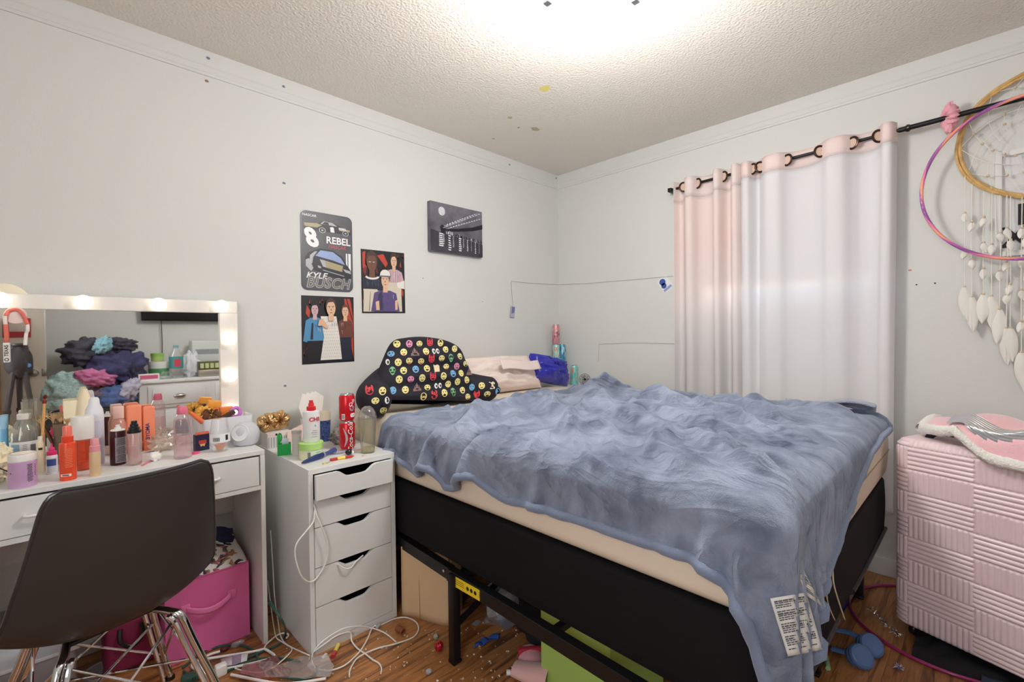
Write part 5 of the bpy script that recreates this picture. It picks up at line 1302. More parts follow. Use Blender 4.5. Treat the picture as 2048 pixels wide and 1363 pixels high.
q.text('&', .011, T(.011, -r*.71, h*.40) @ R(PI/2, 'X') @ R(.13, 'Y'), 1, depth=.0012); 
for k in range(4): q.box(.0-.004*(k % 2), -r*.725-.0004, h*(.28-.05*k), .018, -r*.72, h*(.283-.05*k)+.0006, mi=1)
q.build('lettering', [mat('chi_red', (196, 48, 66), .4), mat('text_grey', (110, 108, 116), .5)], t)
# folded tissues in a box behind
t = thing('tissue_pack', 'folded cream paper napkins fanned upright behind the white spray bottle', 'napkins', (.875, 2.29, TZ), 0)
q = MB(); q.box(-.03, -.02, 0, .055, .025, .10, .002); q.build('holder', mat('holder_white', (230, 226, 218), .5), t)
for k, (lean, sh) in enumerate(((-.38, 0), (-.20, .012), (-.02, .024), (.10, .034))):
    q = MB(); q.prism([(-.030, .0), (.034, .0), (.040, .10), (-.004, .128), (-.036, .070)], .002, 0, T(sh, -.012+.009*k, .1005) @ R(lean*.6, 'Y') @ R(PI/2, 'X')); q.build('napkin', mat('napkin_cream', (248, 243, 236), .85), t)
# cream tumbler with a navy pattern
x, y, r, h = Q0(634, 658, 884, 824)
t = thing('tumbler', 'cream cup with a navy patterned band behind the spray bottle', 'cup', (.905, 2.185, TZ), facing((x, y)))
r = .030; h = .142
bottle([(r*.8, 0), (r, h), (r*.94, h), (r*.75, .004), (0, .004)]).build('cup', mat('cup_cream', (226, 214, 192), .4), t)
g = MB(); v = []
for i in range(25):
    a = FR-1.6+3.2*i/24
    v += [((r*.80+.0010)*math.cos(a), (r*.80+.0010)*math.sin(a), .004), ((r*.945+.0010)*math.cos(a), (r*.945+.0010)*math.sin(a), h*.72)]
g.add(v, [(2*i, 2*i+2, 2*i+3, 2*i+1) for i in range(24)], 0, True); g.build('patterned_band', mat('band_navy', (58, 78, 134), .5, var=.9, vscale=110), t)
# crumpled black and white mesh bag
x, y = .937, 2.085
q = crumple(.042, .034, .034, 6, 34, .5, 5); solo(q, 'snack_bag', mat('bag_mono', (150, 146, 142), .5, var=.8, vscale=70), 'crumpled grey and white printed bag beside the red cans', 'bag', loc=(x, y, TZ))
# two red soda cans, stacked
M_red = mat('can_red', (206, 24, 40), .25, metal=.25); M_alu = mat('aluminium', (200, 202, 206), .25, metal=.9)
def soda(z, name_label, px, pyt, tw, up):
    x, y, r, h = Q0(678, 712, 901, 848); r = .033; h = up
    t = thing('soda_can', name_label, 'soda can', (x, y, z), facing((x, y))+tw)
    bottle([(r*.80, .004), (r, .016), (r, h*.88), (r*.86, h*.965)]).build('can_body', M_red, t)
    q = bottle([(r*.74, .0), (r*.80, .004)]); q.lathe([(r*.86, h*.965), (r*.84, h), (r*.78, h), (r*.78, h-.004), (0, h-.004)], 28); q.build('rims', M_alu, t)
    return t, r, h
t, r, h = soda(TZ, 'red soda can with white script lettering, bottom of the stack of two', 0, 0, .0, .122)
CANX, CANY = t.location.x, t.location.y
M_w = mat('can_white', (244, 240, 238), .35); M_sil = mat('can_silver', (190, 188, 194), .35, metal=.3)
q = MB(); q.text('Coca-Cola', .034, R(.32, 'Z') @ T(0, 0, h*.50), 0, bold=.014, shear=.3, depth=.0008, wrap=0)
q = MB()
def wrapped(txt, size, ang, z, mi, rot, bold=.02, shear=0, sx=1):
    g = MB(); g.text(txt, size, Matrix.Identity(4), mi, bold=bold, shear=shear, sx=sx); ca, sa = math.cos(rot), math.sin(rot)
    out = []
    for X, Y, Z in g.v:
        a_, b_ = X*ca-Y*sa, X*sa+Y*ca; th_ = ang+a_/r
        out.append(((r+.0007)*math.cos(th_), (r+.0007)*math.sin(th_), z+b_))
    q.add(out, g.f, mi)
wrapped('Coca-Cola', .030, FR+.45, h*.46, 0, PI/2, .012, .35); q.build('lettering', [M_w], t); q = MB()
m_ = 12; v = []
for i in range(m_+1):
    z = h*(.14+.66*i/m_); a_ = FR-.35+.35*math.sin(i/m_*PI*1.1); wv = .07+.13*math.sin(PI*i/m_)
    v += [((r+.0006)*math.cos(a_-wv), (r+.0006)*math.sin(a_-wv), z), ((r+.0006)*math.cos(a_+wv*.4), (r+.0006)*math.sin(a_+wv*.4), z)]
q.add(v, [(2*i, 2*i+1, 2*i+3, 2*i+2) for i in range(m_)], 1, True); q.build('can_print', [M_w, M_sil], t)
t, r, h = soda(TZ+.1225, 'red soda can with a round badge and a white 8, on top of the stack', 0, 0, .25, .120)
q = MB(); wrapped('8', .034, FR+.62, h*.24, 0, PI/2, .04, 0, 1.1); q.build('lettering', [M_w], t); q = MB(); wrapped('Cola', .020, FR+.42, h*.68, 0, .9, .012, .3); q.build('lettering', [M_w], t); q = MB()
band(q, r, h*.10, h*.30, FR-.95, FR-.50, 0, .0006)
for k in range(7): band(q, r, h*.13, h*.27, FR-.90+k*.05, FR-.90+k*.05+.025, 2, .0010)
q.build('barcode', [M_w, M_w, INK], t); q = MB()
v = [((r+.0007)*math.cos(FR+.42+a), (r+.0007)*math.sin(FR+.42+a), h*.50+b) for a, b in ((.34*math.cos(2*PI*k/16), .013*math.sin(2*PI*k/16)) for k in range(16))]
q.add(v, [tuple(range(16))], 1)
q.build('badge', [M_w, mat('badge_steel', (150, 160, 176), .3), INK], t)
# domed clear cup
x, y, r, h = Q0(718, 754, 908, 812)
x = min(x, UX1-r-.004)
t = thing('drink_cup', 'empty clear plastic drink cup with a domed lid beside the red cans', 'cup', (x, y, TZ), 0)
bottle([(r*.76, 0), (r*.78, .006), (r*.98, h*.76), (r*.95, h*.76), (r*.74, .004), (0, .004)]).build('cup', clear('cup_haze', (246, 245, 238), .07, .2), t)
bottle([(r*1.03, h*.75), (r*1.05, h*.77), (r*1.02, h*.79), (r*.93, h*.87), (r*.68, h*.955), (r*.34, h), (r*.30, h*.985)], 30).build('domed_lid', clear('dome_clear', (246, 246, 244), .08, .3), t)
bottle([(0, .005), (r*.74, .006), (r*.78, .022), (0, .020)]).build('dregs', clear('dregs', (226, 220, 176), .4, .1), t)
# blue pen trimmer lying across the corner
a, b = at_z(604, 925, TZ+.008), at_z(671, 899, TZ+.014)
t = thing('hair_trimmer', 'navy blue hair trimmer lying across the front corner of the drawer unit', 'trimmer', a)
q = MB(); d = b-a; q.tube([d*k_ for k_ in (0, .06, .2, .42, .55, .60)], [.003, .006, .0085, .0125, .013, .010], 14); q.build('grip', mat('trimmer_navy', (38, 54, 112), .25), t)
q = MB(); q.tube([d*k_ for k_ in (.60, .66, .78, .9, .97, 1.0)], [.0075, .0075, .0075, .012, .013, .006], 14); q.build('cap', mat('trimmer_cap', (70, 82, 140), .25), t)
q = MB(); q.tube([d*.585, d*.625], .0115, 12); q.build('ring', MILKY, t)
q = MB(); dn = d.normalized(); Mt = Matrix.Translation(d*.24+Vector((0, 0, .0095))) @ Matrix(((dn.x, -dn.y, 0, 0), (dn.y, dn.x, 0, 0), (0, 0, 1, 0), (0, 0, 0, 1))); q.text('PRO', .009, Mt @ R(.25, 'X'), 0, bold=.02)
# small black eyeball charm, sweets, bead, clear packet
x, y = at_z(698, 909, TZ)[:2]
t = thing('nail_polish', 'stubby shiny black bottle with a white round end in front of the cans', 'nail polish', (x, y, TZ))
q = MB(); q.ball((0, 0, .012), (.016, .013, .012), 18); q.build('body', mat('gloss_black', (20, 20, 24), .12), t)
q = MB(); q.lathe([(.0075, 0), (.0075, .002), (.003, .003), (0, .003)], 16, M=T(.010, -.010, .011) @ R(-.8, 'Z') @ R(PI/2, 'X')); q.build('end_disc', M_wcap, t)
a, b = at_z(660, 919, TZ+.006), at_z(708, 911, TZ+.006)
t = thing('candy_stick', 'wrapped red and yellow candy stick lying by the trimmer', 'candy', a)
d = b-a; M_cr = mat('candy_red', (196, 52, 52), .4); M_cy = mat('candy_yellow', (240, 218, 92), .4)
q = MB(); q.tube([d*.0, d*.30], .0058, 10); q.build('wrapper_end', M_cr, t); q = MB(); q.tube([d*.30, d*.62], .0058, 10); q.build('wrapper', M_cy, t); q = MB(); q.tube([d*.62, d*.9, d], [.0056, .005, .001], 10); q.build('wrapper_end', M_cr, t)
a = at_z(683, 908, TZ+.002); q = crumple(.026, .016, .006, 12, 18, .5, 4); solo(q, 'clear_packet', clear('packet_clear', (236, 240, 248), .25, .35), 'small clear packet between the trimmer and the black nail polish', 'packet', loc=(a.x+.004, a.y+.028, TZ))
a = at_z(729, 911, TZ); solo(MB().lathe([(.009, 0), (.010, .003), (.006, .006), (0, .006)], 14), 'bottle_cap', mat('cap_bone', (206, 198, 182), .4), 'small bone coloured cap in front of the drink cup', 'cap', loc=(a.x, a.y, TZ))
a = at_z(650, 926, TZ+.002); q = MB(); q.tube([(.010*math.cos(t_), .007*math.sin(t_), .0015) for t_ in [2*PI*k/18 for k in range(18)]], .0015, 6, True); q.tube([(.010, 0, .0015), (.020, .004, .0015)], .0012, 6); solo(q, 'earring', mat('earring_gold', (214, 200, 130), .3, metal=.7), 'tiny gold earring in front of the navy trimmer', 'earring', loc=(a.x, a.y, TZ+.0005))
a = at_z(722, 899, TZ); solo(MB().box(-.012, -.006, 0, .012, .006, .004, .001, 1), 'eraser', mat('eraser_pink', (234, 178, 178), .6), 'small pink eraser behind the black nail polish', 'eraser', loc=(a.x-.006, a.y+.002, TZ))
# ------------------------------------------------------------------ pillows and what stands at the head of the bed
MZ = ZT
def cushion(w, h, d, n=36, pinch=.35, wr=.012, seed=0, p=2.6):
    q = MB()
    def side(sg):
        def fn(u, v):
            a, b = (u-.5)*2, (v-.5)*2
            e = max(0, (1-abs(a)**p))*max(0, (1-abs(b)**p)); th = d/2*e**.45
            kx = 1-pinch*.16*(1-abs(b)**2)*abs(a)**3; ky = 1-pinch*.16*(1-abs(a)**2)*abs(b)**3
            z = th*(1+.10*noise.noise(Vector((a*1.7, b*1.7, seed+sg))))+wr*e*noise.fractal(Vector((a*2.2, b*3.2, seed+sg*3)), .6, 2, 3)
            return (a*w/2*kx, sg*z, b*h/2*ky)
        return fn
    q.grid(side(1), n, n); q.grid(side(-1), n, n); q.f = [f[::-1] if i >= n*n else f for i, f in enumerate(q.f)]
    return q
# reading backrest pillow with printed faces
M_navy = mat('backrest_navy', (26, 25, 38), .8, bump=.3, bscale=300, bdist=.001)
FACE = dict(y=(238, 224, 150), r=(222, 70, 80), b=(122, 178, 220), g=(122, 190, 140), p=(232, 150, 184), w=(236, 234, 232), br=(140, 106, 104), k=(30, 28, 34), hp=(226, 212, 176), o=(238, 176, 90))
FKEY = list(FACE); FMAT = [M_navy]+[mat('face_'+k, FACE[k], .75) for k in FKEY]; FI = {k: i+1 for i, k in enumerate(FKEY)}
bk = MB()
roll = math.radians(7); lean = math.radians(-14)
Mb = T(1.395, 2.035, MZ+.024) @ R(roll, 'Y') @ R(lean, 'X')
W0, W1, HB, DB = .345, .205, .344, .085
def back_side(sg):
    def fn(u, v):
        a = (u-.5)*2; w = W0+(W1-W0)*(v**1.2); cor = 1-max(0, (v-.84)/.16)**3*.13
        z = HB*v-.022*abs(a)**2.4*max(0, v-.3)/.7
        e = (1-abs(a)**3.2)*(1-max(0, (v-.5)/.5)**6)*(1-.35*max(0, (.06-v)/.06))
        sw = .013*math.sin(v*21+.9*a*a*3)*(1-a*a)
        return (a*w*cor, sg*(DB*max(0, e)**.5)+(sw*(-1 if sg < 0 else 0)), z)
    return fn
bk.grid(back_side(-1), 48, 48, M=Mb); n0 = len(bk.f); bk.grid(back_side(1), 30, 30, M=Mb)
def arm(p, r, seed):
    P = smooth_path(p, 8); n = len(P)
    rr = [r*(.55+.45*min(1, i/4))*min(1, .30+((n-1-i)/5)**.6*.75) for i in range(n)]
    rr = [min(r, a) for a in rr]; bk.tube(P, rr, 24)
    e = P[-1]; bk.ball(tuple(e), (rr[-1]*1.02, rr[-1]*.9, rr[-1]*1.02), 16)
arm([(1.24, 2.13, MZ+.165), (1.16, 2.10, MZ+.125), (1.085, 2.04, MZ+.092), (1.055, 1.97, MZ+.082), (1.07, 1.91, MZ+.074)], .080, 1)
arm([(1.58, 2.12, MZ+.13), (1.66, 2.06, MZ+.095), (1.73, 1.99, MZ+.074), (1.775, 1.925, MZ+.062)], .068, 2)
bv = BVHTree.FromPolygons([Vector(p) for p in bk.v], [list(f) for f in bk.f])
def project(x, z, off):
    d = Vector((.42, .90, -.10)).normalized(); o = Vector((x, 2.05, z))-d*1.0
    h = bv.ray_cast(o, d)
    if h[0] is None or abs(h[1].dot(d)) < .12: return None
    nn = h[1] if h[1].dot(d) < 0 else -h[1]
    return h[0]+nn*off
def decal(cx, cz, shape, mi, off):
    pts = [project(cx+a, cz+b, off) for a, b in shape]
    if any(p is None for p in pts): return False
    c = project(cx+sum(a for a, _ in shape)/len(shape), cz+sum(b for _, b in shape)/len(shape), off)
    if c is None: return False
    if max((p-c).length for p in pts) > .07: return False
    n = len(pts); bk.add(pts+[c], [(i, (i+1) % n, n) for i in range(n)], mi, True); return True
def disc(rx, ry, n=16, ox=0, oy=0): return [(ox+rx*math.cos(2*PI*k/n), oy+ry*math.sin(2*PI*k/n)) for k in range(n)]
rr_ = random.Random(21); kinds = 'y y b y r y eyes y g y p y br y r y hp y b y'.split()
sp = .064; cnt = 0
for row in range(9):
    for col in range(-4, 18):
        cx = .93+col*sp+(row % 2)*sp/2+rr_.uniform(-.004, .004); cz = MZ+.028+row*.045+rr_.uniform(-.004, .004)-.012*math.sin((cx-1.0)*5)
        k = kinds[(col*7+row*5) % len(kinds)]; R_ = .0185
        if k == 'eyes':
            for s_ in (-1, 1):
                if decal(cx+s_*.0125, cz, disc(.0105, .015, 14), FI['w'], .0016): decal(cx+s_*.0125+.002, cz-.002, disc(.005, .008, 10), FI['k'], .0026)
            continue
        if k == 'r': shp = disc(R_, R_*.95, 20); shp = [(a, b+(.012 if abs(abs(a)-.014) < .005 and b > 0 else 0)) for a, b in shp]
        elif k == 'br': shp = [(-.024, -.018), (.024, -.018), (.021, -.006), (.014, -.002), (.015, .006), (.007, .010), (0, .025), (-.008, .010), (-.015, .006), (-.014, -.002), (-.021, -.006)]
        elif k == 'g': shp = [(a*(1-.25*(b < 0)), b*1.15) for a, b in disc(R_*.9, R_, 18)]
        elif k == 'hp': shp = [(-.016, -.02), (.016, -.02), (.02, .012), (.008, .02), (-.004, .015), (-.018, .02)]
        else: shp = disc(R_, R_*(1 if rr_.random() < .75 else .8), 18)
        if not decal(cx, cz, shp, FI[k], .0016): continue
        cnt += 1
        e_ = .008 if k != 'g' else .009
        for s_ in (-1, 1): decal(cx+s_*e_, cz+.004, disc(.0028 if k != 'g' else .0055, .0035 if k != 'g' else .006, 8), FI['k'], .0026)
        md = rr_.random()
        if k == 'hp': continue
        if md < .35: decal(cx, cz-.008, [(-.010, .003), (.010, .003), (.006, -.005), (-.006, -.005)], FI['k'], .0026)
        elif md < .6: decal(cx, cz-.009, disc(.0028, .0035, 8), FI['k'], .0026)
        else: decal(cx, cz-.008, [(-.009, .002), (0, -.0025), (.009, .002), (.008, -.001), (0, -.0055), (-.008, -.001)], FI['k'], .0026)
        if md > .88: decal(cx, cz-.013, disc(.004, .005, 8), FI['r'], .0032)
t = thing('backrest_pillow', 'navy reading backrest pillow with arms, printed all over with emoji faces', 'backrest pillow', (1.4, 2.1, MZ))
bk.v = [tuple(Vector(p)-Vector((1.4, 2.1, MZ))) for p in bk.v]; bk.build('printed_cover', FMAT, t, sharp=180)
q = MB(); q.ball((0, 0, 0), (.009, .006, .009), 12, M=T(1.475-1.4, 2.03-2.1, .245)); q.build('button', M_navy, t)
# pale pink pillow, blue satin pillow
t = thing('bed_pillow', 'pale pink bed pillow with a flanged case leaning against the wall', 'pillow', (2.065, 2.205, MZ+.01))
q = cushion(.64, .25, .17, seed=3, wr=.03); q.v = [tuple(R(-.55, 'X') @ Vector(p)+Vector((0, 0, .105))) for p in q.v]; q.build('pillow_case', mat('pillow_blush', (234, 218, 212), .85, bump=.3, bscale=120), t, sharp=180)
q = MB(); q.grid(lambda u, v: (-.10+.35*u, -.128+.03*v+.004*math.sin(9*u), .150+.055*v-.02*u+.005*math.sin(7*u)), 20, 8); q.build('case_flap', MATS['pillow_blush'], t, sharp=180, solid=.004)
t = thing('bed_pillow', 'shiny royal blue satin pillow at the corner end of the bed', 'pillow', (2.51, 2.20, MZ+.008))
q = cushion(.37, .19, .18, seed=9, wr=.035); q.v = [tuple(R(.22, 'Y') @ R(-.35, 'X') @ Vector(p)+Vector((0, -.02, .108))) for p in q.v]; q.build('pillow_case', mat('satin_blue', (48, 50, 168), .22, sheen=.4, bump=.35, bscale=16, bdist=.01), t, sharp=180)
# slim tall cans stacked in the corner behind the pillow, on a narrow shelf ledge at mattress height
def slim(x, y, z, label, col, col2, seed, vs=55):
    t = thing('energy_can', label, 'can', (x, y, z), 0, 'slim cans stacked in the corner')
    r, h = .0275, .155
    MB().lathe([(r*.82, .003), (r, .014), (r, h*.92), (r*.86, h*.975)], 24).build('can_body', mat('slim_'+str(seed), col, .3, metal=.2), t)
    g = MB(); rs = random.Random(seed)
    for k in range(17):
        a = -2.42+rs.uniform(-1.2, 1.2); z_ = h*rs.uniform(.15, .82); ra = rs.uniform(.10, .30); rz_ = rs.uniform(.008, .022)
        g.add([((r+.0006)*math.cos(a+ra*math.cos(2*PI*i/10)), (r+.0006)*math.sin(a+ra*math.cos(2*PI*i/10)), z_+rz_*math.sin(2*PI*i/10)*(1+.4*math.sin(i*2))) for i in range(10)], [tuple(range(10))], k % len(col2))
    g.build('can_print', [mat('slimp_%d_%d' % (seed, i), c, .4) for i, c in enumerate(col2)], t)
    q = MB(); q.lathe([(r*.80, 0), (r*.82, .003)], 24); q.lathe([(r*.86, h*.975), (r*.86, h), (r*.78, h), (r*.78, h-.003), (0, h-.003)], 24); q.build('rims', M_alu, t)
    return h
cz = MZ-.0
lx0, ly0 = 2.735, 2.345
# narrow crate in the gap between bed and wall that carries them
q = MB(); q.box(2.62, 1.98, 0, 2.868, 2.378, .80, .003); solo(q, 'night_stand', mat('stand_cream', (232, 226, 212), .5), 'cream night stand in the corner behind the bed carrying slim cans', 'night stand')
nz = .801
pc = [(2.780, 2.340), (2.840, 2.330)]
h = slim(*pc[0], nz, 'slim can at the bottom of the tall corner stack', (150, 200, 196), [(220, 120, 110), (236, 236, 232)], 31)
slim(*pc[0], nz+h, 'mint slim can in the middle of the tall corner stack with an orange mark', (160, 212, 206), [(232, 140, 92), (226, 232, 228)], 32)
slim(*pc[0], nz+2*h, 'slim can topping the corner stack, splashed red and pink', (206, 150, 154), [(190, 60, 84), (222, 140, 150), (90, 40, 48), (214, 206, 204)], 33)
slim(*pc[1], nz, 'pale blue slim can under the sky blue can in the corner', (166, 204, 214), [(120, 40, 50), (222, 230, 232)], 34)
slim(*pc[1], nz+h, 'sky blue slim can second up beside the tall corner stack', (84, 166, 196), [(190, 226, 236), (50, 110, 150)], 35)
slim(2.81, 2.19, nz, 'single turquoise slim can standing apart near the wire fan', (130, 206, 200), [(206, 150, 130), (90, 180, 176)], 36)
# little clip fan
t = thing('mini_fan', 'tiny dark wire cage fan on the night stand behind the bed', 'fan', (2.80, 2.085, nz))
Mf = T(0, 0, .055) @ R(-.75, 'Z') @ R(PI/2, 'X')
q = MB()
for r_ in (.040, .030, .020): q.tube([(r_*math.cos(a), r_*math.sin(a), .012*(1-(r_/.04)**2)) for a in [2*PI*k/28 for k in range(28)]], .0016, 6, True, M=Mf)
for k in range(8): q.tube([(.008*math.cos(k*PI/4), .008*math.sin(k*PI/4), .012), (.040*math.cos(k*PI/4), .040*math.sin(k*PI/4), 0)], .001, 5, M=Mf)
q.build('cage', mat('fan_dark', (58, 52, 60), .35), t)
q = MB()
for k in range(3):
    g = MB(); g.prism([(0, -.003), (.012, -.010), (.030, -.006), (.028, .008), (.010, .006)], .0012, 0, R(k*2*PI/3, 'Z') @ R(.25, 'X')); q.add(g.v, g.f, 0, False, Mf @ T(0, 0, .003))
q.build('blades', mat('fan_grey', (190, 188, 192), .4), t)
q = MB(); q.lathe([(.009, 0), (.009, .016), (.0, .017)], 14, M=Mf); q.build('hub', INK, t)
q = MB(); q.tube([(0, .01, .055), (0, .016, .03), (0, .01, .006)], .004, 8); q.lathe([(.024, 0), (.024, .005), (.010, .010), (0, .010)], 20); q.build('base', MATS['fan_dark'], t)
# ------------------------------------------------------------------ moulded shell chair
ch = thing('shell_chair', 'black moulded shell chair on a chrome wire base pulled up to the vanity', 'chair', (.100, 1.735, 0), math.radians(14))
PR = smooth_path([(0, -.235, .845), (0, -.222, .76), (0, -.205, .665), (0, -.184, .575), (0, -.158, .492), (0, -.105, .430), (0, 0, .408), (0, .11, .415), (0, .20, .426), (0, .248, .418), (0, .268, .393)], 6)
HW = [(0, .172), (.12, .190), (.28, .215), (.42, .232), (.55, .236), (.75, .232), (.9, .22), (1, .19)]
NP = len(PR)
def shell(u, v):
    i = min(NP-2, int(v*(NP-1))); f_ = v*(NP-1)-i; p = PR[i]*(1-f_)+PR[i+1]*f_; t_ = (PR[i+1]-PR[i]).normalized(); n_ = Vector((0, -t_.z, t_.y)) * 1
    a = (u-.5)*2; w = interp(v, HW)
    cut = 1
    if v < .075: k = 1-v/.075; cut = 1-.16*(1-math.sqrt(max(0, 1-k*k)))
    if v > .93: k = (v-.93)/.07; cut = 1-.18*(1-math.sqrt(max(0, 1-k*k)))
    curl = interp(v, [(0, .018), (.25, .045), (.45, .070), (.6, .062), (.8, .030), (1, .012)])
    if n_.y < 0 and abs(t_.z) > .5: n_ = -n_
    if n_.z < 0 and abs(t_.y) > .5: n_ = -n_
    drop = .012*(1-abs(a)**4)*0
    q_ = p+n_*(curl*abs(a)**2.3)
    return (a*w*cut, q_.y, q_.z)
M_shell = mat('shell_black', (58, 55, 54), .40, bump=.12, bscale=420, spec=.4)
q = MB(); q.grid(shell, 40, 60); q.build('shell', M_shell, ch, sharp=180, solid=.007)
rim = [shell(i/40, 0) for i in range(41)]+[shell(1, j/60) for j in range(1, 61)]+[shell(1-i/40, 1) for i in range(1, 41)]+[shell(0, 1-j/60) for j in range(1, 60)]
q = MB(); q.tube(rim, .0052, 8, True); q.build('rim', mat('rim_black', (52, 51, 52), .22), ch)
for sx_ in (-1, 1):
    for sy_ in (-1, 1):
        q = MB(); pts = smooth_path([(sx_*.095, sy_*.02, .393), (sx_*.118, sy_*.085, .392), (sx_*.135, sy_*.112, .376), (sx_*.155, sy_*.135, .30), (sx_*.20, sy_*.185, .14), (sx_*.235, sy_*.22, .012)], 6)
        q.tube(pts, .0105, 12); q.tube([Vector(p)+Vector((-sx_*.020, 0, -.004)) for p in pts[8:]], .0075, 10)
        lg = q.build('leg', CHROME, ch)
        q = MB(); q.lathe([(.014, 0), (.014, .010), (.010, .016), (0, .016)], 14, M=T(sx_*.236, sy_*.221, 0)); q.build('foot_cap', BLACKP, lg)
A_ = [Vector((sx_*.165, sy_*.148, .26)) for sx_, sy_ in ((-1, -1), (1, -1), (1, 1), (-1, 1))]; B_ = [Vector((sx_*.128, sy_*.105, .385)) for sx_, sy_ in ((-1, -1), (1, -1), (1, 1), (-1, 1))]; C_l = [Vector((sx_*.21, sy_*.195, .11)) for sx_, sy_ in ((-1, -1), (1, -1), (1, 1), (-1, 1))]
for i in range(4):
    j = (i+1) % 4
    for a, b in ((B_[i], C_l[j]), (B_[j], C_l[i])):
        q = MB(); q.tube([a, b], .0038, 8); q.build('cross_wire', CHROME, ch)
q = MB(); q.tube([A_[0], A_[2]], .0038, 8); q.build('cross_wire', CHROME, ch); q = MB(); q.tube([A_[1]-Vector((0, 0, .009)), A_[3]-Vector((0, 0, .009))], .0038, 8); q.build('cross_wire', CHROME, ch)
q = MB(); q.box(-.10, -.035, .388, .10, .035, .399, .004); q.build('seat_mount', BLACKP, ch)

# ------------------------------------------------------------------ pink hard-shell suitcase
su = Vector((-.338, -.941, 0)).normalized(); sd = Vector((.941, -.338, 0)).normalized()
sc = thing('suitcase', 'large pale pink hard-shell suitcase with a ribbed checker pattern at the foot of the bed', 'suitcase', (2.346, .214, 0), math.atan2(su.y, su.x))
# local: x along the face (away from the bed), -y out of the face ... depth along +y
SWd, SDp, Z0s, Z1s, RC = .394, .27, .049, .775, .05
# outline in plan: face from x=0..SWd, corners of radius RC beyond, sides going back
def outline(s):
    """s=0 at the face's first edge; returns point and outward normal (local, face at y=0, back at y=+SDp)"""
    qa = PI/2*RC
    if s < -qa: return Vector((-RC, RC+(-qa-s), 0)), Vector((-1, 0, 0))
    if s < 0: a = s/RC; return Vector((RC*math.sin(a), RC-RC*math.cos(a), 0)), Vector((math.sin(a), -math.cos(a), 0))
    if s <= SWd: return Vector((s, 0, 0)), Vector((0, -1, 0))
    if s < SWd+qa: a = (s-SWd)/RC; return Vector((SWd+RC*math.sin(a), RC-RC*math.cos(a), 0)), Vector((math.sin(a), -math.cos(a), 0))
    return Vector((SWd+RC, RC+(s-SWd-qa), 0)), Vector((1, 0, 0))
side = math.copysign(1, (R(math.atan2(su.y, su.x), 'Z') @ Vector((0, 1, 0))).dot(sd))
s0, s1 = -(PI/2*RC+.13), SWd+PI/2*RC+.13
def rib(s, z):
    col = 0 if s < -PI/2*RC else 1 if s < 0 else 2 if s < SWd/2 else 3 if s < SWd else 4 if s < SWd+PI/2*RC else 5
    row = int(math.floor((.745-z)/.087+20))
    horiz = (col+row) % 2 == 0
    if horiz: ph = ((.745-z)/.087 % 1)*5
    else:
        base_ = {0: s+1, 1: s+1, 2: s, 3: s-SWd/2, 4: s-SWd, 5: s-SWd}[col]; ph = base_/.0164
    w_ = abs(math.sin(PI*ph))**.7
    fz_ = min(1, min((((.745-z)/.087) % 1), 1-(((.745-z)/.087) % 1))*14)
    return .0056*w_*(.25+.75*fz_)
NSs, NZs = 300, 330
vs, fs = [], []
for j in range(NZs+1):
    z = Z0s+(Z1s-Z0s)*j/NZs
    ins = 0; RT = .034
    if z > Z1s-RT: k = (z-(Z1s-RT))/RT; ins = RT*(1-math.sqrt(max(0, 1-k*k)))
    if z < Z0s+.02: k = (Z0s+.02-z)/.02; ins = .02*(1-math.sqrt(max(0, 1-k*k)))
    for i in range(NSs+1):
        s = s0+(s1-s0)*i/NSs; p, n_ = outline(s); d = rib(s, z)-ins
        q_ = p+n_*d; vs.append((q_.x, q_.y*side, z))
fs = [(j*(NSs+1)+i, j*(NSs+1)+i+1, (j+1)*(NSs+1)+i+1, (j+1)*(NSs+1)+i) for j in range(NZs) for i in range(NSs)]
M_case = mat('case_pink', (234, 212, 216), .32, spec=.5)
q = MB(); q.add(vs, fs, 0, True)
top = vs[NZs*(NSs+1):]; q.add(top, [tuple(range(len(top)))], 0, False); bot = vs[:NSs+1]; q.add(bot, [tuple(range(len(bot)))[::-1]], 0, False)
q.build('front_shell', M_case, sc, sharp=50)
q = MB(); ye = RC+.132
q.box(-RC-.002, ye*side, Z0s+.01, SWd+RC+.002, (ye+.008)*side, Z1s-.012, .004); q.build('zip_band', mat('zip_grey', (150, 128, 132), .6), sc)
q = MB(); q.box(-RC, (ye+.0085)*side, Z0s, SWd+RC, SDp*side, Z1s, .03, 4); q.build('back_shell', M_case, sc)
for x, y in ((.0, .05), (SWd, .05), (.0, SDp-.05), (SWd, SDp-.05)):
    q = MB(); q.lathe([(.022, -.009), (.024, -.004), (.024, .004), (.022, .009)], 18, M=T(x, y*side, .0245) @ R(PI/2, 'Y')); q.box(x-.014, y*side-.012, .030, x+.014, y*side+.012, Z0s+.004, .003)
    q.build('wheel', BLACKP, sc)
q = MB(); q.tube(smooth_path([(.02, .10*side, Z1s-.004), (.045, .10*side, Z1s+.022), (.11, .10*side, Z1s+.028), (.20, .10*side, Z1s+.028), (.27, .10*side, Z1s+.02), (.29, .10*side, Z1s-.004)], 5), .008, 10, flat=1.6); q.build('carry_handle', BLACKP, sc)
q = MB(); q.box(.115, -.006*side, .60, .135, -.003*side, .605); 
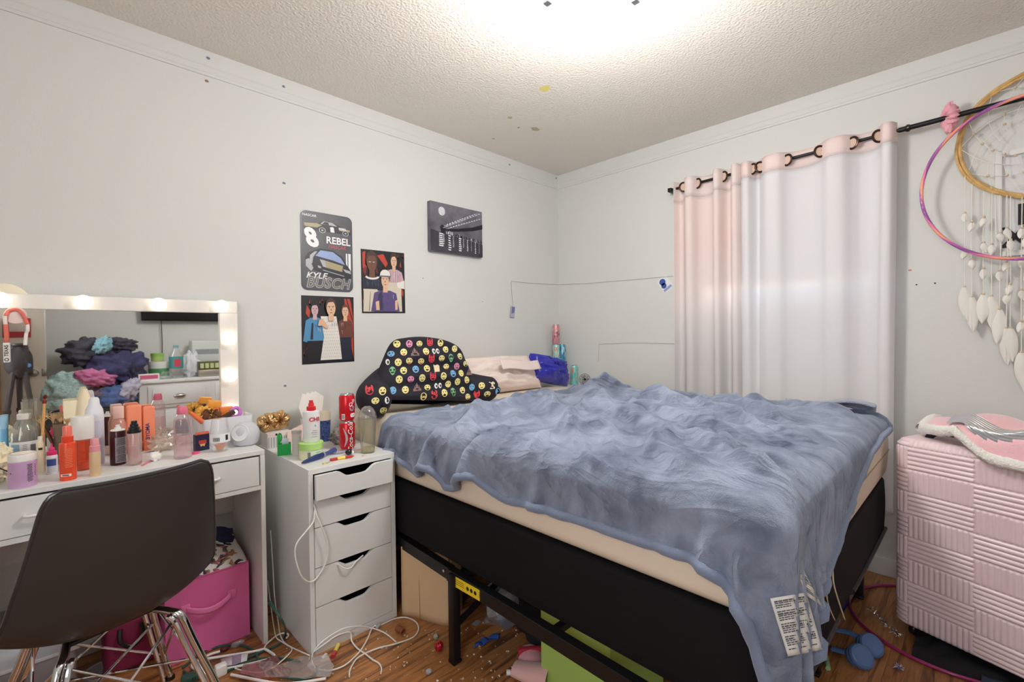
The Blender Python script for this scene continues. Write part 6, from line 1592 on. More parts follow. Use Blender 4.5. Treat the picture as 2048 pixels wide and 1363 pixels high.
# pink sherpa throw heaped on the suitcase
tb = thing('sherpa_throw', 'pink plush throw with white sherpa edge heaped on top of the suitcase', 'blanket', (2.346, .214, Z1s), math.atan2(su.y, su.x))
def throw_pt(u, v):
    x = -.005+.445*u; 
    yb, yf = SDp-.01, .105-.36*u+.16*u*u
    y = yb+(yf-yb)*v
    over = max(0, -y)
    z = .036+.062*math.sin(PI*min(1, max(0, (1-v)*.9)))*min(1, u*2.2+.15)*(1+.3*math.sin(5*u+1))+.012*noise.noise(Vector((x*9, y*9, 4)))+.010*math.sin(13*u+4*v)
    if y < 0: z = z-over*.95; y = -.012-over*.12
    return (x, y*side, z)
q = MB(); q.grid(throw_pt, 48, 30); q.build('plush_top', mat('plush_pink', (240, 190, 196), .85, sheen=.7, bump=.4, bscale=220, bdist=.003), tb, sharp=180, solid=.02)
def sher(u, v):
    p = Vector(throw_pt(u, 1)); a = 2*PI*v; r = .020*(1+.22*noise.noise(Vector((u*40, math.cos(a)*3, math.sin(a)*3))))
    return (p.x, p.y+side*(-.004+r*.8*math.cos(a)), p.z+.006+r*math.sin(a))
q = MB(); q.grid(sher, 120, 16, cv=True)
def sher2(u, v):
    p = Vector(throw_pt(0, u)); a = 2*PI*v; r = .018*(1+.25*noise.noise(Vector((u*30, math.cos(a)*3, math.sin(a)*3+7))))
    return (p.x+r*math.cos(a), p.y, p.z+.004+r*math.sin(a))
q.grid(sher2, 60, 16, cv=True)
q.build('sherpa_edge', mat('sherpa_white', (240, 236, 230), .95, bump=1.0, bscale=150, bdist=.006), tb, sharp=180)
q = MB(); 
def quilt(u, v):
    p = Vector(throw_pt(.24+.5*u, .76+.20*v)); return (p.x, p.y, p.z+.030+.0012*math.sin(16*v*PI+6*u))
q.grid(quilt, 24, 40); q.build('foil_patch', mat('foil_silver', (206, 206, 208), .3, metal=.8), tb, sharp=180)
# ------------------------------------------------------------------ things on the floor
def fl(px, py, h=0):
    p = at_z(px, py, h)
    if UX0-.01 < p.x < UX1+.01 and p.y > UY0-.012: p = at_y(px, py, UY0-.012)
    p.z = max(p.z, h)
    return p
def cordp(pxs, r, n=6, hh=None):
    P = [fl(a, b, (r if hh is None else hh)+.002*(i % 3)) for i, (a, b) in enumerate(pxs)]
    return smooth_path(P, n)
# pink fabric bin under the vanity
pb = thing('fabric_bin', 'hot pink fabric storage bin with a strap handle under the vanity', 'storage bin', (.41, 2.20, 0))
q = MB(); hw, hd, hh_ = .1375, .125, .295
M_bin = mat('bin_pink', (228, 112, 172), .8, bump=.2, bscale=380)
for a, b, c, d in ((-hw, -hd, hw, -hd+.004), (-hw, hd-.004, hw, hd), (-hw, -hd+.0045, -hw+.004, hd-.0045), (hw-.004, -hd+.0045, hw, hd-.0045)): q.box(a, b, .001, c, d, hh_, .001, 1)
q.box(-hw+.0045, -hd+.0045, .001, hw-.0045, hd-.0045, .005); q.build('bin_body', M_bin, pb)
q = MB(); q.tube([(x, y, hh_) for x, y in rrect(-hw+.001, -hd+.001, hw-.001, hd-.001, .006, 3)], .0032, 6, True); q.build('binding', mat('binding_pink', (212, 92, 156), .7), pb)
q = MB(); hz = .192
def hs(u, v):
    x = -.076+.152*u; return (x, -hd-.002-.024*math.sin(PI*u)**.7, hz-.022*math.sin(PI*u)+(v-.5)*.024)
q.grid(hs, 24, 3)
for s_ in (-1, 1): q.box(s_*.076-.014, -hd-.0035, hz-.015, s_*.076+.014, -hd-.0005, hz+.015, .001, 1)
q.build('strap_handle', mat('strap_pink', (238, 128, 184), .7), pb, sharp=60, solid=.0025)
# cloths in and on the bin
def pile(q, rx, ry, rz, seed, n=30, k=.35, ws=2.2, base_=0):
    q.ball((0, 0, base_+rz*.9), (rx, ry, rz), n, wob=k, ws=ws, seed=seed)
    q.v = [(a, b, max(base_, c)) for a, b, c in q.v]; return q
M_cat = mat('cloth_catprint', (236, 232, 228), .85); 
q = MB(); q.grid(lambda u, v: (-.09+.222*u+.004*math.sin(5*v), -.116+.19*v+.006*math.sin(4*u), hh_-.004+.085*v+.018*math.sin(3*u+1)*v+.008*math.sin(9*u+3*v)), 22, 22)
rc_ = random.Random(5); n_base = len(q.f); cols = 5
cv_ = [Vector(p) for p in q.v]
for k in range(64):
    i, j = rc_.randint(1, 19), rc_.randint(1, 19); c0 = cv_[j*23+i]; a = rc_.random()*6.28; s_ = .009+.005*rc_.random()
    du = (cv_[j*23+i+1]-c0).normalized(); dv = (cv_[(j+1)*23+i]-c0).normalized(); nn = du.cross(dv).normalized(); 
    if nn.z < 0: nn = -nn
    shp = [(1.3, .1), (.9, .55), (.2, .45), (-.6, .6), (-1.2, 1.0), (-1.0, .2), (-.7, -.5), (.3, -.5), (.9, -.35)]
    q.add([c0+(du*(x*math.cos(a)-y*math.sin(a))+dv*(x*math.sin(a)+y*math.cos(a)))*s_+nn*.0015 for x, y in shp], [tuple(range(9))], 1+k % 4)
q.v = [tuple(Vector(p)+Vector((.41, 2.20, 0))) for p in q.v]
solo(q, 'cat_print_cloth', [M_cat, mat('print_char', (60, 52, 54), .8), mat('print_tan', (176, 140, 96), .8), mat('print_grey', (96, 92, 104), .8), mat('print_rose', (196, 120, 124), .8)], 'white cloth printed with little cats stuffed in the pink bin', 'cloth', sharp=180, solid=.003)
q = pile(MB(), .07, .05, .055, 4); solo(q, 'navy_cloth', mat('cloth_navy', (38, 44, 78), .85), 'crumpled navy cloth at the back of the pink bin', 'cloth', loc=(.475, 2.255, hh_+.0))
# dark magenta bag with black handle, clear tub, lid, cream board
t = thing('tote_bag', 'dark magenta bag with a black handle on the floor left of the pink bin', 'bag', (.185, 2.22, 0))
q = MB(); q.box(-.075, -.06, 0, .075, .06, .19, .02, 3); q.build('bag_body', mat('bag_magenta', (132, 32, 72), .6), t)
q = MB(); q.tube(smooth_path([(-.03, -.062, .16), (-.03, -.075, .12), (0, -.08, .095), (.03, -.075, .12), (.03, -.062, .16)], 5), .007, 8, flat=.5); q.build('handle', BLACKP, t)
t = thing('clear_tub', 'clear plastic storage tub at the bottom left corner under the vanity', 'storage tub', (-.09, 2.17, 0))
q = MB(); q.box(-.10, -.12, 0, .13, .12, .20, .015, 3); q.build('tub_body', clear('tub_clear', (232, 232, 238), .3, .2), t)
q = MB(); q.box(-.108, -.128, .2005, .138, .128, .214, .004); q.build('tub_lid', mat('tub_lid', (226, 226, 232), .4), t)
c = at_z(206, 1340, 0); 
q = MB(); q.lathe([(.0, .002), (.042, .002), (.050, .004), (.056, .006), (.058, .002), (.058, 0)], 36); solo(q, 'container_lid', clear('lid_clear', (230, 230, 230), .3, .3), 'round clear container lid lying on the floor under the chair', 'lid', loc=(c.x, c.y, .0005))
a, b = fl(100, 1332), fl(205, 1283)
q = MB(); d = b-a; q.box(0, -.006, 0, d.length, .006, .05, .001, M=T(a.x, a.y+.03, 0) @ R(math.atan2(d.y, d.x), 'Z')); solo(q, 'cream_board', mat('board_cream', (230, 222, 206), .6), 'narrow cream board standing on edge on the floor behind the chair legs', 'board')
# hangers
M_hang = mat('hanger_white', (238, 238, 236), .35)
def hanger(pl, hook, label):
    t = thing('clothes_hanger', label, 'hanger', fl(*pl[0]))
    o = t.location.copy()
    q = MB(); q.tube([p-o for p in cordp(pl, .0045, 4, .0095)], .0045, 8, False); q.build('hanger_body', M_hang, t)
    if hook: q = MB(); q.tube([p-o for p in cordp(hook, .003, 5, .010)], .003, 8); q.build('hook', M_hang, t)
    return t
hanger([(529, 1297), (512, 1301), (496, 1304), (450, 1311), (412, 1317), (392, 1322), (384, 1330), (392, 1337), (424, 1340), (470, 1333), (520, 1322), (549, 1313), (540, 1303), (529, 1297)], [(529, 1297), (531, 1290), (541, 1280), (553, 1270.5), (563, 1266), (572, 1265.5), (577, 1269), (573, 1275)], 'white plastic clothes hanger with a hook lying among the cords by the vanity')
hanger([(462, 1348), (490, 1354), (520, 1360), (560, 1366), (600, 1364), (652, 1356)], None, 'white hanger bar lying at the picture bottom under the plastic bags')
hanger([(440, 1302), (420, 1308), (402, 1318), (386, 1326)], None, 'second white hanger arm nearest the pink bin')
# green extension cord, outlet strip, white adapter
M_gc = mat('cord_green', (44, 84, 74), .5)
t = thing('extension_cord', 'dark green extension cord looping over the floor in front of the vanity', 'extension cord', fl(400, 1352))
o = t.location.copy()
for pl in ([(365, 1335), (378, 1324), (392, 1312), (420, 1297), (456, 1289), (482, 1290), (499, 1295), (511, 1305), (516, 1320)], [(421, 1350), (459, 1334), (499, 1313), (539, 1296), (561, 1285), (571, 1267), (567, 1246), (549, 1218), (539, 1203)],
           [(430, 1352), (470, 1334), (498, 1322), (531, 1315), (565, 1316), (600, 1322)], [(539, 1341), (556, 1349), (581, 1356), (606, 1357), (625, 1352), (635, 1343), (633, 1332)], [(367, 1341), (381, 1349), (401, 1353)]):
    q = MB(); q.tube([p-o for p in cordp(pl, .0042, 6, .0058)], .0042, 8); q.build('cord_loop', M_gc, t)
a, b = fl(376, 1362), fl(423, 1346); d = (b-a)
q = MB(); Ms = T(a.x, a.y, 0)@R(math.atan2(d.y, d.x), 'Z'); q.box(-.02, -.016, .001, d.length, .016, .024, .005, M=T(-o.x, -o.y, -o.z) @ Ms); 
for k in range(3): q.box(.012+k*.022, -.0166, .008, .016+k*.022, -.0158, .018, mi=1, M=T(-o.x, -o.y, -o.z) @ Ms); q.box(.020+k*.022, -.0166, .008, .023+k*.022, -.0158, .018, mi=1, M=T(-o.x, -o.y, -o.z) @ Ms)
q.build('outlet_block', [M_gc, INK], t)
c = fl(441, 1361); q = MB(); q.box(-.018, -.014, 0, .018, .014, .040, .006, 3); solo(q, 'power_adapter', WPLAST, 'white square power adapter standing at the end of the green cord', 'adapter', loc=(c.x+.008, c.y+.03, .0005))
# thin white cords hanging between vanity and drawers
t = thing('phone_cord', 'pair of thin white cords running down behind the drawer unit onto the floor', 'cord', (.63, 2.0, 0)); o = t.location.copy()
for pl, fp in (([(541, 1060), (545, 1120), (549, 1190)], [(556, 1240), (561, 1270), (572, 1287), (590, 1297), (619, 1310)]), ([(535, 1160), (541, 1205), (547, 1250)], [(552, 1272), (558, 1279), (573, 1288), (584, 1296), (578, 1307), (562, 1322), (546, 1334), (520, 1344), (495, 1342), (470, 1336)])):
    P = [at_x(a, b, .628) for a, b in pl]; P = [p for p in P]
    q = MB(); q.tube([p-o for p in smooth_path(P+[fl(a, b, .0135) for a, b in fp], 5)], .0022, 8); q.build('strand', M_cab, t)
# white charging cable tangle before the drawer unit
t = thing('charging_cable', 'white charging cable lying in big loops on the floor before the drawer unit', 'cable', fl(720, 1310)); o = t.location.copy()
def c3(l): return [(560+x*.1614, 1120+y*.1614) for x, y in l]
for pl in (c3([(1250, 800), (1330, 760), (1420, 722), (1560, 706), (1680, 760), (1716, 850), (1650, 950), (1440, 1030), (1240, 1080), (1080, 1140), (960, 1210), (900, 1290), (865, 1365), (860, 1440)]),
           c3([(1440, 1010), (1300, 900), (1150, 840), (1000, 816), (800, 840), (600, 950), (450, 1080), (395, 1200), (420, 1310), (520, 1360), (640, 1360), (800, 1300), (920, 1200), (1010, 1100), (1090, 960), (1140, 840), (1190, 805)]),
           c3([(420, 1130), (560, 1030), (700, 935), (850, 886), (882, 920), (890, 1000), (960, 1090), (1060, 1160), (1150, 1230), (1220, 1270), (1256, 1330), (1250, 1400)])):
    q = MB(); q.tube([p-o for p in cordp(pl, .0027, 6, .0036)], .0027, 8); q.build('cable_loop', M_cab, t)
p = fl(757, 1248, .005); q = MB(); q.box(-.012, -.006, -.004, .012, .006, .004, .001, M=T(p.x-o.x, p.y-o.y, .0055-o.z) @ R(.4, 'Z')); q.build('plug', mat('plug_grey', (196, 198, 204), .4), t)
# cork, red tube, clip, bauble, pebble
a, b = fl(790, 1251, .014), fl(812, 1266, .014)
q = MB(); d = b-a; q.lathe([(.0135, -.019), (.0135, .0), (.0120, .0015), (.0115, .02), (.0105, .021), (.0105, .012), (0, .012)], 20, M=T(*((a+b)/2)) @ R(math.atan2(d.y, d.x), 'Z') @ R(PI/2, 'Y')); solo(q, 'wooden_thimble', mat('thimble_brown', (142, 78, 52), .5), 'brown wooden cap lying inside the white cable loop', 'cap')
a, b = fl(677, 1288, .007), fl(665, 1313, .007); d = b-a
t = thing('lip_balm', 'yellow and red tube lying on the floor by the drawer unit corner', 'tube', a)
q = MB(); q.tube([d*0, d*.62], .0072, 12); q.build('tube_body', mat('tube_yellow', (228, 206, 96), .4), t); q = MB(); q.tube([d*.62, d*1.0], .0082, 12); q.build('tube_cap', mat('tube_red', (190, 60, 66), .4), t)
a = fl(647, 1309); q = MB(); q.box(-.013, -.005, 0, .013, .005, .006, .002, M=R(.5, 'Z')); solo(q, 'plastic_clip', WPLAST, 'small white plastic clip against the drawer unit plinth', 'clip', loc=(a.x-.002, a.y-.012, .0005))
a = fl(878, 1300)
t = thing('bauble_ornament', 'translucent red bauble ornament lying on the floor in front of the bed leg', 'ornament', (a.x, a.y, 0))
q = MB(); q.ball((0, 0, .017), .0165, 22, wob=.25, ws=5); q.build('bauble', mat('bauble_red', (206, 22, 50), .12, trans=.35), t)
q = MB(); p = fl(872, 1278)-a; q.ball((p.x, p.y, .012), (.010, .009, .011), 14, wob=.3); q.tube(smooth_path([(p.x, p.y, .02), (p.x+.008, p.y+.01, .026), (p.x+.02, p.y+.008, .024)], 4), .0012, 6); q.build('bird_clip', mat('bird_grey', (170, 166, 158), .6), t)
a = fl(858, 1347); q = MB(); q.ball((0, 0, .009), (.012, .010, .009), 12, wob=.4); solo(q, 'pebble', mat('pebble_grey', (176, 178, 180), .7), 'pale grey lump on the floor in front of the red bauble', 'pebble', loc=(a.x, a.y, .0))
q = MB(); a, b = fl(950, 1290, .008), fl(998, 1272, .008); d = b-a
q.grid(lambda u, v: (a.x+d.x*u+(v-.5)*.035*(.6+.5*abs(math.sin(3*u+.5)))+.006*math.sin(9*u), a.y+d.y*u+(v-.5)*.02, .006+.010*abs(math.sin(7*u+3*v))), 24, 10); solo(q, 'hair_bow', mat('cloth_royal', (48, 80, 160), .7), 'crumpled royal blue cloth bow on the floor under the bed edge', 'cloth', sharp=180, solid=.003)
# under the near side of the bed: paper sack, clear bag, black cloth, slippers, red tube, green bin
a, b = Vector((1.045, 1.748, 0)), Vector((1.140, 1.545, 0)); d = b-a; ang = math.atan2(d.y, d.x)
q = MB(); L_ = d.length
q.grid(lambda u, v: (L_*u, .004*math.sin(6*u+3*v)+.010*max(0, u-.72)*(1-v), .295*v+(.0 if u < .85 else .0)), 16, 10)
q.grid(lambda u, v: (0, .12*u, .295*v), 4, 6); q.grid(lambda u, v: (L_, .012+.11*u, .295*v), 4, 6); q.grid(lambda u, v: (L_*u, .125, .295*v), 6, 6)
t = thing('paper_sack', 'brown paper sack standing under the bed rail beside the drawer unit', 'paper sack', (a.x, a.y, .001), ang); q.build('sack_body', mat('kraft_paper', (220, 190, 150), .85, bump=.3, bscale=20, bdist=.004), t, sharp=60, solid=.002)
q = MB(); q.tube([(L_*.40, -.003, 0), (L_*.39, -.004, .295)], .0010, 5); q.build('fold_line', mat('kraft_dark', (150, 120, 86), .9), t)
c = Vector((1.36, 1.40, 0)); t = thing('plastic_bag', 'clear plastic bag with blue and pink wrappers lying under the bed', 'plastic bag', c)
q = pile(MB(), .14, .09, .10, 5, 36, .35, 2.4); q.build('bag_film', clear('bag_film', (226, 228, 232), .3, .3), t)
for k, (x, y, cc) in enumerate(((-.05, -.03, 'print_b'), (.03, -.05, 'print_pk'), (.06, 0, 'print_nv'), (-.02, .02, 'print_w'))):
    q = pile(MB(), .045, .03, .045, 9+k, 18, .5, 3); q.v = [(p[0]+x, p[1]+y, p[2]+.012) for p in q.v]; q.build('wrapper', MATS[cc], t)
c = Vector((1.36, 1.21, 0)); q = pile(MB(), .11, .13, .085, 7, 30, .3); solo(q, 'black_cloth', mat('cloth_black', (18, 18, 22), .9), 'heap of black cloth under the bed next to the green bin', 'cloth', loc=c)
M_slp = mat('slipper_pink', (232, 168, 176), .85, sheen=.5)
t = thing('slipper', 'pink plush slipper lying sole up beside the red tube', 'slipper', (1.205, 1.145, .0))
q = MB(); q.grid(lambda u, v: (.11*(u-.5), .045*math.cos(2*PI*v)*(1-.35*(2*u-1)**2), .032+.030*math.sin(2*PI*v)*(1-.5*(2*u-1)**2)), 16, 20, cv=True, M=R(.9, 'Z')); q.build('slipper_body', M_slp, t)
q = MB(); q.box(-.008, -.045, .028, .012, .045, .066, .006, M=R(.9, 'Z') @ T(.01, 0, 0)); q.build('band', mat('slipper_red', (176, 40, 62), .7), t)
t = thing('slipper', 'pink plush slipper with its dark opening showing, half behind the green bin', 'slipper', (1.145, 1.085, .0))
q = MB(); q.grid(lambda u, v: (.13*(u-.5), .045*math.cos(2*PI*v)*(.75+.35*u), .040+.038*math.sin(2*PI*v)*(.5+.6*u)), 16, 20, cv=True, M=R(-1.2, 'Z')); q.build('slipper_body', mat('slipper_blush', (226, 180, 178), .85, sheen=.5), t)
q = MB(); q.lathe([(0, 0), (.030, 0)], 18, M=R(-1.2, 'Z') @ T(.052, 0, .042) @ R(PI/2, 'Y'), cap=False); q.build('opening', mat('slipper_inner', (140, 84, 96), .9), t)
a, b = fl(1013, 1344, .010), fl(1062, 1343, .010); d = b-a
t = thing('lip_balm', 'shiny red tube with a white cap on the floor by the pink slippers', 'tube', a)
q = MB(); q.tube([d*.17, d*1.0], .0095, 14); q.build('tube_body', mat('tube_crimson', (184, 34, 40), .25), t); q = MB(); q.tube([d*.0, d*.16], .0090, 14); q.build('tube_cap', WPLAST, t)
t = thing('fabric_bin', 'lime green fabric storage bin pushed under the bed behind the rail', 'storage bin', (1.30, .905, 0), math.radians(-2))
q = MB(); hw, hd, hh_ = .15, .14, .312; M_grn = mat('bin_green', (168, 202, 104), .8, bump=.2, bscale=380)
for a_, b_, c_, d_ in ((-hw, -hd, hw, -hd+.004), (-hw, hd-.004, hw, hd), (-hw, -hd+.0045, -hw+.004, hd-.0045), (hw-.004, -hd+.0045, hw, hd-.0045)): q.box(a_, b_, .001, c_, d_, hh_-.02, .001, 1)
q.box(-hw+.0045, -hd+.0045, .001, hw-.0045, hd-.0045, .005); q.build('bin_body', M_grn, t)
q = MB(); q.tube([(x, y, hh_-.02) for x, y in rrect(-hw+.001, -hd+.001, hw-.001, hd-.001, .006, 3)], .003, 6, True); q.build('binding', mat('binding_green', (146, 184, 84), .7), t)
# plastic bags and cards
M_film = clear('film_white', (238, 236, 240), .22, .4)
pts = [(598, 1322), (655, 1318), (668, 1340), (660, 1362), (610, 1366), (560, 1364), (548, 1345)]; P = [fl(*p) for p in pts]; cx = sum((p for p in P), Vector())/len(P)
def film(P, name, m_, label, cat, hgt=.012, seed=0, base_=.014):
    c0 = sum((p for p in P), Vector())/len(P); q = MB(); n = len(P); K = 8
    def fn(u, v):
        i = u*n; a = int(i) % n; f_ = i-int(i); e = P[a]*(1-f_)+P[(a+1) % n]*f_
        p = c0+(e-c0)*v; z = base_+hgt*(.5+.8*noise.noise(Vector((p.x*26, p.y*26, seed))))*(1-.4*v)
        return (p.x, p.y, max(.002, z))
    q.grid(fn, n*6, K, cu=True); return solo(q, name, m_, label, cat, sharp=180)
film(P, 'plastic_bag', M_film, 'flattened translucent white plastic bag in front of the drawer unit corner', 'plastic bag', seed=1)
film([fl(*p) for p in ((487, 1338), (540, 1330), (566, 1346), (580, 1362), (520, 1366), (480, 1356))], 'candy_pouch', clear('film_pink', (238, 196, 196), .3, .4), 'clear pouch with pink print lying among the cords', 'pouch', seed=5, base_=.016)
film([fl(*p) for p in ((522, 1326), (552, 1318), (562, 1330), (540, 1342), (520, 1340))], 'dark_pouch', clear('film_brown', (150, 96, 92), .5, .3), 'dark red see-through pouch under the green cord', 'pouch', seed=9, base_=.012)
P = [fl(*p, .016) for p in ((441, 1317), (470, 1310), (496, 1304), (494, 1320), (470, 1328), (446, 1332))]
t = thing('photo_card', 'lilac and white printed card lying on the white hanger', 'card', P[0]); o = P[0].copy()
q = MB(); q.add([p-o for p in P], [tuple(range(6))], 0); q.build('card_sheet', mat('card_white', (228, 226, 234), .5), t, solid=.001)
q = MB(); q.add([P[1]-o+Vector((-.01, 0, .0012)), (P[1]+P[2])/2-o+Vector((0, 0, .0012)), (P[3]+P[4])/2-o+Vector((0, 0, .0012)), P[4]-o+Vector((-.01, 0, .0012))], [(0, 1, 2, 3)]); q.build('card_print', mat('card_lilac', (156, 140, 164), .5), t)
c = fl(470, 1296); q = MB(); q.ball((0, 0, .014), (.024, .012, .012), 16, wob=.3); q.v = [(a, b, max(.001, z)) for a, b, z in q.v]; solo(q, 'clear_wrapper', M_film, 'small crumpled clear wrapper under the green cord arch', 'wrapper', loc=(c.x+.01, c.y, .0))
c = fl(449, 1302); q = MB(); q.ball((0, 0, .010), (.014, .010, .010), 14, wob=.5); q.v = [(a, b, max(.001, z)) for a, b, z in q.v]; solo(q, 'wine_scrap', mat('scrap_wine', (92, 26, 40), .6), 'dark wine red scrap in front of the pink bin', 'scrap', loc=(c.x, c.y, .0))
c = fl(526, 1288); solo(MB().ball((0, 0, .004), .0045, 12), 'pink_bead', mat('bead_pink', (224, 120, 180), .4), 'tiny pink bead by the vanity panel foot', 'bead', loc=(c.x, c.y, 0))
c = fl(508, 1276); q = MB(); q.lathe([(.010, 0), (.013, .006), (.013, .008), (.010, .003)], 16); solo(q, 'measuring_cup', CLEAR, 'small clear cup inside the vanity by the side panel', 'cup', loc=(c.x-.012, c.y+.03, 0))
# crumbs and paper bits
q = MB(); rb = random.Random(77)
for k in range(230):
    px = rb.uniform(560, 1080); py = rb.uniform(1240, 1362); p = at_z(px, py, 0)
    if UX0-.02 < p.x < UX1+.02 and p.y > UY0-.02: continue
    if abs(p.x-1.03) < .03 and abs(p.y-1.362) < .03: continue
    s_ = rb.uniform(.0012, .0038); M_ = T(p.x, p.y, .0012) @ R(rb.random()*6, 'Z')
    if k % 3: q.box(-s_, -s_*.6, -.001, s_, s_*.6, .0008+s_*.4, mi=k % 2, M=M_)
    else: q.ball((0, 0, s_*.5), (s_, s_*.8, s_*.7), 6, mi=k % 2, M=M_)
o = solo(q, 'debris', [mat('crumb_white', (226, 224, 218), .7), mat('crumb_tan', (186, 160, 128), .8)], 'scattered white crumbs and paper bits over the wood floor', 'debris'); o['kind'] = 'stuff'
a = fl(953, 1245); q = MB(); q.box(-.018, -.012, 0, .018, .012, .001, M=R(.3, 'Z')); solo(q, 'paper_scrap', mat('scrap_grey', (176, 176, 178), .7), 'grey paper scrap on the floor behind the bed leg', 'paper', loc=(a.x, a.y, .0005))
# ---- floor to the right: headphones, hoop, tinsel, balm, blue tote, dark clothes
M_hp = mat('headphone_blue', (88, 118, 168), .4); M_hpd = mat('headphone_dark', (40, 44, 60), .5)
hc = at_z(1700, 1296, 0)
t = thing('headphones', 'slate blue over-ear headphones lying on the floor between blanket and suitcase', 'headphones', (hc.x, hc.y, 0)); o = Vector((hc.x, hc.y, 0))
c1 = at_z(1722, 1312, .034)-o; c2 = at_z(1742, 1290, .036)-o; ax = (c1-c2).normalized()
qd = Vector((0, 0, 1)).rotation_difference(Vector((-.55, -.55, .62)).normalized()).to_matrix().to_4x4()
for c_, nm in ((c1, 1), (c2, 0)):
    q = MB(); Mx = T(*c_) @ qd
    q.lathe([(.0, -.014), (.032, -.014), (.039, -.005), (.041, .004), (.037, .012), (.030, .0155), (.028, .0145), (0, .0155)], 28, M=Mx); e = q.build('ear_cup', M_hp, t)
    q = MB(); q.lathe([(.028, -.036), (.037, -.032), (.038, -.018), (.030, -.0145)], 28, M=Mx); q.build('ear_pad', mat('pad_blue', (72, 98, 146), .7), e)
q = MB(); P = smooth_path([at_z(1712, 1305, .028)-o, at_z(1690, 1303, .020)-o, at_z(1668, 1297, .014)-o, at_z(1640, 1287, .012)-o, at_z(1620, 1275, .014)-o, at_z(1625, 1262, .018)-o, at_z(1650, 1257, .022)-o, at_z(1690, 1262, .026)-o, at_z(1722, 1275, .032)-o, at_z(1738, 1285, .034)-o], 6)
q.tube(P[:14], .015, 10, flat=.4); q.tube(P[32:], .015, 10, flat=.4); q.build('band_arms', M_hp, t); q = MB(); q.tube(P[13:33], .013, 10, flat=.45); q.build('headband', M_hpd, t)
a, b = at_z(1652, 1312, .007), at_z(1656, 1336, .007); solo(MB().tube([a, a*.6+b*.4, a*.58+b*.42, b], [.0075, .0075, .0082, .0082], 12), 'chapstick', mat('balm_mint', (168, 204, 166), .4), 'mint green lip balm tube on the floor beside the headphones', 'lip balm')
hx, hy, hr = 2.52, .10, .325
q = stripe_ring(.325, .006, 2, 3, (0, 0, 0)); q.v = [(b, c, a+.0065) for a, b, c in q.v]
solo(q, 'toy_hoop', [mat('hoop_wine', (136, 30, 88), .35), mat('hoop_dkpink', (164, 50, 110), .35)], 'dark magenta plastic hoop lying flat on the floor under the suitcase', 'hoop', loc=(hx, hy, .0))
q = MB(); rt = random.Random(3)
a, b = at_z(1738, 1217, .004), at_z(1798, 1274, .004)
for k in range(110):
    u = rt.random(); p = a*(1-u)+b*u; d = Vector((rt.gauss(0, 1), rt.gauss(0, 1), abs(rt.gauss(0, .5)))).normalized()*rt.uniform(.008, .022); q.tube([p+Vector((0, 0, .002)), p+d*.5+Vector((0, 0, .004)), p+d], [.0008, .0012, .0003], 4)
o = solo(q, 'tinsel', mat('tinsel_silver', (220, 220, 226), .15, metal=.9), 'strand of silver tinsel on the floor before the suitcase', 'tinsel')
c = at_z(1798, 1338, 0); q = MB()
for k in range(90):
    d = Vector((rt.gauss(0, 1), rt.gauss(0, .8), abs(rt.gauss(0, .6)))).normalized()*rt.uniform(.008, .020); q.tube([(0, 0, .006), d*.6+Vector((0, 0, .006)), d+Vector((0, 0, .004))], [.0008, .0013, .0005], 4)
q.v = [(a_, b_, max(.0008, c_)) for a_, b_, c_ in q.v]
solo(q, 'tinsel_pom', mat('tinsel_lilac', (206, 194, 222), .2, metal=.7), 'small lilac tinsel pom on the floor before the suitcase', 'pom', loc=(c.x, c.y, 0))
q = MB(); q.box(2.36, .42, .0, 2.56, .72, .07, .012, 3); solo(q, 'underbed_box', mat('tote_blue', (30, 48, 140), .4), 'low bright blue box under the far foot corner of the bed', 'box')
c = Vector((2.40, .02, 0)); t = thing('dark_clothes', 'heap of black and navy clothes squashed under the suitcase', 'clothes', (2.30, .03, 0))
q = MB(); q.grid(lambda u, v: (-.10+.26*v+.012*math.sin(5*u), .16-.42*u, .004+.026*math.sin(PI*v)*(.45+.75*abs(noise.noise(Vector((u*5, v*3, 2)))*1.6))+.005*math.sin(13*u+9*v)), 40, 16); q.v = [(a_, b_, min(.036, max(.002, c_))) for a_, b_, c_ in q.v]; q.build('black_garment', mat('garment_black', (20, 20, 26), .85), t, sharp=180)
q = MB(); q.grid(lambda u, v: (-.15+.10*v+.016*math.sin(4*u+1), -.02-.30*u, .003+.024*math.sin(PI*v)+.003*math.sin(15*u+5*v)), 30, 10); q.build('navy_garment', mat('garment_navy', (44, 52, 74), .85), t, sharp=180)
# cream strap hanging by the bed corner, little things on the foot rail
q = MB(); P = smooth_path([at_y(1664, 1138, .285), at_y(1666, 1165, .28), at_y(1676, 1200, .275), at_y(1688, 1236, .27)], 6)
Q_ = smooth_path([at_y(1664, 1138, .285), at_y(1652, 1175, .283), at_y(1655, 1205, .28), at_y(1668, 1237, .277)], 6)
for pp in (P, Q_):
    q.grid(lambda u, v: tuple(pp[min(len(pp)-1, int(u*(len(pp)-1)))]+Vector((.014*(v-.5), .008*(v-.5), 0))), 18, 2)
solo(q, 'fabric_strap', mat('strap_cream', (228, 212, 178), .8), 'cream fabric strap loop hanging below the blanket at the foot of the bed', 'strap', sharp=180, solid=.002)
a = at_y(1715, 1142, .325); q = MB()
for s_ in (-1, 1): q.add([(0, 0, 0), (s_*.022, -.004, .012), (s_*.024, -.002, -.010)], [(0, 1, 2)]); 
q.ball((0, -.002, 0), .005, 8); solo(q, 'hair_bow', mat('bow_red', (196, 40, 40), .5), 'small red bow caught on the foot rail of the bed', 'bow', loc=(a.x, .334, .341), solid=.002)
a = at_y(1763, 1093, .325); solo(MB().tube([(0, 0, 0), (.03, .0, .004)], .009, 10), 'marker_cap', mat('cap_ultramarine', (52, 60, 170), .35), 'blue cap lying on the foot rail by the suitcase', 'cap', loc=(a.x, .334, .3445))
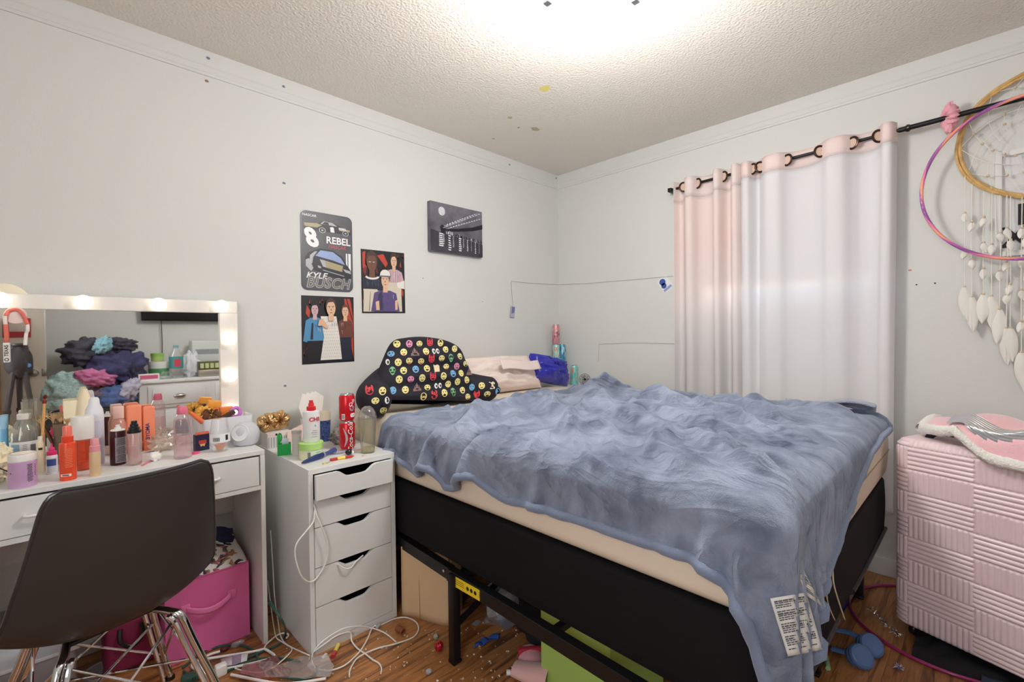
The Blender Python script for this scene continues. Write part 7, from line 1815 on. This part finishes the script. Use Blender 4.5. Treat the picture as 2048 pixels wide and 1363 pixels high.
# ------------------------------------------------------------------ the side of the room seen in the vanity mirror
M_dw = mat('dresser_white', (226, 228, 228), .45)
RY = -.62                                             # dresser front
dx0 = refl(278, 770, RY).x; dzt = .812
t = thing('dresser', 'white dresser with panelled drawers and cup pulls reflected in the vanity mirror', 'dresser', (dx0+.55, RY-.21, 0)); o = Vector((dx0+.55, RY-.21, 0))
def dp(mb, nm, m_, par=t): mb.v = [tuple(Vector(p)-o) for p in mb.v]; return mb.build(nm, m_, par)
q = MB(); q.box(dx0, BY+.03, .06, dx0+1.1, RY, dzt-.028, .003); dp(q, 'carcass', M_dw)
q = MB(); q.box(dx0-.02, BY+.02, dzt-.0275, dx0+1.12, RY+.02, dzt, .006, 3); dp(q, 'top', M_dw)
M_nick = mat('pull_nickel', (190, 188, 184), .25, metal=1)
for row in range(3):
    for col in range(2):
        a, b = dx0+.06+col*.52, dx0+.06+col*.52+.47; z1 = dzt-.055-row*.235; z0 = z1-.20
        q = MB(); q.box(a, RY+.0005, z0, b, RY+.014, z1, .004); q.box(a+.03, RY+.0145, z0+.03, b-.03, RY+.022, z1-.03, .006, 2); d = dp(q, 'drawer', M_dw)
        c = (a+b)/2; q = MB(); q.ball((c, RY+.024, (z0+z1)/2), (.048, .022, .022), 18); dp(q, 'cup_pull', M_nick, d)
for x in (dx0+.03, dx0+1.07):
    for y in (BY+.06, RY-.03): q = MB(); q.box(x-.025, y-.025, 0, x+.025, y+.025, .0595, .004); dp(q, 'leg', M_dw)
# television above
a = refl(283, 645, BY+.09); 
t = thing('television', 'flat black television on the back wall seen in the mirror with its cable hanging', 'television', (a.x+.50, BY+.06, a.z+.02)); 
q = MB(); q.box(-.50, -.02, .0, .50, .025, .56, .006, M=R(-.06, 'X')); q.build('screen_body', BLACKP, t)
q = MB(); q.box(-.488, .0255, .014, .488, .0275, .546, M=R(-.06, 'X')); q.build('screen', mat('screen_black', (16, 17, 20), .12), t)
q = MB(); q.box(-.10, -.055, .18, .10, -.0205, .34, .004); q.build('wall_mount', STEELB, t)
q = MB(); c = refl(323, 680, BY+.03); q.tube([(c.x-a.x-.50, -.02, .01), (c.x-a.x-.495, -.03, -.2), (c.x-a.x-.50, -.03, dzt-a.z-.03)], .004, 8); q.build('cable', INK, t)
# clutter on that dresser
def on(pxl, pxr, pyt, y): a, b = refl(pxl, 740, y), refl(pxr, 740, y); return (a.x+b.x)/2, (b.x-a.x)/2, refl((pxl+pxr)/2, pyt, y).z-dzt
x, r, h = on(296, 338, 722, -.83); t = thing('food_tub', 'white tub with a green label on the reflected dresser', 'tub', (x, -.83, dzt)); bottle([(r*.9, 0), (r, .005), (r, h*.8)]).build('body', mat('tub_white', (230, 232, 228), .4), t); g = MB(); band(g, r, h*.15, h*.6, .2, 2.9, 0, .001); g.build('label', mat('label_leaf', (86, 150, 100), .5), t); bottle([(r*1.05, h*.8), (r*1.05, h), (0, h)]).build('lid', WPLAST, t)
hb = dzt+h+.0005; x, r, h = on(302, 328, 706, -.83); h = refl(315, 706, -.83).z-hb; t = thing('food_tub', 'small lime tub stacked on the white tub of the reflected dresser', 'tub', (x, -.83, hb)); bottle([(r*.9, 0), (r, .004), (r, h*.6)]).build('body', mat('tub_lime', (176, 206, 120), .4), t); bottle([(r*1.05, h*.6), (r*1.05, h), (0, h)]).build('lid', mat('lid_green', (150, 196, 90), .4), t)
x, r, h = on(338, 367, 690, -.74); t = thing('water_bottle', 'large clear bottle with a teal label on the reflected dresser', 'bottle', (x, -.74, dzt)); bottle([(r*.9, 0), (r, .01), (r, h*.68), (r*.35, h*.9), (r*.35, h*.92)]).build('body', CLEAR, t); g = MB(); band(g, r, h*.30, h*.66, 0, PI, 0, .001); band(g, r, h*.36, h*.58, 1.1, 2.0, 1, .002); g.build('label', [mat('label_teal', (70, 150, 150), .5), mat('label_red', (206, 70, 90), .5)], t); bottle([(r*.4, h*.92), (r*.4, h), (0, h)]).build('cap', mat('cap_aqua', (120, 176, 190), .4), t)
x, r, h = on(276, 318, 747, -.66); t = thing('card_box', 'small white and pink flat box at the front of the reflected dresser', 'box', (x, -.66, dzt)); q = MB(); q.box(-r, -.02, 0, r, .02, h, .002); q.build('carton', WPLAST, t); q = MB(); q.box(-r*.85, .0201, h*.2, r*.85, .0215, h*.8); q.build('print', mat('print_magenta', (206, 92, 130), .5), t)
x, r, h = on(382, 450, 680, -.90); q = MB(); q.box(-r, -.09, 0, r, .06, h, .01, 3); q.box(-r*.8, .0605, h*.62, r*.6, .064, h*.75, mi=1); solo(q, 'printer', [mat('printer_pale', (206, 212, 208), .5), mat('printer_dark', (150, 156, 156), .5)], 'pale boxy printer at the back of the reflected dresser', 'printer', loc=(x, -.90, dzt))
x, r, h = on(396, 450, 738, -.72); q = MB(); q.box(-r, -.05, 0, r, .05, h, .004); solo(q, 'metal_tray', mat('tray_steel', (176, 166, 154), .35, metal=.7), 'low steel tray on the reflected dresser under a snack box', 'tray', loc=(x, -.72, dzt)); ht = dzt+h+.0005
h2 = refl(420, 722, -.72).z-ht; t = thing('snack_box', 'dark olive snack box lying on the steel tray in the mirror', 'box', (x, -.72, ht)); q = MB(); q.box(-r, -.045, 0, r, .045, h2, .002); q.build('carton', mat('box_olive', (82, 82, 44), .5), t); q = MB(); 
for k in range(5): q.box(-r*.9+k*r*.36, .0452, h2*.2, -r*.9+k*r*.36+.03, .0462, h2*.8)
q.build('print', mat('box_print', (196, 206, 150), .5), t)
x, r, h = on(368, 396, 706, -.80); q = MB(); q.ball((0, 0, h*.5), (r*1.3, .06, h*.52), 24, wob=.5, ws=3, seed=3); q.v = [(a, b, max(.001, c)) for a, b, c in q.v]; solo(q, 'paper_heap', mat('papers', (226, 230, 236), .7), 'crumpled white papers between bottle and printer in the mirror', 'papers', loc=(x, -.80, dzt))
x, r, h = on(318, 348, 742, -.68); q = MB(); q.ball((0, 0, h*.5), (r, .05, h*.5), 20, wob=.4, ws=3, seed=6); q.v = [(a, b, max(.001, c)) for a, b, c in q.v]; solo(q, 'plastic_wrap', CLEAR, 'ball of clear wrap on the reflected dresser before the tubs', 'wrap', loc=(x, -.68, dzt))
q = MB(); 
for k in range(3): q.tube([(.05*math.cos(a)*(1-.1*k), .02, .05*math.sin(a)+.05) for a in [2*PI*i/20+k for i in range(14)]], .0022, 6)
x, r, h = on(404, 436, 690, -.78); solo(q, 'wire_rack', mat('wire_pale', (206, 208, 206), .3, metal=.6), 'bent pale wire rack on the reflected dresser near the tray', 'rack', loc=(x, -.84, dzt))
# heap of clothes on a hamper
hx_ = refl(185, 760, -.72).x
q = MB(); q.lathe([(.20, 0), (.21, .01), (.25, .62), (.24, .62), (.20, .012), (0, .012)], 30); solo(q, 'laundry_hamper', mat('hamper_white', (222, 222, 216), .6), 'pale laundry hamper buried under the clothes heap in the mirror', 'hamper', loc=(hx_+.03, -.76, 0))
def garment(name, label, pxc, pyc, w, h, dep, y, col, seed, wob=.7, var=0, vscale=40, ws=3.2, rot=0, bump=.9):
    c = refl(pxc, pyc, y); w *= 1.14; h *= 1.14; q = MB()
    def fn(u, v):
        a = 2*PI*u; b = PI*v; d = Vector((math.sin(b)*math.cos(a), math.sin(b)*math.sin(a), -math.cos(b)))
        k = 1+wob*.6*noise.noise(d*ws+Vector((seed*5.1, seed, 0)))+wob*.35*abs(noise.noise(Vector((d.x*4+d.z*9, d.y*4, seed*2.0))))
        return (d.x*w*k*math.cos(rot)-d.z*h*k*math.sin(rot), d.y*dep*k, d.x*w*k*math.sin(rot)+d.z*h*k*math.cos(rot))
    q.grid(fn, 48, 30, cu=True)
    o_ = solo(q, name, mat('garment_'+name+str(seed), col, .9, var=var, vscale=vscale, bump=bump, bscale=26, bdist=.012), label, 'clothes', 'clothes heap on the hamper', loc=c, sharp=180); return o_
garment('sweater', 'dark grey sweater at the top left of the clothes heap', 178, 705, .145, .10, .12, -.78, (78, 78, 90), 1)
garment('jacket', 'navy jacket across the middle of the clothes heap', 232, 735, .17, .15, .14, -.76, (72, 72, 112), 2)
garment('leggings', 'dark patterned leggings at the top right of the clothes heap', 238, 690, .10, .055, .10, -.76, (72, 68, 82), 3, var=.6, vscale=120)
garment('towel', 'fluffy mint towel on the left of the clothes heap', 130, 790, .135, .16, .10, -.66, (168, 196, 194), 4, wob=.4, var=.25, vscale=60, bump=1)
garment('shirt', 'dusty pink shirt in the middle front of the clothes heap', 192, 755, .105, .055, .07, -.62, (206, 122, 166), 5, rot=-.25)
garment('jeans', 'folded blue jeans at the lower right of the clothes heap', 228, 798, .11, .085, .08, -.62, (88, 108, 158), 6, rot=.3)
garment('blouse', 'pleated pale lilac blouse beside the jeans in the heap', 258, 780, .055, .09, .06, -.60, (186, 184, 202), 7, rot=-.5)
garment('tank_top', 'light aqua top tucked on the crown of the clothes heap', 206, 690, .045, .06, .05, -.62, (142, 190, 204), 8, rot=-.5)
garment('pyjamas', 'muted plaid pyjamas under the pink shirt in the heap', 190, 800, .13, .10, .08, -.66, (128, 112, 120), 9, var=.5, vscale=60)
garment('dress', 'dark flecked dress slumping towards the dresser from the heap', 262, 745, .06, .10, .08, -.72, (60, 60, 78), 10, var=.7, vscale=150)
# tripod and wooden wardrobe edge beside the door
tp = refl(38, 740, -.42)
t = thing('tripod', 'dark photo tripod with folded legs seen in the mirror in front of the door', 'tripod', (tp.x, -.42, 0)); M_tri = mat('tripod_dark', (64, 58, 56), .5)
for k in range(3):
    a = k*2*PI/3+.5; q = MB(); q.tube([(.03*math.cos(a), .03*math.sin(a), .98), (.075*math.cos(a), .075*math.sin(a), .66), (.13*math.cos(a), .13*math.sin(a), .012)], [.018, .015, .011], 10); q.lathe([(.021, -.015), (.021, .015)], 12, M=T(.075*math.cos(a), .075*math.sin(a), .66)); q.build('leg', M_tri, t)
q = MB(); q.lathe([(.02, .90), (.045, .94), (.045, 1.0), (.022, 1.02), (.02, 1.14), (.04, 1.15), (.04, 1.165), (0, 1.165)], 18); q.build('centre_column', M_tri, t)
q = MB(); q.ball((0, 0, 1.03), (.075, .05, .13), 20, wob=.25); q.build('bag', mat('bag_charcoal', (58, 54, 54), .7), t)
q = MB(); q.lathe([(.016, 0), (.016, .006), (0, .006)], 14, M=T(.05, .035, 1.0) @ R(-PI/2, 'X')); q.build('blue_knob', mat('knob_blue', (84, 136, 196), .4), t)
w_ = refl(6, 740, -.75); q = MB(); q.box(-.60, -.20, 0, w_.x+.60, .20, 1.42, .004); 
solo(MB().box(-.30, -.08, .0, .0, .08, 1.36, .004), 'wooden_cabinet', mat('oak_brown', (176, 122, 66), .5, var=.2, vscale=12), 'brown oak cabinet edge seen at the left end of the mirror', 'cabinet', loc=(w_.x-.004, -.50, 0))
c = refl(34, 655, -.607+.004); q = MB(); q.box(-.075, 0, -.075, .075, .004, .075, mi=0); q.box(-.05, .0041, -.03, .055, .006, .055, mi=1); solo(q, 'door_poster', [mat('poster_crimson', (150, 36, 40), .5), mat('poster_grey', (176, 164, 156), .5)], 'red and grey notice fixed to the door behind the lanyard', 'notice', loc=(c.x, -.607, c.z))
# ------------------------------------------------------------------ light
lx, ly = 1.30, .895
cl = thing('ceiling_light', 'square frosted glass ceiling light with metal corner clips', 'ceiling light', (lx, ly, WZ), math.radians(45))
MB().box(-.13, -.13, -.03, .13, .13, 0, .006).build('canopy', mat('fixture_white', (240, 240, 238), .5), cl)
M_glow = mat('lamp_glass', (255, 250, 240), .4, emit=5)
def shade(u, v):
    x = (u-.5)*2; y = (v-.5)*2; r = max(abs(x), abs(y))
    return (x*.165, y*.165, -.078+.04*(x*x+y*y)/2*1.0)
MB().grid(shade, 16, 16).build('glass_shade', M_glow, cl, solid=.005)
for k in range(4):
    a = PI/4+k*PI/2
    q = MB().box(-.012, -.004, -.004, .012, .022, .03, .002, M=R(a-PI/2, 'Z') @ T(0, .215, -.05)); q.build('clip', mat('clip_nickel', (160, 165, 172), .3, metal=1), cl)
def light(name, kind, loc, energy, color, **k):
    d = bpy.data.lights.new(name, kind); d.energy = energy; d.color = color
    for a, b in k.items(): setattr(d, a, b)
    o = bpy.data.objects.new(name, d); COL.objects.link(o); o.location = loc; return o
light('ceiling_lamp', 'POINT', (lx, ly, WZ-.36), 27, (1.0, .98, .95), shadow_soft_size=.14)
# added fill light and an invented glowing window, unseen behind the viewer's left
a = light('added_fill', 'AREA', (BX+.04, .0, 1.5), 16, (.97, .985, 1.0), shape='RECTANGLE', size=1.0, size_y=1.1)
a.rotation_euler = Vector((.85, .30, -.10)).to_track_quat('-Z', 'Z').to_euler()
q = MB()
for y0_, z0_, y1_, z1_ in ((-.55, .9, -.5, 2.1), (.5, .9, .55, 2.1), (-.5, .9, .5, .95), (-.5, 2.05, .5, 2.1), (-.5, 1.48, .5, 1.52)):
    q.box(BX, y0_, z0_, BX+.02, y1_, z1_, .002)
w2 = struct(q, 'added_window', M_vinyl)
MB().box(BX+.002, -.5, .95, BX+.006, .5, 2.05).build('pane', mat('added_glow_pane', (235, 242, 250), .2, emit=1.2), w2)
W = bpy.data.worlds.new('world'); S.world = W; W.use_nodes = True
nt = W.node_tree; bg = nt.nodes['Background']
sky = nt.nodes.new('ShaderNodeTexSky'); sky.sky_type = 'NISHITA'; sky.sun_elevation = math.radians(38); sky.sun_rotation = math.radians(115); sky.sun_disc = False
nt.links.new(sky.outputs[0], bg.inputs['Color']); bg.inputs['Strength'].default_value = 1.0
S.view_settings.view_transform = 'Standard'; S.view_settings.look = 'None'; S.view_settings.gamma = 1; S.view_settings.exposure = .60
S.view_settings.use_curve_mapping = False
S.cycles.max_bounces = 9; S.cycles.transparent_max_bounces = 20; S.cycles.diffuse_bounces = 5; S.cycles.glossy_bounces = 4
S.cycles.use_adaptive_sampling = True; S.cycles.adaptive_threshold = .02
S.cycles.sample_clamp_indirect = 6
try: S.cycles.use_light_tree = True
except Exception: pass
